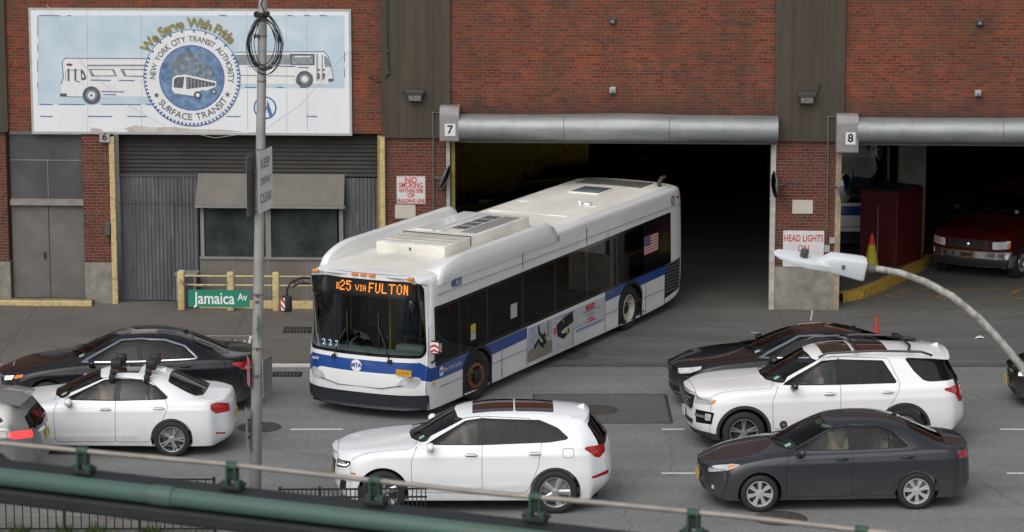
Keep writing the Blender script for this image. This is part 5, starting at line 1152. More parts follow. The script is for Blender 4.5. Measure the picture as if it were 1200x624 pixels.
def asphalt_mat(name, base, tint_lo, tint_hi, grain=.35, stretch=(1, 1, 1), tracks=True, oil=True, cracks=0.0, joints=None):
    t = NT(name); v = t.coords('Object'); b = t.b
    fine = t.noise(v, 24, 4, .8); big = t.noise(t.coords('Object', (.55 * stretch[0], stretch[1], 1)), .5, 7, .68)
    c = t.ramp(big, [(.28, tint_lo), (.72, tint_hi)])
    c = t.mix(1.0, c, t.ramp(fine, [(.25, (1 - grain,) * 3), (.75, (1 + grain,) * 3)]), 'MULTIPLY')
    mid = t.noise(v, 7, 5, .6); c = t.mix(1.0, c, t.ramp(mid, [(.3, (.86,) * 3), (.7, (1.1,) * 3)]), 'MULTIPLY')
    sp = t.add('ShaderNodeSeparateXYZ'); t.link(v, sp.inputs[0])
    if tracks:   # polished wheel tracks along the lanes and an oil band between them
        w = t.add('ShaderNodeTexWave', wave_type='BANDS', bands_direction='Y', wave_profile='SIN'); w.inputs['Scale'].default_value = .305 / 3.3 * 3.3; w.inputs['Distortion'].default_value = 1.2; w.inputs['Detail'].default_value = 2; w.inputs['Detail Scale'].default_value = .4
        t.link(t.coords('Object', (.12, 1, 1)), w.inputs['Vector']); c = t.mix(1.0, c, t.ramp(w.outputs['Fac'], [(.2, (.955,) * 3), (.8, (1.03,) * 3)]), 'MULTIPLY')
    if oil:
        s2 = t.ramp(t.noise(t.coords('Object', (.25, 2.2, 1)), 1.1, 5, .7), [(.55, (0, 0, 0)), (.75, (.22,) * 3)]); c = t.mix(s2, c, tuple(.5 * x for x in tint_lo))
        sx = t.ramp(t.noise(t.coords('Object', (1, 1.6, 1)), 1.7, 5, .7), [(.60, (0, 0, 0)), (.78, (.55,) * 3)]); c = t.mix(sx, c, tuple(.45 * x for x in tint_lo))
    if cracks:
        vo = t.add('ShaderNodeTexVoronoi', feature='DISTANCE_TO_EDGE'); vo.inputs['Scale'].default_value = .45
        wv = t.add('ShaderNodeMix', data_type='VECTOR'); wv.inputs[0].default_value = .12; nn = t.add('ShaderNodeTexNoise'); nn.inputs['Scale'].default_value = 3; t.link(v, nn.inputs['Vector']); t.link(v, wv.inputs[4]); t.link(nn.outputs['Color'], wv.inputs[5]); t.link(wv.outputs[1], vo.inputs['Vector'])
        cr = t.ramp(vo.outputs['Distance'], [(.0, (cracks,) * 3), (.012, (0, 0, 0))]); c = t.mix(cr, c, (.02, .018, .016))
    if joints:
        for ax, per, off in joints:
            m = t.add('ShaderNodeMath', operation='PINGPONG'); a = t.add('ShaderNodeMath', operation='ADD'); t.link(sp.outputs[ax], a.inputs[0]); a.inputs[1].default_value = off; t.link(a.outputs[0], m.inputs[0]); m.inputs[1].default_value = per / 2
            l = t.add('ShaderNodeMath', operation='LESS_THAN'); t.link(m.outputs[0], l.inputs[0]); l.inputs[1].default_value = .010; k = t.add('ShaderNodeMath', operation='MULTIPLY'); t.link(l.outputs[0], k.inputs[0]); k.inputs[1].default_value = .6; c = t.mix(k.outputs[0], c, (.03, .027, .024))
    t.link(c, b.inputs['Base Color']); r = t.ramp(mid, [(.3, (.78,) * 3), (.7, (.95,) * 3)]); t.link(r, b.inputs['Roughness']); t.bump(fine, .35, .006); return t.m

def worn_paint(name, col, under, keep=.5):
    t = NT(name); v = t.coords('Object'); n = t.noise(v, 9, 6, .75); k = t.ramp(n, [(keep - .12, (1, 1, 1)), (keep + .12, (0, 0, 0))]); m = t.noise(v, 40, 3)
    c = t.mix(k, under, col); c = t.mix(1.0, c, t.ramp(m, [(.3, (.85,) * 3), (.7, (1.1,) * 3)]), 'MULTIPLY'); t.link(c, t.b.inputs['Base Color']); t.b.inputs['Roughness'].default_value = .75; return t.m

# ---------------------------------------------------------------- ground
ROAD = asphalt_mat('road_asphalt', None, (.155, .158, .159), (.215, .218, .218), .60)
WALK = asphalt_mat('sidewalk_concrete', None, (.098, .086, .075), (.150, .136, .122), .30, tracks=False, cracks=.0, joints=[(0, 4.6, 1.2), (1, 3.1, 2.9)])
APRON = asphalt_mat('garage_apron_concrete', None, (.080, .078, .073), (.145, .141, .132), .30, (1, 2.2, 1), tracks=False, cracks=.0, joints=[(0, 6.2, .4), (1, 2.2, 3.2)])
YW = worn_paint('worn_yellow_paint', (.56, .45, .22), (.22, .17, .10), .60)
YL = worn_paint('floor_yellow_line', (.42, .26, .03), (.07, .06, .05), .50)
WL = worn_paint('white_road_line', (.62, .62, .60), (.12, .12, .12), .66)
def sheet(name, x0, x1, y0, y1, z, m, kind='structure', sub=1):
    mb = MB(); mb.quad((x0, y0, z), (x1, y0, z), (x1, y1, z), (x0, y1, z)); o = mb.build(name, m); return tag(o, kind=kind)
CURB_Y = gp(400, 430.5)[1]; NEAR_Y = gp(200, 611)[1]; XN = gp(470, 611)[0]
sheet('ground', -900, 900, -900, 900, -.012, mat('far_ground', (.09, .09, .085), .95, var=.2, vscale=.05))
sheet('road', -400, 400, -34, CURB_Y, 0, ROAD)
# far sidewalk: a shallow slab with a dropped steel-faced kerb
FYR = math.tan(FYAW)
def facade_y(x): return x * FYR
mb = MB(); zt = .035
xs_ = [-60, -9.0, -9.0 + .01]; 
XA = gp(445, 390)[0]
mb.poly([(-400, CURB_Y + .16, zt), (XA, CURB_Y + .16, zt), (XA, facade_y(XA) + .5, zt), (-400, facade_y(-400) * 0 + 8, zt)])
tag(mb.build('sidewalk', WALK), kind='structure')
mb = MB(); mb.poly([(XA, CURB_Y + .16, zt), (400, CURB_Y + .16, zt), (400, -6, zt), (60, facade_y(60) + .3, zt), (XA, facade_y(XA) + .5, zt)]); tag(mb.build('driveway', APRON), kind='structure')
mb = MB().use(mat('kerb_concrete', (.20, .19, .175), .85, var=.25, vscale=5)); mb.box(-400, gp(262, 430)[0], CURB_Y, CURB_Y + .16, -.01, zt + .002)
mb.use(mat('kerb_dark', (.085, .082, .076), .85, var=.3, vscale=4)); mb.box(gp(372, 430)[0], 400, CURB_Y, CURB_Y + .16, -.01, zt - .003); mb.use(WL); mb.box(gp(262, 430)[0], gp(372, 430)[0], CURB_Y, CURB_Y + .16, -.01, zt + .003)
tag(mb.build('kerb', None), kind='structure')
# gutter strip and patches in the asphalt
PATCH = asphalt_mat('asphalt_patch', None, (.085, .085, .084), (.125, .124, .122), .45, tracks=False, oil=False)
x0, y0 = gp(628, 496); x1, y1 = gp(778, 463); sheet('asphalt_patch', x0, x1, y0, y1, .004, PATCH)
mb = MB().use(mat('tar_seam', (.045, .045, .044), .6))
for a, b, c, d in ((x0 - .03, x1 + .03, y0 - .04, y0), (x0 - .03, x1 + .03, y1, y1 + .04), (x0 - .04, x0, y0, y1), (x1, x1 + .06, y0, y1)): mb.box(a, b, c, d, .002, .007)
tag(mb.build('tar_seam', None), kind='structure')
# lane dashes
mb = MB(); n_ = 0
for row, spans in ((503.5, ((-200, -130), (-20, 40), (340, 402), (776, 802), (1172, 1235), (1500, 1560))), (555, ((-60, 20), (390, 440), (775, 817), (1180, 1245)))):
    for a, b in spans:
        mb = MB(); (xa, ya), (xb, _) = gp(a, row), gp(b, row); mb.quad((xa, ya - .055, .004), (xb, ya - .055, .004), (xb, ya + .055, .004), (xa, ya + .055, .004)); tag(mb.build('lane_marking', WL), kind='structure')
# chalk box and scribbles on the sidewalk
mb = MB(); zz = zt + .004
def gl_(p, w=.035, z=zz):
    q = [Vector(gp(*a)) for a in p]
    for a, b in zip(q[:-1], q[1:]):
        d = (b - a).normalized(); n = Vector((-d.y, d.x)) * w / 2; mb.quad((*(a + n), z), (*(a - n), z), (*(b - n), z), (*(b + n), z))
gl_([(232, 396), (294, 396)]); gl_([(294, 396), (286, 429)], .05); 
for k in range(9): gl_([(236 + k * 5.5, 402 + (k * 7) % 5), (240 + k * 5.5, 405 + (k * 5) % 7), (243 + k * 5.5, 401 + (k * 3) % 6)], .03)
for k in range(6): gl_([(258 + k * 4, 411 + (k * 3) % 4), (262 + k * 4, 413)], .03)
tag(mb.build('sidewalk_marking', WL), kind='structure')
mb = MB(); z_ = .004
gl_([(950, 378), (952, 366)], .03, zt + .004); gl_([(880, 392), (890, 392.6)], .05, zt + .004); tag(mb.build('faint_line', WL), kind='structure')
# hairline cracks and a sealed trench line in the asphalt
random.seed(21)
def crack(p0, p1, n, amp, w, m, z=.0035):
    a, b = Vector(gp(*p0)), Vector(gp(*p1)); d = (b - a); nn = Vector((-d.y, d.x)).normalized(); mb = MB(); q = [a + d * i / n + nn * random.uniform(-amp, amp) for i in range(n + 1)]
    for i in range(n):
        u = (q[i + 1] - q[i]).normalized(); k = Vector((-u.y, u.x)) * w * random.uniform(.4, 1.0); mb.quad((*(q[i] + k), z), (*(q[i] - k), z), (*(q[i + 1] - k), z), (*(q[i + 1] + k), z))
    tag(mb.build('road_crack', m), kind='structure')
CK = mat('crack_dark', (.105, .103, .10), .9, var=.3)
crack((360, 447), (640, 452), 60, .05, .010, CK); crack((778, 480), (790, 560), 26, .06, .010, CK); crack((1120, 470), (1240, 466), 30, .06, .012, CK); crack((700, 500), (742, 624), 34, .07, .008, CK); crack((300, 525), (420, 540), 30, .05, .008, CK); crack((1140, 560), (1230, 612), 26, .07, .009, CK)
crack((640, 440), (1240, 441), 90, .015, .018, CK)
# manholes, grates
IRON = mat('cast_iron', (.075, .068, .062), .7, metal=.2, var=.5, vscale=14, bump=.3)
def manhole(px, row, r, label, z=0.0, group=None):
    x, y = gp(px, row); t = thing('manhole_cover', label, 'manhole cover', (x, y, z + .003), 0, group)
    m = MB(); m.lathe([(r * 1.12, 0), (r * 1.12, .006), (r * 1.0, .006)], 'z', 32); m.build('frame', mat('iron_ring', (.055, .05, .045), .8, var=.4, vscale=6), t)
    m = MB(); m.lathe([(r, .004), (0, .004)], 'z', 32)
    for i in range(-4, 5):
        for j in range(-4, 5):
            if i * i + j * j < 18: m.box(i * r * .2 - .03, i * r * .2 + .03, j * r * .2 - .03, j * r * .2 + .03, .004, .010)
    m.build('lid', IRON, t); return t
manhole(699, 481, .36, 'round iron manhole cover in the dark asphalt patch'); manhole(914, 608, .40, 'round manhole cover beside the grey compact sedan front wheel')
manhole(304, 501, .36, 'round manhole cover behind the white sedan by the signpost'); manhole(664, 418, .42, 'round manhole cover beside the bus on the driveway', zt)
def grate(px, row, w, d, label, z=0):
    x, y = gp(px, row); t = thing('drain_grate', label, 'drain grate', (x, y, z), 0); m = MB()
    m.box(-w / 2, w / 2, -d / 2, d / 2, .0, .003); m.build('pit', mat('pit_black', (.006, .006, .006), 1), t); m = MB()
    for i in range(int(w / .07)): m.box(-w / 2 + i * .07, -w / 2 + i * .07 + .03, -d / 2, d / 2, .003, .012)
    m.box(-w / 2, w / 2, -.03, .03, .004, .014); m.build('grate', IRON, t)
grate(349, 389, .62, .62, 'iron grate set in the sidewalk left of the bus', zt); grate(326, 439, .95, .45, 'street drain grate below the white painted kerb')

# ---------------------------------------------------------------- the brick depot
U = lambda px, row=250: fp(px, row)[0]
Z = lambda row, px=600: fp(px, row)[1]
BR = brick_mat('red_brick', (.125, .022, .009), (.250, .055, .024), (.20, .105, .068), 0, .72)
BRP = brick_mat('pier_brick', (.10, .020, .013), (.165, .034, .020), (.20, .13, .10), 9, .42)
CONC = mat('stained_concrete', (.25, .235, .205), .9, var=.28, vscale=3.5, bump=.3, grime=.7)
PIL = NT('brown_metal_cladding'); _v = PIL.coords('Object', (6, 6, .25)); PIL.link(PIL.ramp(PIL.noise(_v, 1.2, 5, .6), [(.3, (.040, .031, .020)), (.7, (.064, .052, .034))]), PIL.b.inputs['Base Color']); PIL.b.inputs['Roughness'].default_value = .6; PIL = PIL.m
GREY = mat('grey_steel_door', (.135, .130, .125), .6, var=.16, vscale=2.5, grime=.45)
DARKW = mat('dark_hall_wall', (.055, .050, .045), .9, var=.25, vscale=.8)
depot = thing('brick_depot', 'red brick bus garage with numbered doors and brown metal pilasters', 'building', (0, 0, 0), FYAW)
TOP = 9.0; TH = .45
WU0, WU1 = U(-420), U(1700)
mb = MB()
mb.box(U(8), U(447), 0, TH, Z(158), TOP); mb.box(U(528), U(908), 0, TH, Z(136), TOP); mb.box(U(990), WU1, 0, TH, Z(136), TOP)
mb.box(U(447), U(528), 0, TH, Z(162), TOP); mb.box(U(908), U(990), 0, TH, Z(163), TOP); mb.box(WU0, U(8), 0, TH, Z(158), TOP)
# (butted pieces of one wall share their texture)
mb.build('wall', BR, depot)
mb = MB(); zb = Z(308, 115) ; zc8 = Z(313, 940)

for a_ in ((U(98), U(131), .0, TH, zb, Z(158)), (U(452), U(525), .0, TH, .9, Z(162)), (U(906), U(981), 0, TH, zc8, Z(163)), (WU0, U(9), 0, TH, zb, Z(158))): MB().box(*a_).build('pier', BRP, depot)
for a_ in ((U(98), U(131), -.02, TH, 0, zb), (U(452), U(525), -.02, TH, 0, .9), (U(903), U(981), -.02, TH, 0, zc8), (WU0, U(10), -.02, TH, 0, zb)): MB().box(*a_).build('pier_base', CONC, depot)
# metal clad pilasters with standing seams
for a, b, row in ((-40, 8, 158), (447, 528, 162), (908, 990, 163)):
    m = MB(); ua, ub = U(a, 80), U(b, 80); z0 = Z(row)
    m.box(ua, ub, -.07, -.002, z0, TOP); n = 4
    for k in range(1, n): u = ua + (ub - ua) * k / n; m.box(u - .008, u + .008, -.080, -.07, z0, TOP)
    for u in (ua + .15, ub - .22): m.box(u, u + .006, -.073, -.07, z0, TOP)
    m.box(ua, ub, -.085, -.07, z0, z0 + .05); m.build('pilaster', PIL, depot)
# left double door with transom panel
d0, d1 = U(12), U(99); zt_, zl = Z(160, 55), Z(238, 55)
m = MB(); m.box(d0, (d0 + d1) / 2 - .012, .14, .19, .12, zl - .06); dr = m.build('door', GREY, depot)
h = MB(); h.box((d0 + d1) / 2 - .12, (d0 + d1) / 2 - .09, .10, .14, 1.0, 1.15); h.build('handle', mat('dark_bezel', (.02, .02, .022), .25, coat=.6), dr)
m = MB(); m.box((d0 + d1) / 2 + .012, d1, .14, .19, .12, zl - .06); dr = m.build('door', GREY, depot); h = MB(); h.box((d0 + d1) / 2 - .011, (d0 + d1) / 2 + .011, .150, .16, .12, zl - .06); h.build('door_joint', mat('rust_joint', (.10, .03, .02), .8), dr)
m = MB(); m.box(d0, d1, .14, .18, zl + .06, zt_); m.build('transom', mat('transom_panel', (.075, .078, .076), .7, var=.2, vscale=1.5, grime=.6), depot)
m = MB(); m.box(d0, d1, .10, .139, zl + .06, zl + .07); m.box(d0 + .02, d1 - .02, .130, .139, (zl + zt_) / 2 + .18, (zl + zt_) / 2 + .2); m.box((d0 + d1) / 2, (d0 + d1) / 2 + .015, .130, .139, zl + .1, (zl + zt_) / 2 + .18)
m.box(d0, d1, .02, .14, zl - .06, zl + .06); m.build('lintel', mat('pale_lintel', (.24, .22, .20), .7, var=.2, grime=.5), depot)
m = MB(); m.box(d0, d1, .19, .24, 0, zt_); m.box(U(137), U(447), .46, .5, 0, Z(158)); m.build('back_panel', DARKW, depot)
# corrugated and slatted closures of bay 6
COR = NT('corrugated_sheet'); _c = COR.coords('Object', (1, 1, 1)); _n = COR.noise(COR.coords('Object', (4, 4, .6)), 1.3, 6, .7); COR.link(COR.mix(COR.ramp(COR.noise(COR.coords('Object', (9, 9, 1.2)), 1.1, 4, .6), [(.60, (0, 0, 0)), (.72, (.5,) * 3)]), COR.ramp(_n, [(.3, (.075, .082, .092)), (.7, (.165, .172, .182))]), (.30, .31, .33)), COR.b.inputs['Base Color']); COR.b.inputs['Roughness'].default_value = .5; COR.b.inputs['Metallic'].default_value = .2; COR = COR.m
def corrugated(u0, u1, z0, z1, y, pitch=.085, amp=.016):
    n = int((u1 - u0) / pitch * 8); vs = []; 
    for i in range(n + 1):
        u = u0 + (u1 - u0) * i / n; yy = y + amp * math.sin(2 * PI * (u - u0) / pitch); vs += [(u, yy, z0), (u, yy, z1)]
    return MB()._add(vs, [(2 * i, 2 * i + 2, 2 * i + 3, 2 * i + 1) for i in range(n)])
b0, b1 = U(138), U(446); zc = Z(208, 190)
m = corrugated(b0 + .01, U(230), .06, zc, .27); m.build('corrugated_panel', COR, depot, smooth=True); m = MB(); m.box(b0, U(230), .235, .25, zc - .02, zc + .02); m.box(b0, U(230), .235, .25, Z(240, 180) - .01, Z(240, 180) + .01); m.build('panel_strap', mat('dull_steel', (.10, .105, .11), .6, metal=.3, var=.2), depot)
m = corrugated(U(402), b1, .06, zc - .03, .27); m.build('corrugated_panel', COR, depot, smooth=True)
m = MB(); zz0, zz1 = zc + .0, Z(158)
k = 0; z = zz0
while z < zz1 - .05: m._add([(b0, .30, z), (b1, .30, z), (b1, .34, z + .085), (b0, .34, z + .085), (b0, .30, z + .09), (b1, .30, z + .09)], [(0, 1, 2, 3), (3, 2, 5, 4)]); z += .09
m.build('roller_slats', mat('dark_slat', (.028, .025, .022), .7, var=.3, vscale=2), depot)
# dispatcher's booth: sloped hood, two windows, panels
TAUPE = mat('taupe_panel', (.155, .140, .122), .7, var=.12, vscale=2, grime=.5); FR = mat('pale_frame', (.21, .205, .195), .6, var=.15, vscale=3)
u0, u1 = U(230), U(403); za, zb_ = Z(206, 310), Z(240, 310)
booth_z = Z(303, 310); wz1 = Z(246, 310)
m = MB(); m._add([(u0 + .02, .25, za), (u1, .25, za), (u1 + .0, -.05, zb_), (u0 - .02, -.05, zb_), (u0 - .02, -.05, zb_ - .03), (u1, -.05, zb_ - .03), (u0 - .02, .25, zb_ - .03), (u1, .25, zb_ - .03)], [(0, 1, 2, 3), (3, 2, 5, 4), (0, 3, 4, 6), (1, 2, 5, 7), (4, 5, 7, 6)]); m.build('booth_hood', TAUPE, depot)
m = MB(); m.box(u0 - .03, u1 + .03, -.08, .02, zb_ - .07, zb_ - .02); m.box(U(236) - .05, U(236) + .03, .14, .2, booth_z, wz1 + .03); m.box(U(398) - .03, U(398) + .06, .14, .2, booth_z, wz1 + .03); m.box(U(313) - .06, U(313) + .06, .14, .2, booth_z, wz1 + .03); m.box(U(232), U(403), .12, .2, booth_z - .05, booth_z); m.box(U(232), U(403), .14, .2, wz1 + .03, zb_ - .03); m.build('booth_frame', FR, depot)
m = MB(); m.box(U(232), U(403), .16, .22, 0.03, booth_z - .05); m.build('booth_panel', TAUPE, depot)
for px in (272, 313, 358): MB().box(U(px) - .012, U(px) + .012, .148, .16, .03, booth_z - .05).build('booth_rib', FR, depot)
WG = glass('booth_window', (.55, .62, .62), 1.0, opaque=.30, base=(.075, .095, .10))  # blue-grey reflections painted into the panes as mottled diffuse colour
_n = WG.node_tree.nodes; _l = WG.node_tree.links; _tc = _n.new('ShaderNodeTexCoord'); _mp = _n.new('ShaderNodeMapping'); _mp.inputs['Scale'].default_value = (1, 1, .6); _no = _n.new('ShaderNodeTexNoise'); _no.inputs['Scale'].default_value = 2.2; _no.inputs['Detail'].default_value = 7; _no.inputs['Roughness'].default_value = .7
_rp = _n.new('ShaderNodeValToRGB'); _rp.color_ramp.elements[0].position = .35; _rp.color_ramp.elements[0].color = (.15,) * 3 + (1,); _rp.color_ramp.elements[1].position = .7; _rp.color_ramp.elements[1].color = (.75,) * 3 + (1,)
_l.new(_tc.outputs['Object'], _mp.inputs[0]); _l.new(_mp.outputs[0], _no.inputs['Vector']); _l.new(_no.outputs['Fac'], _rp.inputs[0])
for q in _n:
    if q.type == 'MIX_SHADER' and q.inputs[1].links and q.inputs[1].links[0].from_node.type == 'BSDF_TRANSPARENT': _l.new(_rp.outputs[0], q.inputs[0])
    if q.type == 'BSDF_DIFFUSE': q.inputs[0].default_value = (.085, .10, .105, 1)
for a, b in ((237, 312), (314, 397)):
    m = MB(); m.box(U(a) + .04, U(b) - .06, .175, .181, booth_z, wz1 + .03); m.build('window', WG, depot)
m = MB().use(mat('booth_inside', (.05, .055, .055), .9, var=.3, vscale=2)); m.box(U(233), U(402), 1.6, 1.65, .1, zb_); m.box(U(233), U(402), .25, 1.6, booth_z - .12, booth_z - .06)
m.use(mat('paper_pale', (.32, .38, .42), .8, var=.3, vscale=9))
for px, w, h_ in ((254, .16, .24), (263, .12, .26), (274, .22, .24), (285, .12, .22), (330, .32, .22), (246, .09, .2)): m.box(U(px) - w / 2, U(px) + w / 2, .3, .34, booth_z - .02, booth_z + h_)
m.box(U(350), U(350) + .08, .3, .31, booth_z + .05, booth_z + .12); m.use(mat('frame_white', (.5, .52, .54), .6)); m.box(U(238), U(257), .24, .26, Z(276, 250) - .02, Z(276, 250) + .01); m.box(U(257) - .03, U(257), .24, .26, booth_z, Z(276, 250)); m.build('booth_contents', None, depot)
# yellow posts and jambs
for px, r0, r1, w in ((133.5, 357, 160, .06), (449, 340, 160, .055)):
    m = MB(); u = U(px); m.box(u - w, u + w, -.10, .04, 0, Z(r1, px), .01); m.build('door_post', YW, depot)
m = MB(); u = U(526); m.box(u - .05, u + .03, -.03, .30, 0, Z(162)); m.build('door_jamb', mat('jamb_white', (.45, .44, .40), .6, var=.2, grime=.6), depot)
m = MB(); m.box(U(902.5), U(908.5), -.04, .30, 0, Z(164)); m.build('door_jamb', mat('jamb_white', (.45, .44, .40), .6, var=.2, grime=.6), depot)
m = MB(); m.box(U(978.5), U(985), -.03, .30, 0, Z(172)); m.build('door_jamb', mat('jamb_tan', (.33, .27, .18), .7, var=.3, vscale=8, grime=.6), depot)
m = MB(); m.box(U(443), U(447), -.01, .2, 0, Z(160)); m.box(U(529), U(533), .05, .25, 0, Z(162)); m.build('guide_rail', mat('rail_ochre', (.30, .24, .06), .7, var=.3), depot)
# the hall behind: floor, ceiling beams, columns, far walls
HW = 34.0
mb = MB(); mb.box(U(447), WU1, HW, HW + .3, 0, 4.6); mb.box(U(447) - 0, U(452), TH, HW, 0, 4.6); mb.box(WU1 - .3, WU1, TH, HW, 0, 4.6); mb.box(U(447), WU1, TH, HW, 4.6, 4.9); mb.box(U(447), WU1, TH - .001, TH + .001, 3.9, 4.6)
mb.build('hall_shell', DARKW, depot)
mb = MB(); 
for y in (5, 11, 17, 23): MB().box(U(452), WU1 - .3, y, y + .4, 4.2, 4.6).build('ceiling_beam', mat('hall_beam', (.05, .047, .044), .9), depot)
for px, y in ((1068, 6.0), (1290, 6)):
    u = fp(px, 250, y)[0]; mb = MB(); mb.box(u - .32, u + .32, y, y + .5, 0, 4.6); mb.box(u - .34, u + .34, y - .02, y, 3.2, 3.5); mb.build('hall_column', mat('column_paint', (.21, .20, .18), .8, var=.2, vscale=2, grime=.6), depot)
YP = mat('dim_yellow', (.62, .45, .07), .9, var=.3); ua = U(452) + .01; MB().box(ua, ua + .06, TH + .1, 12, .3, 4.3).build('yellow_panel', YP, depot); mb = MB(); mb.box(ua + .1, fp(690, 200, 13.1)[0], 13.0, 13.1, .2, 4.19); mb.build('yellow_panel', YP, depot); mb = MB(); mb.box(fp(1175, 200, 14)[0], fp(1260, 200, 14)[0], 14, 14.1, 2.1, 3.1); mb.build('yellow_panel', YP, depot)
fl = MB(); fl.box(WU0, WU1, TH * 0 + .0, HW, .030, .0385); o = fl.build('garage_floor', asphalt_mat('garage_floor_concrete', None, (.085, .080, .072), (.130, .124, .112), .25, tracks=False)); tag(on_facade(o), kind='structure')

def FT(name, label, cat, anchor, group=None):
    u, y, z = anchor; c, s_ = math.cos(FYAW), math.sin(FYAW); t = thing(name, label, cat, (u * c - y * s_, u * s_ + y * c, z), FYAW, group); t['_a'] = 0; del t['_a']; FT.a[t.name] = anchor; return t
FT.a = {}
def fb(mb, name, m, t, **k):
    p = t
    while p.parent: p = p.parent
    a = FT.a[p.name]; mb.v = [(x - a[0], y - a[1], z - a[2]) for x, y, z in mb.v]; return mb.build(name, m, t, **k)
FX = lambda u, y, z: frame((u, y, z), (1, 0, 0), (0, 0, 1))
# roller shutters with their round housings, brackets and number plates
ZINC = NT('galvanised_housing'); _v = ZINC.coords('Object', (.6, 3, 3)); ZINC.link(ZINC.mix(ZINC.ramp(ZINC.noise(ZINC.coords('Object', (1.3, 1, 1)), 2.2, 6, .7), [(.52, (0, 0, 0)), (.74, (.5,) * 3)]), ZINC.ramp(ZINC.noise(_v, 1.4, 5, .6), [(.3, (.21, .225, .23)), (.7, (.33, .35, .35))]), (.17, .16, .14)), ZINC.b.inputs['Base Color']); ZINC.b.inputs['Metallic'].default_value = .35; ZINC.b.inputs['Roughness'].default_value = .42; ZINC = ZINC.m
def shutter(pa, pb, rows, box, plate, digit, label):
    r = (Z(rows[0]) - Z(rows[1])) / 2 * .98; zc = (Z(rows[0]) + Z(rows[1])) / 2; ua, ub = U(pa, 145), U(pb, 145)
    t = FT('roller_shutter', label, 'roller shutter', (ua, -.3, zc))
    m = MB(); n = 24; vs = []; sec = [(-.3 + r * 1.02 * math.cos(a), zc + r * math.sin(a)) for a in np.linspace(R(100), R(275), 18)] + [(-.05, zc - r), (-.05, zc + r * .98)]
    L_ = ub - ua; stn = [0, .002, .33, .332, .334, .5, .502, .504, .75, 1]
    def bulge(q): return .035 * max(0, 1 - abs(q - .52) / .22)
    k = len(sec); cuts = np.linspace(0, 1, 13)
    for q in cuts: vs += [(ua + L_ * q, y, z + (bulge(q) if z > zc + r * .6 else 0)) for y, z in sec]
    m._add(vs, [(i * k + j, (i + 1) * k + j, (i + 1) * k + (j + 1) % k, i * k + (j + 1) % k) for i in range(len(cuts) - 1) for j in range(k)] + [tuple(range(k)), tuple(range(len(vs) - k, len(vs)))[::-1]])
    ho = fb(m, 'housing', ZINC, t, smooth=True, angle=R(35))
    m = MB()
    for q in (.33, .66): m.tube([(ua + L_ * q, y - .004, z + (bulge(q) if z > zc + r * .6 else 0)) for y, z in sec[:18]], .008, 6)
    for q in (.27, .86):
        if True: m._add([(ua + L_ * q + dx, -.3 + (r + .006) * math.cos(a), zc + (r + .006) * math.sin(a)) for dx in (-.22, .22) for a in (R(178), R(200))], [(0, 1, 3, 2)])
    fb(m, 'seam', mat('seam_grey', (.20, .21, .21), .5, metal=.3), ho)
    m = MB(); m.box(ua, ub, -.30, -.24, zc - r - .05, zc - r + .01); m.box(ua, ub, -.10, -.04, zc - r - .045, zc - r + .01); fb(m, 'bottom_bar', mat('dull_steel', (.10, .105, .11), .6, metal=.3, var=.2), t)
    xa, xb, ra_, rb = box; m = MB(); u0, u1 = U(xa, 145), U(xb, 145); z1, z0 = Z(ra_), Z(rb)
    m.prism(round_poly([(-.001, z0), (-.52, z0), (-.52, z1 - .14), (-.40, z1), (-.001, z1)], .04), u0, u1, 'x'); bo = fb(m, 'gearbox', mat('grey_box_paint', (.26, .25, .25), .55, var=.15, vscale=3, grime=.55), t, smooth=True, angle=R(30))
    x_, y0_, x1_, y1_ = plate; m = MB().use(mat('plate_white', (.68, .68, .66), .6, var=.05)); m.box(U(x_, 145), U(x1_, 145), -.528, -.521, Z(y1_), Z(y0_)); m.use(mat('ink_black', (.01, .01, .012), .6)); add_text(m, digit, .25, FX((U(x_, 145) + U(x1_, 145)) / 2, -.531, (Z(y0_) + Z(y1_)) / 2), bold=.006); fb(m, 'number_plate', None, bo)
    return t
shutter(539, 911, (133, 163), (517, 539.5, 123, 163), (523, 142, 535.5, 156), '7', 'galvanised roller shutter housing marked 7 above the bus doorway')
shutter(1003, 1520, (134, 163), (979, 1004.5, 130, 173), (989.5, 149, 1001, 163), '8', 'galvanised roller shutter housing marked 8 above the pickup doorway')
t = FT('number_plate', 'small grey plate with number 6 at the mural corner', 'sign', (U(126), -.05, Z(160, 126)))
m = MB().use(mat('plate_grey', (.33, .33, .32), .6)); m.box(U(120), U(132), -.13, -.10, Z(166, 126), Z(154, 126)); m.use(mat('ink_black', (.01, .01, .012), .6)); add_text(m, '6', .22, FX(U(126), -.134, Z(160, 126)), bold=.005); fb(m, 'plate', None, t)
# flood lights
for px, lab in ((487, 'wall floodlight on the brown pilaster above the no smoking sign'), (945, 'wall floodlight on the brown pilaster above the head lights sign')):
    u, z = U(px, 112), Z(112); t = FT('wall_floodlight', lab, 'wall light', (u, -.1, z))
    m = MB(); m.box(u - .20, u + .20, -.26, -.095, z + .02, z + .13, .02); m.prism([(-.10, z - .12), (-.24, z - .11), (-.27, z + .03), (-.10, z + .03)], u - .16, u + .16, 'x'); fb(m, 'housing', mat('fixture_bronze', (.045, .04, .035), .5), t)
    m = MB(); m._add([(u - .13, -.245, z - .10), (u + .13, -.245, z - .10), (u + .13, -.273, z + .02), (u - .13, -.273, z + .02)], [(0, 1, 2, 3)]); fb(m, 'lens', mat('fixture_lens', (.22, .22, .21), .25, coat=.5, var=.4, vscale=12), t)
    m = MB(); m.tube([(u + .22, -.1, z + .1), (u + .26, -.1, z + .13), (u + .27, -.1, z + .3)] if px > 900 else [(u - .22, -.1, z + .06), (u - .3, -.1, z + .06)], .012, 6); fb(m, 'cable', mat('cable_black', (.012, .012, .012), .6), t)
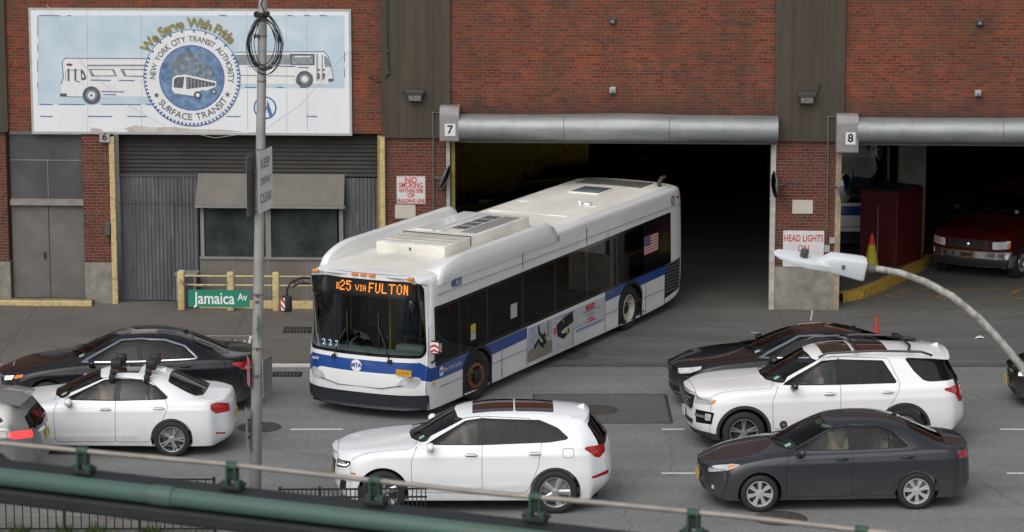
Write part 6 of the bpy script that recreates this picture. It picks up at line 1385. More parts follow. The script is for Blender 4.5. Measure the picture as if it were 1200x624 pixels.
for px, row, c, lab in ((718, 24, (.05, .05, .055), 'small dark lamp high on the brick wall above the bus'), (718, 105, (.40, .36, .32), 'small pale sensor on the brick wall above the bus tail'), (1148, 24, (.05, .05, .055), 'small dark lamp high on the brick wall above the pickup'), (1146, 106, (.36, .33, .30), 'small pale sensor on the brick wall above the pickup doorway')):
    u, z = U(px, row), Z(row); t = FT('wall_sensor', lab, 'wall fixture', (u, 0, z)); m = MB(); m.box(u - .07, u + .07, -.05, 0, z - .07, z + .07, .012); m.box(u - .055, u + .055, -.13, -.05, z - .05, z + .03, .015); fb(m, 'housing', mat('fixture_%d' % (c[0] * 100), c, .5), t)
    m = MB(); m.lathe([(0, -.145), (.03, -.14), (.04, -.125)], 'y', 14, (u, 0, z - .01)); fb(m, 'lens', mat('fixture_eye', (.15, .22, .28), .15, coat=1), t)
# conduits
def conduit(pts, label, r=.016, m_=None):
    q = [(U(a, b), y, Z(b)) for a, b, y in pts]; t = FT('conduit', label, 'pipe', q[0]); m = MB(); m.tube(q, r, 8); fb(m, 'pipe', m_ or mat('conduit_grey', (.16, .155, .15), .6, metal=.3), t, smooth=True)
    m = MB()
    for a, b, y in pts[1:]: m.box(U(a, b) - .03, U(a, b) + .03, y, -.0, Z(b) - .015, Z(b) + .015)
    fb(m, 'clamp', mat('conduit_grey', (.16, .155, .15), .6), t)
conduit([(517, 132, -.10), (508, 132, -.10), (508, 200, -.04), (508, 262, -.04), (508, 340, -.04)], 'thin grey conduit down the pier beside the no smoking sign')
conduit([(982, 134, -.10), (970.5, 134, -.10), (970, 200, -.04), (969, 262, -.04), (968, 300, -.04)], 'thin grey conduit down the pier beside the head lights sign')
conduit([(454, -10, -.13), (455, 60, -.13), (457, 85, -.13), (449, 97, -.03), (440, 96, -.03), (432, 90, -.03)], 'black cable hanging down the brown pilaster by the mural', .012, mat('cable_black', (.012, .012, .012), .6))
t = FT('switch_box', 'small grey electrical box beside the head lights sign', 'electrical box', (U(974, 278), 0, Z(278)))
m = MB(); m.box(U(972, 278), U(979, 278), -.07, -.03, Z(282), Z(275)); m.box(U(966, 288), U(972, 288), -.09, -.03, Z(292), Z(284)); fb(m, 'housing', mat('plate_grey', (.33, .33, .32), .6), t)
t = FT('switch_box', 'small grey box on the brick pier beside the yellow post', 'electrical box', (U(127, 267), 0, Z(267, 127))); m = MB(); m.box(U(124, 267), U(130, 267), -.14, -.0, Z(275, 127), Z(260, 127), .01); m.tube([(U(127, 267), -.05, Z(275, 127)), (U(127, 267), -.05, Z(285, 127))], .012, 6); fb(m, 'housing', mat('box_dark_grey', (.08, .08, .08), .5), t)
# convex traffic mirrors
def convex(px, row, side, label, tilt):
    u, z = U(px, row), Z(row); t = FT('convex_mirror', label, 'traffic mirror', (u, -.1, z)); m = MB(); n = 28
    m.lathe([(0, .05), (.12, .045), (.24, .02), (.30, -.02)], 'z', n); M_ = Matrix.Translation((u, -.28, z)) @ Matrix.Rotation(tilt[0], 4, 'Z') @ Matrix.Rotation(tilt[1], 4, 'X')
    m.v = [tuple(M_ @ Vector(p)) for p in m.v]; fb(m, 'mirror', mat('convex_mirror_face', (.45, .47, .48), .08, metal=1), t, smooth=True)
    m = MB(); m.lathe([(.30, -.02), (.315, -.015), (.315, -.04), (.2, -.07), (0, -.08)], 'z', n); m.v = [tuple(M_ @ Vector(p)) for p in m.v]; fb(m, 'back', mat('mirror_back', (.10, .105, .11), .5), t, smooth=True, angle=R(30))
    m = MB(); m.tube([tuple(M_ @ Vector((0, 0, -.08))), (u - side * .15, -.15, z - .02), (u - side * .25, -.02, z)], .018, 8); fb(m, 'bracket', mat('conduit_grey', (.16, .155, .15), .6, metal=.3), t)
convex(523, 208, 1, 'dark convex mirror between no smoking sign and bus doorway', (R(84), R(112))); convex(906.5, 213, -1, 'convex traffic mirror on the white jamb right of the bus doorway', (R(-84), R(95))); convex(991, 215, 1, 'silver convex mirror at the left jamb of the pickup doorway', (R(62), R(88)))
# signs on the piers
RED = mat('sign_red', (.50, .045, .05), .6, var=.2, vscale=14); SW = mat('sign_white', (.62, .62, .62), .6, var=.08, vscale=5, grime=.35); CREAM = mat('plate_cream', (.52, .49, .42), .6, var=.06, grime=.3)
def wsign(px0, px1, r0, r1, lines, label, m_=SW, y=-.02, border=False):
    pxm = (px0 + px1) / 2; u0, u1, z1, z0 = U(px0, (r0 + r1) / 2), U(px1, (r0 + r1) / 2), Z(r0, pxm), Z(r1, pxm); t = FT('wall_sign', label, 'sign', ((u0 + u1) / 2, 0, z0)); m = MB().use(m_)
    m.prism(round_poly([(u0, z0), (u1, z0), (u1, z1), (u0, z1)], .02), y, -.002)
    m.use(RED)
    for s_, row, size, xs in lines: add_text(m, s_, size, FX((u0 + u1) / 2 + (0 if len(s_) > 3 or row < 0 else 0), y - .003, Z(row, pxm)), bold=.004, xscale=xs)
    if border:
        for a in ((u0 + .01, u1 - .01, z1 - .02, z1 - .012), (u0 + .01, u1 - .01, z0 + .012, z0 + .02)): m.box(a[0], a[1], y - .003, y, a[2], a[3])
    fb(m, 'board', None, t); return t
wsign(465, 498.5, 206.5, 239, [('NO', 211.5, .17, 1), ('SMOKING', 217.5, .17, .70), ('WITHIN 50ft', 224, .13, .74), ('OF', 229.5, .13, 1), ('BUILDING LINE', 235.5, .11, .80)], 'white sign with red words NO SMOKING on the brick pier', border=True)
wsign(463, 487, 240, 256, [], 'blank cream plate under the no smoking sign', CREAM); wsign(472.5, 487, 257.5, 262, [], 'small pale plate below the blank plate by door 7', CREAM)
wsign(917.5, 965.5, 270.5, 312.5, [('HEAD LIGHTS', 279.5, .21, .66), ('ON', 291.5, .20, .8)], 'large white sign with red words HEAD LIGHTS ON', y=-.03); t = wsign(928.5, 952.5, 234.5, 250.5, [], 'blank cream plate above the head lights sign', CREAM)
m = MB(); m.box(U(928), U(953), -.008, -.006, Z(251), Z(234))

# ---------------------------------------------------------------- the painted mural board
t = FT('mural_board', 'white painted mural board of two buses and a round transit emblem', 'mural', (U(38, 80), -.06, Z(157, 225)))
MP = lambda px, row: (fp(px, row)[0], fp(px, row)[1])
PXM = 1 / 53.9
def MM(name, c, var=.12, vs=7): return mat(name, c, .65, var=var, vscale=vs)
MW = NT('mural_white_ground'); MW.link(MW.mix(MW.ramp(MW.noise(MW.coords('Object', (1, 1, .6)), 1.4, 6, .65), [(.50, (0, 0, 0)), (.8, (.4,) * 3)]), (.76, .78, .80), (.58, .62, .66)), MW.b.inputs['Base Color']); MW.b.inputs['Roughness'].default_value = .6; MW = MW.m
MBL = NT('mural_pale_sky'); MBL.link(MBL.ramp(MBL.noise(MBL.coords('Object', (.8, 1, 1.2)), 1.3, 6, .6), [(.25, (.42, .54, .64)), (.5, (.50, .62, .70)), (.8, (.66, .72, .77))]), MBL.b.inputs['Base Color']); MBL.b.inputs['Roughness'].default_value = .6; MBL = MBL.m
INK = MM('mural_grey_ink', (.10, .11, .13), .5, 20); BLU = MM('mural_blue_ink', (.07, .16, .38), .6, 16); GLD = MM('mural_gold', (.27, .23, .09), .3, 18); GLS = MM('mural_glass', (.24, .28, .30), .3, 9); PW = MM('mural_paint_white', (.74, .75, .75), .06)
Y0 = -.06
m = MB().use(mat('mural_frame', (.42, .42, .40), .6, grime=.5, var=.1)); (ua, za_), (ub, zb2) = MP(38, 156.5), MP(411.5, 11)
m.box(ua, ub, Y0, -.002, za_, zb2); fb(m, 'board', None, t)
m = MB().use(MW); m.box(ua + .05, ub - .05, Y0 - .004, Y0, za_ + .05, zb2 - .05); fb(m, 'painted_ground', None, t)
lay = [0]
def shape(mb, pts, lvl): mb.prism([MP(*p) for p in pts], Y0 - .004 - .0022 * lvl, Y0 - .004 - .0022 * (lvl - 1)); return mb
def stroke(mb, pts, w, lvl):
    q = [Vector(MP(*p)) for p in pts]; y = Y0 - .004 - .0022 * lvl
    for a, b in zip(q[:-1], q[1:]):
        d = (b - a).normalized(); n = Vector((-d.y, d.x)) * w * PXM / 2; e = d * w * PXM * .3
        mb._add([(p.x, y, p.y) for p in (a - e + n, a - e - n, b + e - n, b + e + n)], [(0, 1, 2, 3)])
def disc(mb, c, r, lvl, n=48, r1=None, ry=1):
    y = Y0 - .004 - .0022 * lvl; u, z = MP(*c)
    if r1 is None: mb._add([(u + r * PXM * math.cos(a), y, z + r * ry * PXM * math.sin(a)) for a in np.linspace(0, 2 * PI, n, endpoint=False)], [tuple(range(n))])
    else:
        vs = []
        for a in np.linspace(0, 2 * PI, n, endpoint=False): vs += [(u + r * PXM * math.cos(a), y, z + r * ry * PXM * math.sin(a)), (u + r1 * PXM * math.cos(a), y, z + r1 * ry * PXM * math.sin(a))]
        mb._add(vs, [(2 * i, 2 * i + 1, (2 * i + 3) % (2 * n), (2 * i + 2) % (2 * n)) for i in range(n)])
m = MB().use(MBL); shape(m, [(45, 18), (404, 18), (404, 103), (290, 103), (180, 122), (45, 122)], 1); fb(m, 'sky_field', None, t)
# broken blue border lines
m = MB().use(BLU)
for row, spans in ((18, ((47, 70), (80, 84), (258, 266), (338, 343), (357, 364), (375, 383))), (122, ((47, 62), (70, 100), (120, 165), (172, 180))), (136, ((48, 62), (104, 132), (150, 172), (266, 282), (360, 372))), (102, ((288, 300), (325, 332), (352, 358)))):
    for a, b in spans: stroke(m, [(a, row), (b, row + .3)], 1.1, 3)
for a, b in ((20, 42), (52, 60), (70, 84), (96, 104)): stroke(m, [(45, a), (45, b)], .9, 3); 
for a, b in ((60, 72), (80, 90)): stroke(m, [(404, a), (404, b)], .8, 3)
fb(m, 'blue_border', None, t)
# left bus
m = MB().use(PW); shape(m, [(73, 72), (76, 68), (178, 68.5), (178, 113), (73, 113), (72, 98), (75, 90)], 2); fb(m, 'painted_bus', None, t)
m = MB().use(INK); stroke(m, [(72.5, 98), (75, 90), (73.5, 72), (77, 68), (176, 68.5)], .8, 4); stroke(m, [(73, 112.5), (97, 113.5)], .6, 4)
for x in (81, 89): stroke(m, [(x, 81), (x, 94)], 2.2, 4)
stroke(m, [(79, 82), (93, 82)], .6, 4); stroke(m, [(78, 83), (77.5, 94)], .5, 4); shape(m, [(95, 81), (98, 82), (102, 90), (101, 93), (96, 94)], 4); stroke(m, [(72, 111), (78, 111)], 3.6, 4)
m.use(GLS); shape(m, [(104, 80.5), (134, 80.5), (138, 89), (108, 89.5)], 4); shape(m, [(141, 80.5), (172, 80.5), (172, 90), (146, 89.5)], 4); shape(m, [(103, 75.5), (172, 75.5), (172, 77.5), (103, 77.5)], 4)
m.use(PW); shape(m, [(108, 82), (132, 82), (135, 88), (111, 88.3)], 5); shape(m, [(146, 82), (170, 82), (171, 88.5), (149, 88.3)], 5); shape(m, [(97, 85), (100, 90), (97, 91.5)], 5)
m.use(MM('mural_wine', (.20, .06, .06))); disc(m, (82, 75.5), 3.6, 5, ry=.4)
m.use(BLU)
for a, b, r in ((107, 130, 93.5), (140, 158, 93.8), (120, 146, 107), (122, 136, 110.5), (90, 94, 95)): stroke(m, [(a, r), (b, r + .4)], 1.1, 5)
m.use(INK); disc(m, (108, 111.5), 10.6, 6); m.use(GLS); disc(m, (108, 111.5), 6.4, 7); m.use(PW); disc(m, (108, 111.5), 4.2, 8); m.use(INK); disc(m, (108, 111.5), 1.4, 9); fb(m, 'painted_detail', None, t)
# right bus
m = MB().use(PW); shape(m, [(272, 61), (380, 60.5), (385, 66), (391, 88), (391, 96), (385, 98), (272, 98)], 2); fb(m, 'painted_bus', None, t)
m = MB().use(INK); stroke(m, [(274, 61), (380, 60.3), (385, 66), (390, 84), (391, 94), (386, 96)], .8, 4); stroke(m, [(274, 88), (346, 89)], .7, 4); stroke(m, [(348, 98), (347, 92)], .6, 4)
m.use(GLS); shape(m, [(274, 64), (369, 64), (369, 75), (274, 76)], 4); shape(m, [(380, 65), (384, 67), (388, 78), (381, 78)], 4); stroke(m, [(372, 64), (372, 94)], 1.6, 5); stroke(m, [(378, 64), (378, 94)], 1.2, 5); m.use(INK); shape(m, [(340, 63), (369, 63), (369, 76), (341, 76)], 5)
m.use(GLS); shape(m, [(342, 65), (367, 65), (367, 75), (343, 75)], 6); m.use(PW); stroke(m, [(346, 66), (364, 66)], 1.4, 7); m.use(INK); shape(m, [(385, 92), (391, 92), (391, 95), (385, 95)], 6)
for x in (374, 380): stroke(m, [(x, 86), (x, 92)], 2, 6); 
for x in (374, 380): disc(m, (x, 81.5), 1.3, 6, 10)
m.use(BLU)
for a, b, r in ((292, 318, 77.5), (322, 346, 77), (350, 362, 78.5)): stroke(m, [(a, r), (b, r + .6)], 1.0, 6)
m.use(INK); disc(m, (357.5, 92.5), 9.8, 7); m.use(GLS); disc(m, (357.5, 92.5), 5.8, 8); m.use(PW); disc(m, (357.5, 92.5), 3.6, 9)
m.use(BLU); disc(m, (311, 126), 13.5, 4, r1=11.8); shape(m, [(303, 135), (308, 118), (312, 130), (314, 117), (320, 135), (316, 136), (313, 126), (310, 136), (306, 126), (305, 136)], 5); fb(m, 'painted_detail', None, t)
# sheet joints and a rusty stain along the foot of the board
m = MB().use(mat('mural_joint', (.45, .47, .49), .7, var=.3))
for x in (103, 166, 290, 336, 360): stroke(m, [(x, 15), (x + .6, 153)], .45, 3)
fb(m, 'sheet_joint', None, t)
ST_ = NT('mural_stain'); ST_.link(ST_.ramp(ST_.noise(ST_.coords('Object', (1, 1, 1)), 5, 6, .7), [(.3, (.42, .36, .28)), (.7, (.62, .60, .56))]), ST_.b.inputs['Base Color']); m = MB().use(ST_.m)
shape(m, [(152, 154), (146, 150), (160, 146.5), (176, 149), (206, 148.5), (228, 151), (262, 151.5), (285, 154)], 3); shape(m, [(106, 154), (108, 149), (120, 151), (122, 154)], 3); fb(m, 'stain', None, t)
# round emblem
C0 = (225.5, 91)
m = MB().use(PW); disc(m, C0, 56, 7, 72); m.use(BLU)
for k in range(74):
    a = 2 * PI * k / 74; 
    if math.sin(a) < .45 or k % 3 == 0: stroke(m, [(C0[0] + 53.5 * math.cos(a), C0[1] - 53.5 * math.sin(a)), (C0[0] + 55.8 * math.cos(a), C0[1] - 55.8 * math.sin(a))], 2.2, 8)
disc(m, C0, 57, 8, 72, 56.2); m.use(PW); disc(m, C0, 53.2, 9, 72); m.use(BLU); disc(m, C0, 38.6, 10, 64); m.use(GLS); disc(m, C0, 36.8, 11, 64)
m.use(MM('mural_blue_wash', (.13, .22, .36), .5, 6)); disc(m, C0, 36.2, 12, 64)
m.use(MM('mural_skyline', (.20, .24, .26), .5, 10))
for x, w, r in ((214, 7, 66), (222, 6, 60), (230, 5, 62), (237, 8, 70), (206, 6, 74), (246, 6, 76)): shape(m, [(x - w / 2, 92), (x - w / 2, r), (x + w / 2, r), (x + w / 2, 92)], 13)
m.use(MM('mural_gold_dim', (.27, .24, .13), .5, 12)); stroke(m, [(204, 64), (246, 63)], 1.0, 14); stroke(m, [(200, 72), (222, 71)], 1.0, 14)
m.use(PW); shape(m, [(203, 91), (208, 88), (218, 87), (254, 95), (254, 101), (243, 106), (237, 105), (228, 112), (205, 109), (202, 104)], 15)
m.use(INK); shape(m, [(205, 92), (209, 90), (217, 89.5), (215, 103), (204, 102)], 16); shape(m, [(219, 89.5), (253, 97), (253, 100), (219, 104)], 16); disc(m, (232.5, 111), 4.6, 17, 20); disc(m, (251.5, 107), 2.8, 17, 16); m.use(PW); disc(m, (232.5, 111), 2.2, 18, 14); disc(m, (251.5, 107), 1.2, 18, 12)
for k in range(8): stroke(m, [(221 + k * 4, 103 - k * .4), (221 + k * 4, 91 + k)], .35, 17)
fb(m, 'round_emblem', None, t)
m = MB().use(INK)
def letter_w(ch, size):
    if ch == ' ': return size * .32
    me = text_mesh(ch, size); xs_ = [v.co.x for v in me.vertices]; bpy.data.meshes.remove(me); return max(xs_) - min(xs_)
def arc_text(s_, r, a0, a1, size, lvl, inward=False, bold=.003, xs=1.0):
    sz = size * PXM * 1.35; w = [letter_w(c, sz) * xs for c in s_]; tot = sum(w); gap = (abs(R(a1 - a0)) * r * PXM - tot + (w[0] + w[-1]) / 2) / (len(s_) - 1); pos = 0; sg = -1 if a1 < a0 else 1
    for i, ch in enumerate(s_):
        if i: pos += w[i - 1] / 2 + gap + w[i] / 2
        if ch == ' ': continue
        a = R(a0) + sg * pos / (r * PXM); px, row = C0[0] + r * math.cos(a), C0[1] - r * math.sin(a); u, z = MP(px, row)
        add_text(m, ch, sz, FX(u, Y0 - .004 - .0022 * lvl, z) @ Matrix.Rotation(a - PI / 2 if not inward else a + PI / 2, 4, 'Z'), bold=bold, xscale=xs)
arc_text('NEW YORK CITY TRANSIT AUTHORITY', 45.5, 178, -4, 7.2, 12, bold=.001, xs=.86); arc_text('SURFACE TRANSIT', 46, 219, 325, 8.2, 12, True, bold=.001)
for a in (206, 335): 
    px, row = C0[0] + 46 * math.cos(R(a)), C0[1] - 46 * math.sin(R(a)); u, z = MP(px, row); m._add([(u + math.cos(PI / 2 + k * PI / 5) * (.07 if k % 2 == 0 else .028), Y0 - .004 - .0022 * 12, z + math.sin(PI / 2 + k * PI / 5) * (.07 if k % 2 == 0 else .028)) for k in range(10)], [tuple(range(10))])
m.use(GLD); arc_text('We Serve With Pride', 64, 143, 45, 11.5, 10, bold=.010); fb(m, 'painted_words', None, t)
# overhead wire across the board: a real thin cable in front
t = FT('overhead_cable', 'thin grey cable sagging across the mural board', 'cable', (U(60), -.35, 6.5)); m = MB(); q = [(U(58, 20), -.3, Z(6)), (U(100, 80), -.35, Z(75)), (U(150, 120), -.35, Z(122)), (U(200, 160), -.35, Z(150)), (U(255, 165), -.35, Z(161.5)), (U(310, 160), -.35, Z(153)), (U(355, 120), -.35, Z(122)), (U(400, 80), -.3, Z(70)), (U(412, 80), -.1, Z(60))]
m.tube(q, .0055, 6); fb(m, 'cable', mat('cable_grey', (.40, .42, .44), .6), t, smooth=True)

# ---------------------------------------------------------------- yellow guard rail, kerbs, small box
gy = -.72
t = FT('guard_rail', 'yellow painted guard rail with round top posts before the booth', 'guard rail', (U(212), gy, 0))
for px in (212.5, 270.5, 323.5): m = MB(); u = fp(px, 345, gy)[0]; m.box(u - .075, u + .075, gy - .06, gy + .06, .03, .90, .03); fb(m, 'post', YW, t, smooth=True, angle=R(50))
m = MB(); u = fp(393, 345, gy + .5)[0]; m.box(u - .075, u + .075, gy + .44, gy + .56, .03, 1.32, .03); fb(m, 'post', YW, t, smooth=True, angle=R(50))
ua, ub = fp(212, 345, gy)[0], fp(393, 345, gy)[0]
for z, r in ((.80, .022), (.60, .022)): m = MB(); m.tube([(ua, gy, z), (ub - .2, gy, z), (u, gy + .5, z)], r, 8); fb(m, 'rail', YW, t, smooth=True)
m = MB(); m.tube([(ua - .02, gy - .05, .74), (ua + .12, gy - .1, .62), (ua + .5, gy - .09, .58)], .012, 6); fb(m, 'chain', mat('dull_steel', (.10, .105, .11), .6, metal=.3, var=.2), t)
m = MB(); t = FT('kerb_beam', 'low yellow kerb beam under the guard rail', 'kerb', (fp(232, 360, gy)[0], gy + .25, 0)); m.box(fp(232, 360, gy)[0], fp(375, 360, gy)[0], gy + .2, gy + .36, .035, .21, .02); fb(m, 'beam', YW, t)
t = FT('door_step', 'yellow edged concrete step below the grey double door', 'step', (U(0), -.35, 0)); m = MB().use(mat('step_tan', (.20, .165, .11), .85, var=.3)); m.box(U(2), U(108), -.32, -.021, .035, .14, .01); m.use(YW); m.box(U(0), U(109), -.42, -.33, .035, .155, .015); fb(m, 'step', None, t)
t = FT('newspaper_box', 'small weathered grey box standing by the guard rail', 'box', (U(220), -.2, 0)); m = MB().use(mat('box_dark_grey', (.08, .08, .08), .5)); ux = U(220); m.box(ux - .22, ux + .22, -.45, -.05, .05, .75); m.use(FR); m.box(ux - .25, ux + .25, -.48, -.04, .75, .80, .01); m.box(ux - .22, ux - .17, -.47, -.45, .2, .75); m.box(ux + .17, ux + .22, -.47, -.45, .2, .75); m.use(SW); m.box(ux - .18, ux - .06, -.40, -.2, .80, .83); fb(m, 'box', None, t)

# ---------------------------------------------------------------- inside bay 8
def P3(px, row, z=0.0): return gp(px, row, z)
isl = thing('kerb_island', 'raised concrete island with chipped yellow kerb inside door 8', 'traffic island', (*gp(985, 360), .03))
o = Vector(gp(985, 360)); path = [Vector(gp(*p)) - o for p in ((988, 357), (1012, 352), (1040, 341), (1062, 330), (1080, 320), (1096, 310))]
inner = [Vector(gp(*p)) - o for p in ((988, 330), (1010, 300), (1060, 290), (1100, 300))]
m = MB(); n = len(path); H_ = .21; off = []
for i, p in enumerate(path):
    d = (path[min(i + 1, n - 1)] - path[max(i - 1, 0)]).normalized(); off.append(p + Vector((-d.y, d.x)) * .22)
m._add([(p.x, p.y, 0) for p in path] + [(p.x, p.y, H_) for p in path] + [(p.x, p.y, H_) for p in off], [(i, i + 1, n + i + 1, n + i) for i in range(n - 1)] + [(n + i, n + i + 1, 2 * n + i + 1, 2 * n + i) for i in range(n - 1)]); m.build('kerb', worn_paint('chipped_yellow', (.50, .31, .05), (.12, .06, .035), .60), isl)
m = MB(); m.poly([(p.x, p.y, H_ - .004) for p in off] + [(p.x, p.y, H_ - .004) for p in inner[::-1]]); m.build('top', mat('island_top', (.085, .08, .072), .9, var=.25), isl)
cb = Vector(gp(1050, 312.5, .24)); t = thing('steel_cabinet', 'tall dark red steel cabinet with a yellow flank inside door 8', 'cabinet', (cb.x, cb.y, .24), R(38))
m = MB(); m.box(0, 1.15, 0, 1.0, 0, 1.72, .02); m.build('body', mat('dark_red_steel', (.085, .008, .011), .45, var=.15, vscale=2), t); m = MB(); m.box(1.152, 1.20, .0, 1.0, 0, 1.6); m.build('side_panel', mat('dim_ochre', (.22, .14, .03), .7, var=.3), t)
t.rotation_euler = (0, 0, R(52)); 
m = MB(); m.tube([(-.02, .5, .1), (-.02, .5, 1.35)], .012, 6); m.build('vertical_rod', FR, t); m = MB(); m.box(.02, 1.12, .03, .97, 1.722, 1.76, .01); m.build('lid', mat('lid_dark', (.03, .02, .022), .6), t)
def cone(x, y, z, label, h=.95, r0=.17, cols=((0, .62, (.62, .52, .03)), (.62, .92, (.75, .06, .03)), (.92, 1.0, (.02, .02, .02)))):
    t = thing('traffic_cone', label, 'traffic cone', (x, y, z)); m = MB(); m.box(-r0 * 1.25, r0 * 1.25, -r0 * 1.25, r0 * 1.25, 0, .035, .01); m.build('base', mat('cone_base_dark', (.10, .085, .02), .7), t)
    for a, b, c in cols:
        m = MB(); m.lathe([(r0 * (1 - a) + .022, .03 + h * a), (r0 * (1 - b) + .022, .03 + h * b)], 'z', 24); m.build('sleeve', mat('cone_%d' % (c[0] * 100), c, .6, var=.12, vscale=10), t, smooth=True)
    return t
cone(*gp(1021, 313.5, .24), .24, 'yellow traffic cone with red collar beside the red cabinet', .82, .15)
x_, y_ = gp(1027, 400, zt); cone(x_, y_, zt, 'slim red traffic cone standing behind the black fastback', .52, .045, ((0, .97, (.50, .05, .035)), (.97, 1.0, (.3, .03, .02))))
# yellow floor markings
mb = MB(); Zf = .040
for p, w in (([(1028, 352), (1062, 343)], .09), ([(1055, 341), (1178, 340)], .09), ([(1095, 352), (1112, 345), (1134, 343)], .09), ([(1030, 350), (1058, 351)], .08), ([(1160, 352), (1200, 352), (1240, 352)], .09), ([(1184, 349), (1194, 340), (1230, 340)], .12), ([(1088, 351), (1108, 352)], .09)): gl_(p, w, Zf)
tag(mb.build('floor_marking', YL), kind='structure')
# litter
t = thing('litter', 'crumpled white paper scrap lying on the driveway', 'litter', (*gp(1148, 399), zt + .004)); m = MB(); m._add([(-.10, -.03, 0), (-.02, -.06, .03), (.10, -.02, .01), (.09, .05, .02), (.0, .07, .05), (-.08, .05, .01), (0, 0, .04)], [(6, 0, 1), (6, 1, 2), (6, 2, 3), (6, 3, 4), (6, 4, 5), (6, 5, 0)]); m.build('paper', mat('paper_white', (.7, .7, .7), .8), t)
# ================================================================ vehicles in the street
def ground_car(name, fn, label, front, rear, wheel_ix=(0, 1), group=None, tweak=None, extra=None):
    """front / rear: pixels where the near-side front and rear tyres touch the road"""
    sp = fn(); 
    if tweak: sp.update(tweak)
    a, b = Vector(gp(*front)), Vector(gp(*rear)); d = (b - a).normalized(); ang = math.atan2(d.y, d.x); wy = sp['W'] / 2 - .10
    mid = (a + b) / 2; wm = sum(sp['wheels']) / 2; n = Vector((-d.y, d.x)); o = mid - d * wm + n * wy
    t = car(name, sp, label, (o.x, o.y), ang, group); return t, sp
def plate(t, x, y, z, w=.30, h=.15, col=(.62, .42, .05), txt='', nx=-1):
    m = MB().use(mat('plate_%d' % (col[0] * 100), col, .5)); m.box(x - .006, x + .006, y - w / 2, y + w / 2, z - h / 2, z + h / 2, .004)
    if txt: m.use(mat('ink_blue', (.02, .03, .12), .5)); add_text(m, txt, .09, frame((x + nx * .009, y, z), (0, -1 if nx < 0 else 1, 0), (0, 0, 1)))
    m.build('license_plate', None, t)
corolla, _c0 = ground_car('parked_sedan', compact_sedan, 'dark grey compact sedan with silver wheel covers beside the large white suv', (888.6, 599.5), (1073.2, 596.2))
q5, q5s = ground_car('white_suv', small_suv, 'white small suv with twin panoramic sunroof beside the bus nose', (449.5, 601.5), (650.5, 601))
bm_w = 2.81 * 70.4 * .975
bmw, bms = ground_car('white_sedan', sport_sedan, 'white sedan with black roof rack mounts beside the street pole', (12.5, 533.5), (207, 534.8))
ex, exs = ground_car('white_suv', large_suv, 'large white suv with black roof rails and dark rear glass', (868, 531), (1060, 527))
acc, _ = ground_car('black_sedan', chrome_sedan, 'black sedan with chrome window surround and lit red tail light', (60, 487), (229, 484))
mkz, _ = ground_car('black_sedan', fastback_sedan, 'black fastback sedan with panoramic dark roof behind the white suv', (852, 482), (1022, 480))
hs, hss = ground_car('silver_suv', hatch_suv, 'silver suv with rear spoiler and brightly lit tail light', (-204, 577), (-9, 579))
rs_, _ = ground_car('black_sedan', chrome_sedan, 'black car nose with yellow plate below the lamp arm', (1247, 483), (1420, 483), tweak=dict(dlo_rim=None))
plate(rs_, -.02, .0, .45, col=(.62, .42, .05)); 
for t_, x, z in ((bmw, 4.62, .62), (acc, 4.87, .72), (hs, 4.50, .86)): plate(t_, x, 0, z, nx=1)
plate(q5, -.005, 0, .55); plate(ex, .0, 0, .60, .30, .15, (.6, .6, .6)); plate(corolla, -.005, 0, .48)
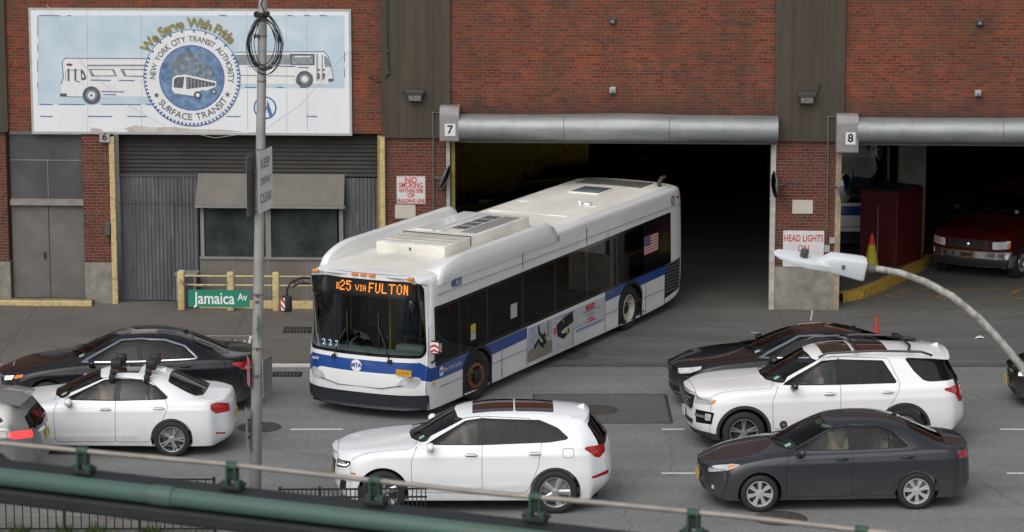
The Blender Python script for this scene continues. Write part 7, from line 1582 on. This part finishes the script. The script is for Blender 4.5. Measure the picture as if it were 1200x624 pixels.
# drivers, seen faintly behind the side glass
def skinned(name, joints, bones, m_, parent, lv=2):
    me = bpy.data.meshes.new(name); me.from_pydata([j[:3] for j in joints], bones, []); o = bpy.data.objects.new(name, me); COL.objects.link(o)
    o.modifiers.new('k', 'SKIN'); 
    for v_, j in zip(me.skin_vertices[0].data, joints): v_.radius = (j[3], j[4] if len(j) > 4 else j[3])
    me.skin_vertices[0].data[0].use_root = True
    sb = o.modifiers.new('s', 'SUBSURF'); sb.levels = lv; bpy.context.view_layer.update()
    r = bpy.data.meshes.new_from_object(o.evaluated_get(bpy.context.evaluated_depsgraph_get())); bpy.data.objects.remove(o); r.materials.clear(); r.materials.append(m_)
    r.polygons.foreach_set('use_smooth', [True] * len(r.polygons)); q = bpy.data.objects.new(name, r); COL.objects.link(q); q.parent = parent; return q
def driver(car_t, spec, label, shirt, hair):
    x = spec['seat_x'][0]; top = spec['H'] - .13; hz = top - .12; M_ = car_t.matrix_basis; loc = M_ @ Vector((x, -.36, .55)); t = thing('person', label, 'person', loc, car_t.rotation_euler.z)
    H_ = hz - .55; SK = mat('skin_tone', (.30, .17, .11), .6); J = [(.10, 0, .08, .15, .13), (.12, 0, .28, .13, .16), (.10, 0, H_ - .30, .12, .19), (.06, 0, H_ - .14, .06, .06), (.02, 0, H_, .085, .075), (.0, 0, H_ + .06, .06),
         (.10, -.19, H_ - .27, .06), (.02, -.26, H_ - .50, .045), (-.26, -.20, H_ - .42, .038), (-.36, -.17, H_ - .38, .032), (.10, .19, H_ - .27, .06), (.02, .26, H_ - .50, .045), (-.26, .20, H_ - .42, .038), (-.36, .17, H_ - .38, .032),
         (-.30, -.12, .10, .085), (-.55, -.13, -.02, .06), (-.30, .12, .10, .085), (-.55, .13, -.02, .06)]
    B_ = [(0, 1), (1, 2), (2, 3), (3, 4), (4, 5), (2, 6), (6, 7), (7, 8), (8, 9), (2, 10), (10, 11), (11, 12), (12, 13), (0, 14), (14, 15), (0, 16), (16, 17)]
    skinned('body', J, B_, SK, t); skinned('shirt', [(a, b_, c_2, *[q + .014 for q in r_]) for a, b_, c_2, *r_ in (J[0], J[1], (.10, 0, H_ - .29, .12, .19), J[6], J[7], J[10], J[11])], [(0, 1), (1, 2), (2, 3), (3, 4), (2, 5), (5, 6)], mat('shirt_%d' % (shirt[0] * 100), shirt, .85), t)
    skinned('hair', [(.045, 0, H_ - .01, .085, .078), (.035, 0, H_ + .055, .082, .076), (.01, 0, H_ + .085, .06)], [(0, 1), (1, 2)], mat('hair_%d' % (hair[0] * 100), hair, .8), t)
    m = MB(); m.box(-.105, -.075, -.016, .016, H_ - .03, H_ + .01, .01); m.build('nose', SK, t)
driver(corolla, _c0, 'person driving the dark grey compact sedan, faint behind the glass', (.30, .28, .24), (.03, .02, .015))
driver(q5, q5s, 'person driving the small white suv, faint behind the glass', (.20, .22, .26), (.05, .03, .02))
driver(bmw, bms, 'person driving the white sedan, faint behind the glass', (.28, .38, .46), (.02, .015, .012))
driver(ex, exs, 'person driving the large white suv, faint behind the glass', (.34, .33, .31), (.03, .02, .015))
# roof rack mounts of the white sedan
for x in (2.50, 3.12):
    for sd in (-1, 1):
        m = MB().use(mat('rack_black', (.015, .015, .015), .45)); zr = 1.375; m.box(x - .05, x + .05, sd * .60 - .05, sd * .60 + .05, zr - .08, zr + .05, .02); m.box(x - .03, x + .09, sd * .60 - .035, sd * .60 + .035, zr + .03, zr + .15, .02)
        if sd < 0: m.tube([(x, -.60, zr + .06), (x, .60, zr + .06)], .018, 8); m.box(x - .05, x + .14, -.42, -.30, zr + .08, zr + .26, .03); m.box(x - .05, x + .14, .1, .22, zr + .08, zr + .26, .03)
        m.use(RED); m.box(x + .08, x + .10, sd * .60 - .03, sd * .60 + .03, zr + .10, zr + .13); m.build('rack_mount', None, bmw, smooth=True, angle=R(40))
# rails and crossbars of the large suv
for sd in (-1, 1):
    m = MB(); m.tube([(2.30, sd * .70, 1.66), (2.45, sd * .70, 1.735), (3.3, sd * .70, 1.765), (4.15, sd * .70, 1.73), (4.35, sd * .70, 1.66)], .022, 8); m.build('roof_rail', mat('rail_grey', (.10, .10, .105), .35, metal=.5), ex, smooth=True)
for x in (3.02, 3.98): m = MB(); m.tube([(x - .06, -.70, 1.76), (x, -.5, 1.80), (x, .5, 1.80), (x - .06, .70, 1.76)], .024, 8); m.build('crossbar', mat('rack_black', (.015, .015, .015), .45), ex, smooth=True)
m = MB()
for r in range(4):
    for c in range(-5, 6): m.box(-.01 + .03 * (abs(c) / 5) ** 2, .012 + .03 * (abs(c) / 5) ** 2, c * .115 + (r % 2) * .055 - .03, c * .115 + (r % 2) * .055 + .03, .755 + r * .055, .78 + r * .055)
m.build('grille_studs', mat('chrome_trim', (.75, .76, .78), .12, metal=1), ex)
def roof_spoiler(t, x0, x1, z, w, m_, drop=.05):
    m = MB(); n = 9; vs = []
    for i in range(n):
        q = -1 + 2 * i / (n - 1); y = q * w; e = .07 * q * q; vs += [(x0, y, z - .05 * q * q), (x1 - e, y, z - drop - .05 * q * q), (x1 - e - .02, y, z - drop - .035 - .05 * q * q), (x0 + .03, y, z - .06 - .05 * q * q)]
    m._add(vs, [(4 * i + j, 4 * i + 4 + j, 4 * i + 4 + (j + 1) % 4, 4 * i + (j + 1) % 4) for i in range(n - 1) for j in range(4)] + [(0, 1, 2, 3), tuple(range(4 * n - 4, 4 * n))[::-1]]); m.build('roof_spoiler', m_, t, smooth=True, angle=R(40))
roof_spoiler(q5, 3.95, 4.27, 1.59, .58, q5s['paint'], .035); roof_spoiler(ex, 4.40, 4.74, 1.695, .66, exs['paint'], .04); roof_spoiler(hs, 3.85, 4.26, 1.60, .60, hss['paint'], .06)
# mirrors' stickers
def sticker(t, pts, m_): 
    m = MB(); m.poly(pts); m.build('sticker', m_, t)
# the bus
a, b = Vector(gp(558, 469.5)), Vector(gp(739, 387)); d = (b - a).normalized(); BANG = math.atan2(d.y, d.x); n = Vector((-d.y, d.x)); o = a - d * 2.3 + n * 1.27
the_bus = bus((o.x, o.y), BANG)
b2 = copy_tree(the_bus); x_, y_ = fp(982, 240, 7.0)[0], 7.0; c_, s_ = math.cos(FYAW), math.sin(FYAW)
b2.location = (x_ * c_ - y_ * s_, x_ * s_ + y_ * c_, .035); b2.rotation_euler = (0, 0, R(90) + FYAW); b2['label'] = 'second white and blue bus parked in the dark behind door 8'
for ch in list(b2.children):
    if ch.name.split('.')[0] in ('route_display', 'head_lamp', 'run_number', 'wing_mirror'):
        for g_ in list(ch.children): bpy.data.objects.remove(g_, do_unlink=True)
        bpy.data.objects.remove(ch, do_unlink=True)
# red pickup inside door 8
ps = pickup(); pa = R(60); px_, py_ = gp(1193, 327); off = Matrix.Rotation(pa, 2) @ Vector((.95, -.9)); car('pickup_truck', ps, 'dark red pickup truck with silver bumper parked inside door 8', (px_ - off.x, py_ - off.y), pa)
# black vans / suvs in the gloom of door 7
def black_suv():
    s = large_suv(); col = (.006, .006, .007); s.update(paint=paint('deep_black_paint', col, 0, .25), col=col, roof_glass={}, clad_ends=True, handle_mat=mat('gloss_black_trim', (.012, .012, .014), .12, coat=.5)); return s
for (px, yy, rz_, lab) in ((516, 5.5, 22, 'glossy black suv parked inside the bus doorway behind the bus roof'), (548, 9.0, 16, 'second glossy black suv parked deeper inside the bus doorway')):
    if yy < 8: bs = black_suv(); k1 = car('black_suv', bs, lab, (0, 0), 0, None)
    else: k1 = copy_tree(k1); k1['label'] = lab
    u = fp(px, 225, yy)[0]; k1.location = (u * c_ - yy * s_, u * s_ + yy * c_, .04); k1.rotation_euler = (0, 0, R(rz_))

# ================================================================ signpost at the left
GAL = mat('galvanised_pole', (.34, .335, .32), .6, metal=.2, var=.14, vscale=4, grime=.35); STL = mat('dull_steel', (.10, .105, .11), .6, metal=.3, var=.2)
px_, py_ = gp(298.5, 618); LEAN = R(1.75); lx = lambda z: px_ + math.tan(LEAN) * z
pole = thing('signpost', 'tall grey steel street pole in front of the mural', 'pole', (px_, py_, 0))
pole.rotation_euler = (0, LEAN, 0); m = MB(); m.tube([(0, 0, 0), (0, 0, 3), (0, 0, 6.4), (0, 0, 12)], [.098, .088, .074, .060], 20); m.build('shaft', GAL, pole, smooth=True)
m = MB(); m.lathe([(.2, 0), (.2, .05), (.14, .10), (.126, .12)], 'z', 20); m.build('base_flange', GAL, pole, smooth=True, angle=R(40))
def PZ(row): 
    d = ray(300, row); t_ = (py_ + CAM_D) / d.y; return CAM_H + d.z * t_
PXs = 71.0
for row in (42, 95, 175, 248, 345, 408, 440):
    k_ = .098 - .0036 * PZ(row); m = MB(); m.lathe([(k_ - .01, PZ(row) - .015), (k_ + .003, PZ(row) - .015), (k_ + .003, PZ(row) + .015), (k_ - .01, PZ(row) + .015)], 'z', 18); m.build('strap', mat('strap_steel', (.22, .22, .215), .5, metal=.5), pole)
m = MB(); m.box(-.13, -.06, -.10, -.02, PZ(44), PZ(40)); m.build('junction_box', mat('strap_steel', (.22, .22, .215), .5, metal=.5), pole)
for row in (408, 440, 345): m = MB(); m.box(-.02, .02, -.11, -.08, PZ(row) - .025, PZ(row) + .025); m.build('bolt', STL, pole)
def plate_on(name, label, cat, dx0, dx1, row0, row1, ang, m_face, m_back, y=-.12, lines=(), col=None, round_=.03, group=None):
    """sign plate whose face normal is turned by ang from facing the camera"""
    z1, z0 = PZ(row0), PZ(row1); t = thing(name, label, cat, (lx(z0), py_, z0), R(ang), group); w0, w1 = dx0, dx1
    m = MB().use(m_face); m.prism(round_poly([(w0, 0), (w1, 0), (w1, z1 - z0), (w0, z1 - z0)], round_), y - .006, y - .003); m.use(m_back); m.prism(round_poly([(w0, 0), (w1, 0), (w1, z1 - z0), (w0, z1 - z0)], round_), y - .003, y)
    if lines:
        m.use(col)
        for s_, cx, zf, size, xs, bold in lines: add_text(m, s_, size, frame((cx, y - .008, zf * (z1 - z0)), (1, 0, 0), (0, 0, 1)), bold=bold, xscale=xs)
    m.build('plate', None, t); m = MB(); m.box(-.03, .03, y + .0, -.05, (z1 - z0) * .3 - .02, (z1 - z0) * .3 + .02); m.box(-.03, .03, y, -.05, (z1 - z0) * .7 - .02, (z1 - z0) * .7 + .02); m.build('bracket', STL, t); return t
GRN = mat('sign_green', (.008, .20, .125), .5); SGW = mat('sign_sheet_white', (.76, .77, .76), .5, var=.04); BK = mat('sign_back_grey', (.20, .21, .20), .55, metal=.3, var=.15, vscale=3); INKD = mat('ink_grey', (.26, .26, .27), .6, var=.4, vscale=20)
plate_on('street_name_sign', 'green street name sign reading Jamaica Av', 'street sign', -1.10, -.12, 339, 359, -3, GRN, BK, -.10, [('Jamaica', -.68, .48, .27, .80, .004), ('Av', -.235, .58, .17, .80, .002)], SGW, .01)
t = plate_on('street_name_sign', 'green street name sign seen edge on below the Jamaica sign', 'street sign', .02, .92, 367, 385, 97, GRN, BK, -.02, [('Alabama', .45, .5, .2, .8, .003)], SGW, .01) if False else None
# the cross street plate, seen nearly edge on
z1, z0 = PZ(368), PZ(390); t = thing('street_name_sign', 'green street name sign seen edge on at the pole', 'street sign', (lx(z0), py_, z0), R(-84)); m = MB().use(GRN); m.box(.10, .85, -.006, .006, 0, z1 - z0); m.build('plate', None, t); m = MB(); m.box(.0, .1, -.02, .02, .05, .1); m.build('bracket', STL, t)
plate_on('regulatory_sign', 'white sign with words KEEP DRIVEWAY CLEAR angled on the pole', 'sign', -.36, .36, 175, 247, 77, SGW, BK, -.10, [('KEEP', 0, .78, .21, 1.0, .006), ('DRIVEWAY', 0, .50, .16, .68, .004), ('CLEAR', 0, .22, .21, .95, .006)], INKD)
plate_on('regulatory_sign', 'dark back of a sign plate on the left side of the street pole', 'sign', -.36, .36, 179, 251, 78, BK, BK, .10)
plate_on('parking_sign', 'grey back of a small parking sign at the pole', 'sign', -.05, .33, 421, 466, 72, BK, SGW, -.13)
plate_on('parking_sign', 'red and white parking sign seen edge on at the pole', 'sign', -.16, .16, 418, 452, -78, mat('sign_pinkish', (.42, .12, .12), .5, var=.4, vscale=12), BK, -.13)
plate_on('parking_sign', 'lower grey sign plate seen edge on at the pole', 'sign', -.16, .16, 478, 527, -80, BK, BK, -.14)
# coil of black cable
t = thing('cable_coil', 'coil of black cable hanging high on the street pole', 'cable', (lx(PZ(50)), py_, PZ(50))); random.seed(4)
for k in range(11):
    m = MB(); rx, rz = .19 + .09 * random.random(), .36 + .13 * random.random(); cx, cz = .04 + .10 * (random.random() - .5), -.03 + .08 * random.random(); pts = []
    for i in range(28):
        a = 2 * PI * i / 28; pts.append((cx + rx * math.cos(a) * (1 - .25 * max(0, math.sin(a))), -.14 - .015 * k + .012 * math.sin(3 * a + k), cz + rz * math.sin(a)))
    m.tube(pts, .0065, 6, close=True); m.build('loop', mat('cable_black', (.012, .012, .012), .6), t, smooth=True)
m = MB(); m.tube([(0, -.13, .42), (.05, -.14, .5), (.0, -.13, .6), (.14, -.14, 1.0), (.22, -.1, 1.5)], .012, 6); m.lathe([(.12, .40), (.13, .44), (.12, .48)], 'z', 14); m.build('tie', mat('cable_black', (.012, .012, .012), .6), t, smooth=True)

# ================================================================ street lamp reaching in from the right
LY = -CAM_D + 21.0
def LP(px, row, y=LY):
    d = ray(px, row); k = (y + CAM_D) / d.y; return Vector((d.x * k, y, CAM_H + d.z * k))
base = LP(1262, 560); lamp = thing('street_lamp', 'white cobra head street lamp on a weathered curved arm', 'street lamp', (base.x, LY, 0)); B0 = Vector((base.x, LY, 0))
pts = [LP(*p) - B0 for p in ((1010, 313.5), (1030, 315.5), (1055, 320), (1085, 331), (1115, 347), (1145, 371), (1172, 399), (1196, 428), (1216, 458), (1236, 500), (1250, 545), (1258, 600))]
arm = MB(); arm.tube(pts + [Vector((0, 0, z)) for z in (pts[-1].z - 1.0,)], [.023] * 3 + [.026] * 4 + [.029] * 4 + [.034, .045], 14)
WP = NT('peeling_white_pole'); WP.link(WP.mix(WP.ramp(WP.noise(WP.coords('Object', (6, 6, 3)), 2.5, 6, .75), [(.46, (0, 0, 0)), (.62, (.8,) * 3)]), (.44, .425, .40), (.13, .11, .09)), WP.b.inputs['Base Color']); WP.b.inputs['Roughness'].default_value = .7; WP = WP.m
arm.build('arm', WP, lamp, smooth=True)
m = MB(); m.tube([(0, 0, 0), (0, 0, 4), (0, 0, pts[-1].z - .6)], [.13, .10, .07], 16); m.lathe([(.2, 0), (.2, .04), (.14, .08)], 'z', 16); m.build('pole', WP, lamp, smooth=True, angle=R(40))
A0 = LP(1012, 313.5) - B0; A1 = LP(905, 297) - B0; dx = (A1 - A0).normalized(); L_ = (A1 - A0).length; up = Vector((0, -.20, .98)); up = (up - dx * up.dot(dx)).normalized(); yv = dx.cross(up)
HM = Matrix.Identity(4)
for i in range(3): HM[i][0] = dx[i]; HM[i][1] = yv[i]; HM[i][2] = up[i]; HM[i][3] = A0[i]
HW_ = mat('lamp_head_white', (.66, .69, .72), .45, var=.05, vscale=6, grime=.2)
def lofted(secs, name, m_, n=16):
    m = MB(); vs = []
    for x, w, zb_, zt2, e in secs:
        for j in range(n):
            a = 2 * PI * j / n; cx, sx = math.cos(a), math.sin(a); q = lambda v: math.copysign(abs(v) ** e, v)
            vs.append((x, q(cx) * w, (zb_ + zt2) / 2 + q(sx) * (zt2 - zb_) / 2))
    k = len(secs); m._add(vs, [(i * n + j, i * n + (j + 1) % n, (i + 1) * n + (j + 1) % n, (i + 1) * n + j) for i in range(k - 1) for j in range(n)] + [tuple(range(n)), tuple(range((k - 1) * n, k * n))[::-1]])
    m.v = [tuple(HM @ Vector(p)) for p in m.v]; return m.build(name, m_, lamp, smooth=True, angle=R(42))
lofted([(-.012, .058, -.082, .058, .22), (.0, .062, -.088, .062, .22), (.02, .064, -.085, .066, .22), (.24, .062, -.058, .060, .22), (.30, .052, -.045, .018, .3), (.36, .04, -.035, -.002, .4)], 'rear_housing', HW_)
lofted([(.22, .055, -.055, -.01, .35), (.28, .080, -.052, .004, .35), (.40, .098, -.046, .012, .38), (.52, .092, -.030, .016, .40), (.60, .072, -.012, .016, .45), (.632, .045, -.002, .012, .6), (.64, .02, .002, .008, .8)], 'lamp_head', HW_)
m = MB(); m.lathe([(.030, .0), (.030, .06), (.027, .068), (0, .071)], 'z', 16, (.43, -.01, 0)); m.v = [tuple(HM @ Vector(p)) for p in m.v]; m.build('photocell', mat('photocell_grey', (.05, .055, .05), .4, coat=.4), lamp, smooth=True, angle=R(40))
m = MB(); m.tube([(-.0, 0, 0), (-.08, 0, 0)], .034, 12); m.box(.14, .16, -.075, -.068, -.01, .02); m.box(-.024, -.014, .02, .05, -.1, -.04); m.v = [tuple(HM @ Vector(p)) for p in m.v]; m.build('clamp', mat('clamp_dark', (.12, .10, .09), .6, var=.3), lamp)

# ================================================================ elevated railing close to the camera
ZD = 11.5
def NP(px, row, dist):
    d = ray(px, row); k = dist / d.y; return Vector((d.x * k, -CAM_D + d.y * k, CAM_H + d.z * k))
def depth_at(px): return ZD * (1 - .104 * (px - 300) / 600 * 1.02)
TEAL = NT('teal_pipe_paint'); TEAL.link(TEAL.mix(TEAL.ramp(TEAL.noise(TEAL.coords('Object', (.5, 1, 1)), 14, 7, .75), [(.56, (0, 0, 0)), (.68, (.7,) * 3)]), (.062, .120, .100), (.085, .072, .048)), TEAL.b.inputs['Base Color']); TEAL.b.inputs['Roughness'].default_value = .5; TEAL = TEAL.m
DK = mat('dark_girder', (.012, .014, .015), .7, var=.3, vscale=5); GC = NT('green_clamp_paint'); GC.link(GC.ramp(GC.noise(GC.coords('Object'), 22, 5, .7), [(.35, (.014, .032, .024)), (.6, (.034, .085, .060))]), GC.b.inputs['Base Color']); GC.b.inputs['Roughness'].default_value = .6; GC = GC.m
RZ = 10.16
a_, b_ = Vector((*gp(0, 559, RZ), RZ)), Vector((*gp(620, 632, RZ), RZ))
d_ = (b_ - a_).normalized(); A_s, B_s = a_ - d_ * 5.5, a_ + d_ * 9.5; nrm = Vector((-d_.y, d_.x, 0))   # nrm points away from the camera
rail = thing('elevated_railing', 'teal painted pipe railing running over a dark girder', 'railing', A_s)
L_ = (B_s - A_s).length; rail.rotation_euler = (0, 0, math.atan2(d_.y, d_.x))
m = MB(); m.tube([(0, 0, 0), (L_, 0, 0)], .036, 28); m.build('pipe', TEAL, rail, smooth=True)
for px in (192, 820, -430):
    m = MB()
    s_ = (Vector((*gp(px, 559 + px * .118, RZ), RZ)) - A_s).dot(d_); m.tube([(s_ - .045, 0, 0), (s_ + .045, 0, 0)], .040, 28)
    m.build('coupling', TEAL, rail, smooth=True, angle=R(40))
m = MB(); m.box(-.5, L_ + .5, -.035, .09, -.10, -.042, .012); m.box(-.5, L_ + .5, .042, .17, -.06, .025, .012); m.build('girder', DK, rail)
m = MB()
for q in (-.3, L_ + .3): m.box(q - .06, q + .06, -.0, .12, -CAM_H, -.17)
m.v = [(x, y, z if z > -1 else -a_.z) for x, y, z in m.v]; m.build('column', DK, rail)
# wire with clamps above it
WH = RZ + .125
wa, wb = Vector((*gp(0, 518.5, WH), WH)), Vector((*gp(1040, 624.5, WH), WH)); wd = (wb - wa).normalized(); W0 = wa - wd * 5; WL_ = 16.0
wire = thing('tension_wire', 'pale steel wire held by green clamps above the teal railing', 'wire', W0, math.atan2(wd.y, wd.x)); m = MB()
pts = [(k * .5, 0, .004 * math.sin(k * 1.7)) for k in range(int(WL_ * 2))]
m.tube(pts, .0105, 8); m.build('wire', mat('wire_pale', (.30, .27, .24), .55, metal=.3, var=.25, vscale=6), wire, smooth=True)
labs = ['first', 'second', 'third', 'fourth', 'fifth']
proto = None
for i, px in enumerate((97, 272, 440, 628, 813, 1010)):
    q_ = Vector((*gp(px, 518.5 + 106 * px / 1040, WH), WH))
    if proto is None:
        proto = thing('wire_clamp', 'x', 'clamp', (0, 0, 0), 0, 'green clamps holding the wire'); m = MB()
        m.tube([(-.036, 0, .0), (.036, 0, .0)], .026, 14); m.build('barrel', GC, proto, smooth=True, angle=R(40))
        for sd in (-1, 1):
            m = MB(); m.box(sd * .028 - .008, sd * .028 + .008, -.028, .028, -.12, .0, .004); m.box(sd * .045 - .014, sd * .045 + .014, -.03, .03, -.125, -.085, .006); m.build('leg', GC, proto)
        m = MB(); m.box(-.018, .018, -.02, .02, -.09, -.03, .005); m.box(-.07, .07, -.04, .04, -.150, -.118, .01); m.cyl((.06, 0, -.13), (.085, 0, -.10), .014, 8); m.cyl((-.06, 0, -.13), (-.085, 0, -.115), .014, 8); m.build('foot', DK, proto)
        c = proto
    else: c = copy_tree(proto)
    c.location = q_; c.scale = (.62,) * 3; c.rotation_euler = (0, 0, math.atan2(wd.y, wd.x))
    c['label'] = ['green wire clamp in front of the silver suv', 'green wire clamp left of the street pole foot', 'green wire clamp over the white suv front wheel', 'green wire clamp over the white suv rear wheel', 'green wire clamp between the white suv and grey sedan', 'green wire clamp below the grey sedan'][i]

# ================================================================ near pavement, fences and weeds
PAVE = asphalt_mat('near_sidewalk_concrete', None, (.15, .14, .13), (.22, .21, .19), .2, tracks=False, cracks=.4)
sheet('near_street', -400, 400, -80, -34.0, -.003, ROAD); mb = MB(); mb.quad((-400, -34, .12), (XN - .15, -34, .12), (XN - .15, NEAR_Y - .15, .12), (-400, NEAR_Y - .15, .12)); tag(mb.build('near_sidewalk', PAVE), kind='structure')
mb = MB(); mb.box(-400, XN, NEAR_Y - .15, NEAR_Y, -.01, .125); mb.box(XN - .15, XN, -34, NEAR_Y - .15, -.01, .125); tag(mb.build('near_kerb', mat('kerb_concrete', (.20, .19, .175), .85, var=.25, vscale=5)), kind='structure')
IB = mat('iron_fence_black', (.010, .010, .011), .5)
fy = gp(250, 623.5, .12)[1]; fx1 = gp(252, 623, .12)[0]; zt_f = .12 + .86
f1 = thing('iron_fence', 'black iron picket fence standing in weeds below the teal railing', 'fence', (fx1, fy, .12))
m = MB()
for z in (.86, .76, .05): m.box(-9.0, 0, -.015, .015, z - .012, z + .012)
m.build('rail', IB, f1)
pk = None
for k in range(68):
    x = -k * .1325
    if k % 9 == 0:
        m = MB(); m.box(x - .022, x + .022, -.022, .022, 0, .90); m.build('post', IB, f1)
    elif pk is None: m = MB(); m.box(-.0085, .0085, -.0085, .0085, .04, .86); pk = m.build('picket', IB, f1); pk.location = (x, 0, 0)
    else: c = pk.copy(); COL.objects.link(c); c.parent = f1; c.location = (x, 0, 0)
f2o = gp(329, 636, .12); f2 = thing('iron_fence', 'low black iron fence in front of the white suv nose', 'fence', (f2o[0], f2o[1], .12), R(1))
m = MB(); 
for z in (.86, .73): m.box(0, 2.3, -.015, .015, z - .012, z + .012)
m.build('rail', IB, f2)
pk = None
for k in range(34):
    x = k * .069
    if k % 9 == 0: m = MB(); m.box(x - .022, x + .022, -.022, .022, 0, .90); m.build('post', IB, f2)
    elif pk is None: m = MB(); m.box(-.0085, .0085, -.0085, .0085, .0, .86); pk = m.build('picket', IB, f2); pk.location = (x, 0, 0)
    else: c = pk.copy(); COL.objects.link(c); c.parent = f2; c.location = (x, 0, 0)
gr = MB(); random.seed(11)
def tufts(x0, x1, y0, y1, n, h):
    for _ in range(n):
        x, y = random.uniform(x0, x1), random.uniform(y0, y1); hh = h * random.uniform(.4, 1.2) * (1.4 if random.random() < .1 else 1); a = random.uniform(0, 2 * PI); l = random.uniform(.0, .6) * hh; w = .008 + .010 * random.random()
        c, s = math.cos(a), math.sin(a); b = random.uniform(0, 2 * PI); e, f = math.cos(b) * w, math.sin(b) * w
        gr._add([(x - e, y - f, .12), (x + e, y + f, .12), (x + c * l * .5, y + s * l * .5, .12 + hh * .6), (x + c * l, y + s * l, .12 + hh)], [(0, 1, 2), (2, 1, 3)])
gx = gp(0, 620, .12)[0]
tufts(fx1 - 5.5, fx1 - .1, fy - .40, fy + .02, 1300, .06); 
for cx in (-1.0, -1.9, -2.4, -3.1): tufts(fx1 + cx - .14, fx1 + cx + .14, fy - .12, fy + .08, 90, .15)
x_a = gp(318, 622, .12)[0]; x_b = gp(420, 622, .12)[0]; tufts(x_a, x_b, fy - 1.2, fy - .02, 3600, .14)
tag(gr.build('grass', mat('weed_green', (.055, .085, .022), .8, var=.5, vscale=6)), 'green weeds growing along the foot of the black fence', 'grass', kind='stuff')

# ================================================================ light and camera
w = bpy.data.worlds.new('World'); S.world = w; w.use_nodes = True; nt = w.node_tree; bg = nt.nodes['Background']
sky = nt.nodes.new('ShaderNodeTexSky'); sky.sky_type = 'NISHITA'; sky.sun_disc = False; sky.sun_elevation = R(46); sky.sun_rotation = R(204); sky.air_density = 1.0; sky.dust_density = 4.0; sky.ozone_density = 1.0
hs_ = nt.nodes.new('ShaderNodeHueSaturation'); hs_.inputs['Saturation'].default_value = .36; nt.links.new(sky.outputs[0], hs_.inputs['Color']); nt.links.new(hs_.outputs[0], bg.inputs[0]); bg.inputs[1].default_value = .12
sun = bpy.data.lights.new('sun', 'SUN'); sun.energy = 1.35; sun.angle = R(80); sun.color = (1, .985, .97); so = bpy.data.objects.new('sun', sun); COL.objects.link(so)
az = R(204); el = R(46); sv = Vector((math.sin(az) * math.cos(el), math.cos(az) * math.cos(el), math.sin(el))); so.rotation_euler = sv.to_track_quat('Z', 'Y').to_euler(); so.location = (0, -20, 40)
cam = bpy.data.cameras.new('camera'); cam.sensor_width = 36; cam.lens = F_PX / 1200 * 36; cam.clip_end = 3000; cam.clip_start = .5; co = bpy.data.objects.new('camera', cam); COL.objects.link(co); S.camera = co
co.location = (0, -CAM_D, CAM_H); co.rotation_euler = (R(90) - PITCH, 0, 0)
cam.dof.use_dof = True; cam.dof.focus_distance = 55; cam.dof.aperture_fstop = 8.0
S.view_settings.view_transform = 'Standard'; S.view_settings.look = 'None'; S.view_settings.exposure = 0; S.view_settings.gamma = 1
S.render.engine = 'CYCLES'; S.cycles.use_denoising = True; S.cycles.max_bounces = 8; S.cycles.transparent_max_bounces = 16; S.cycles.glossy_bounces = 4; S.cycles.caustics_reflective = False; S.cycles.caustics_refractive = False; S.cycles.sample_clamp_indirect = 6
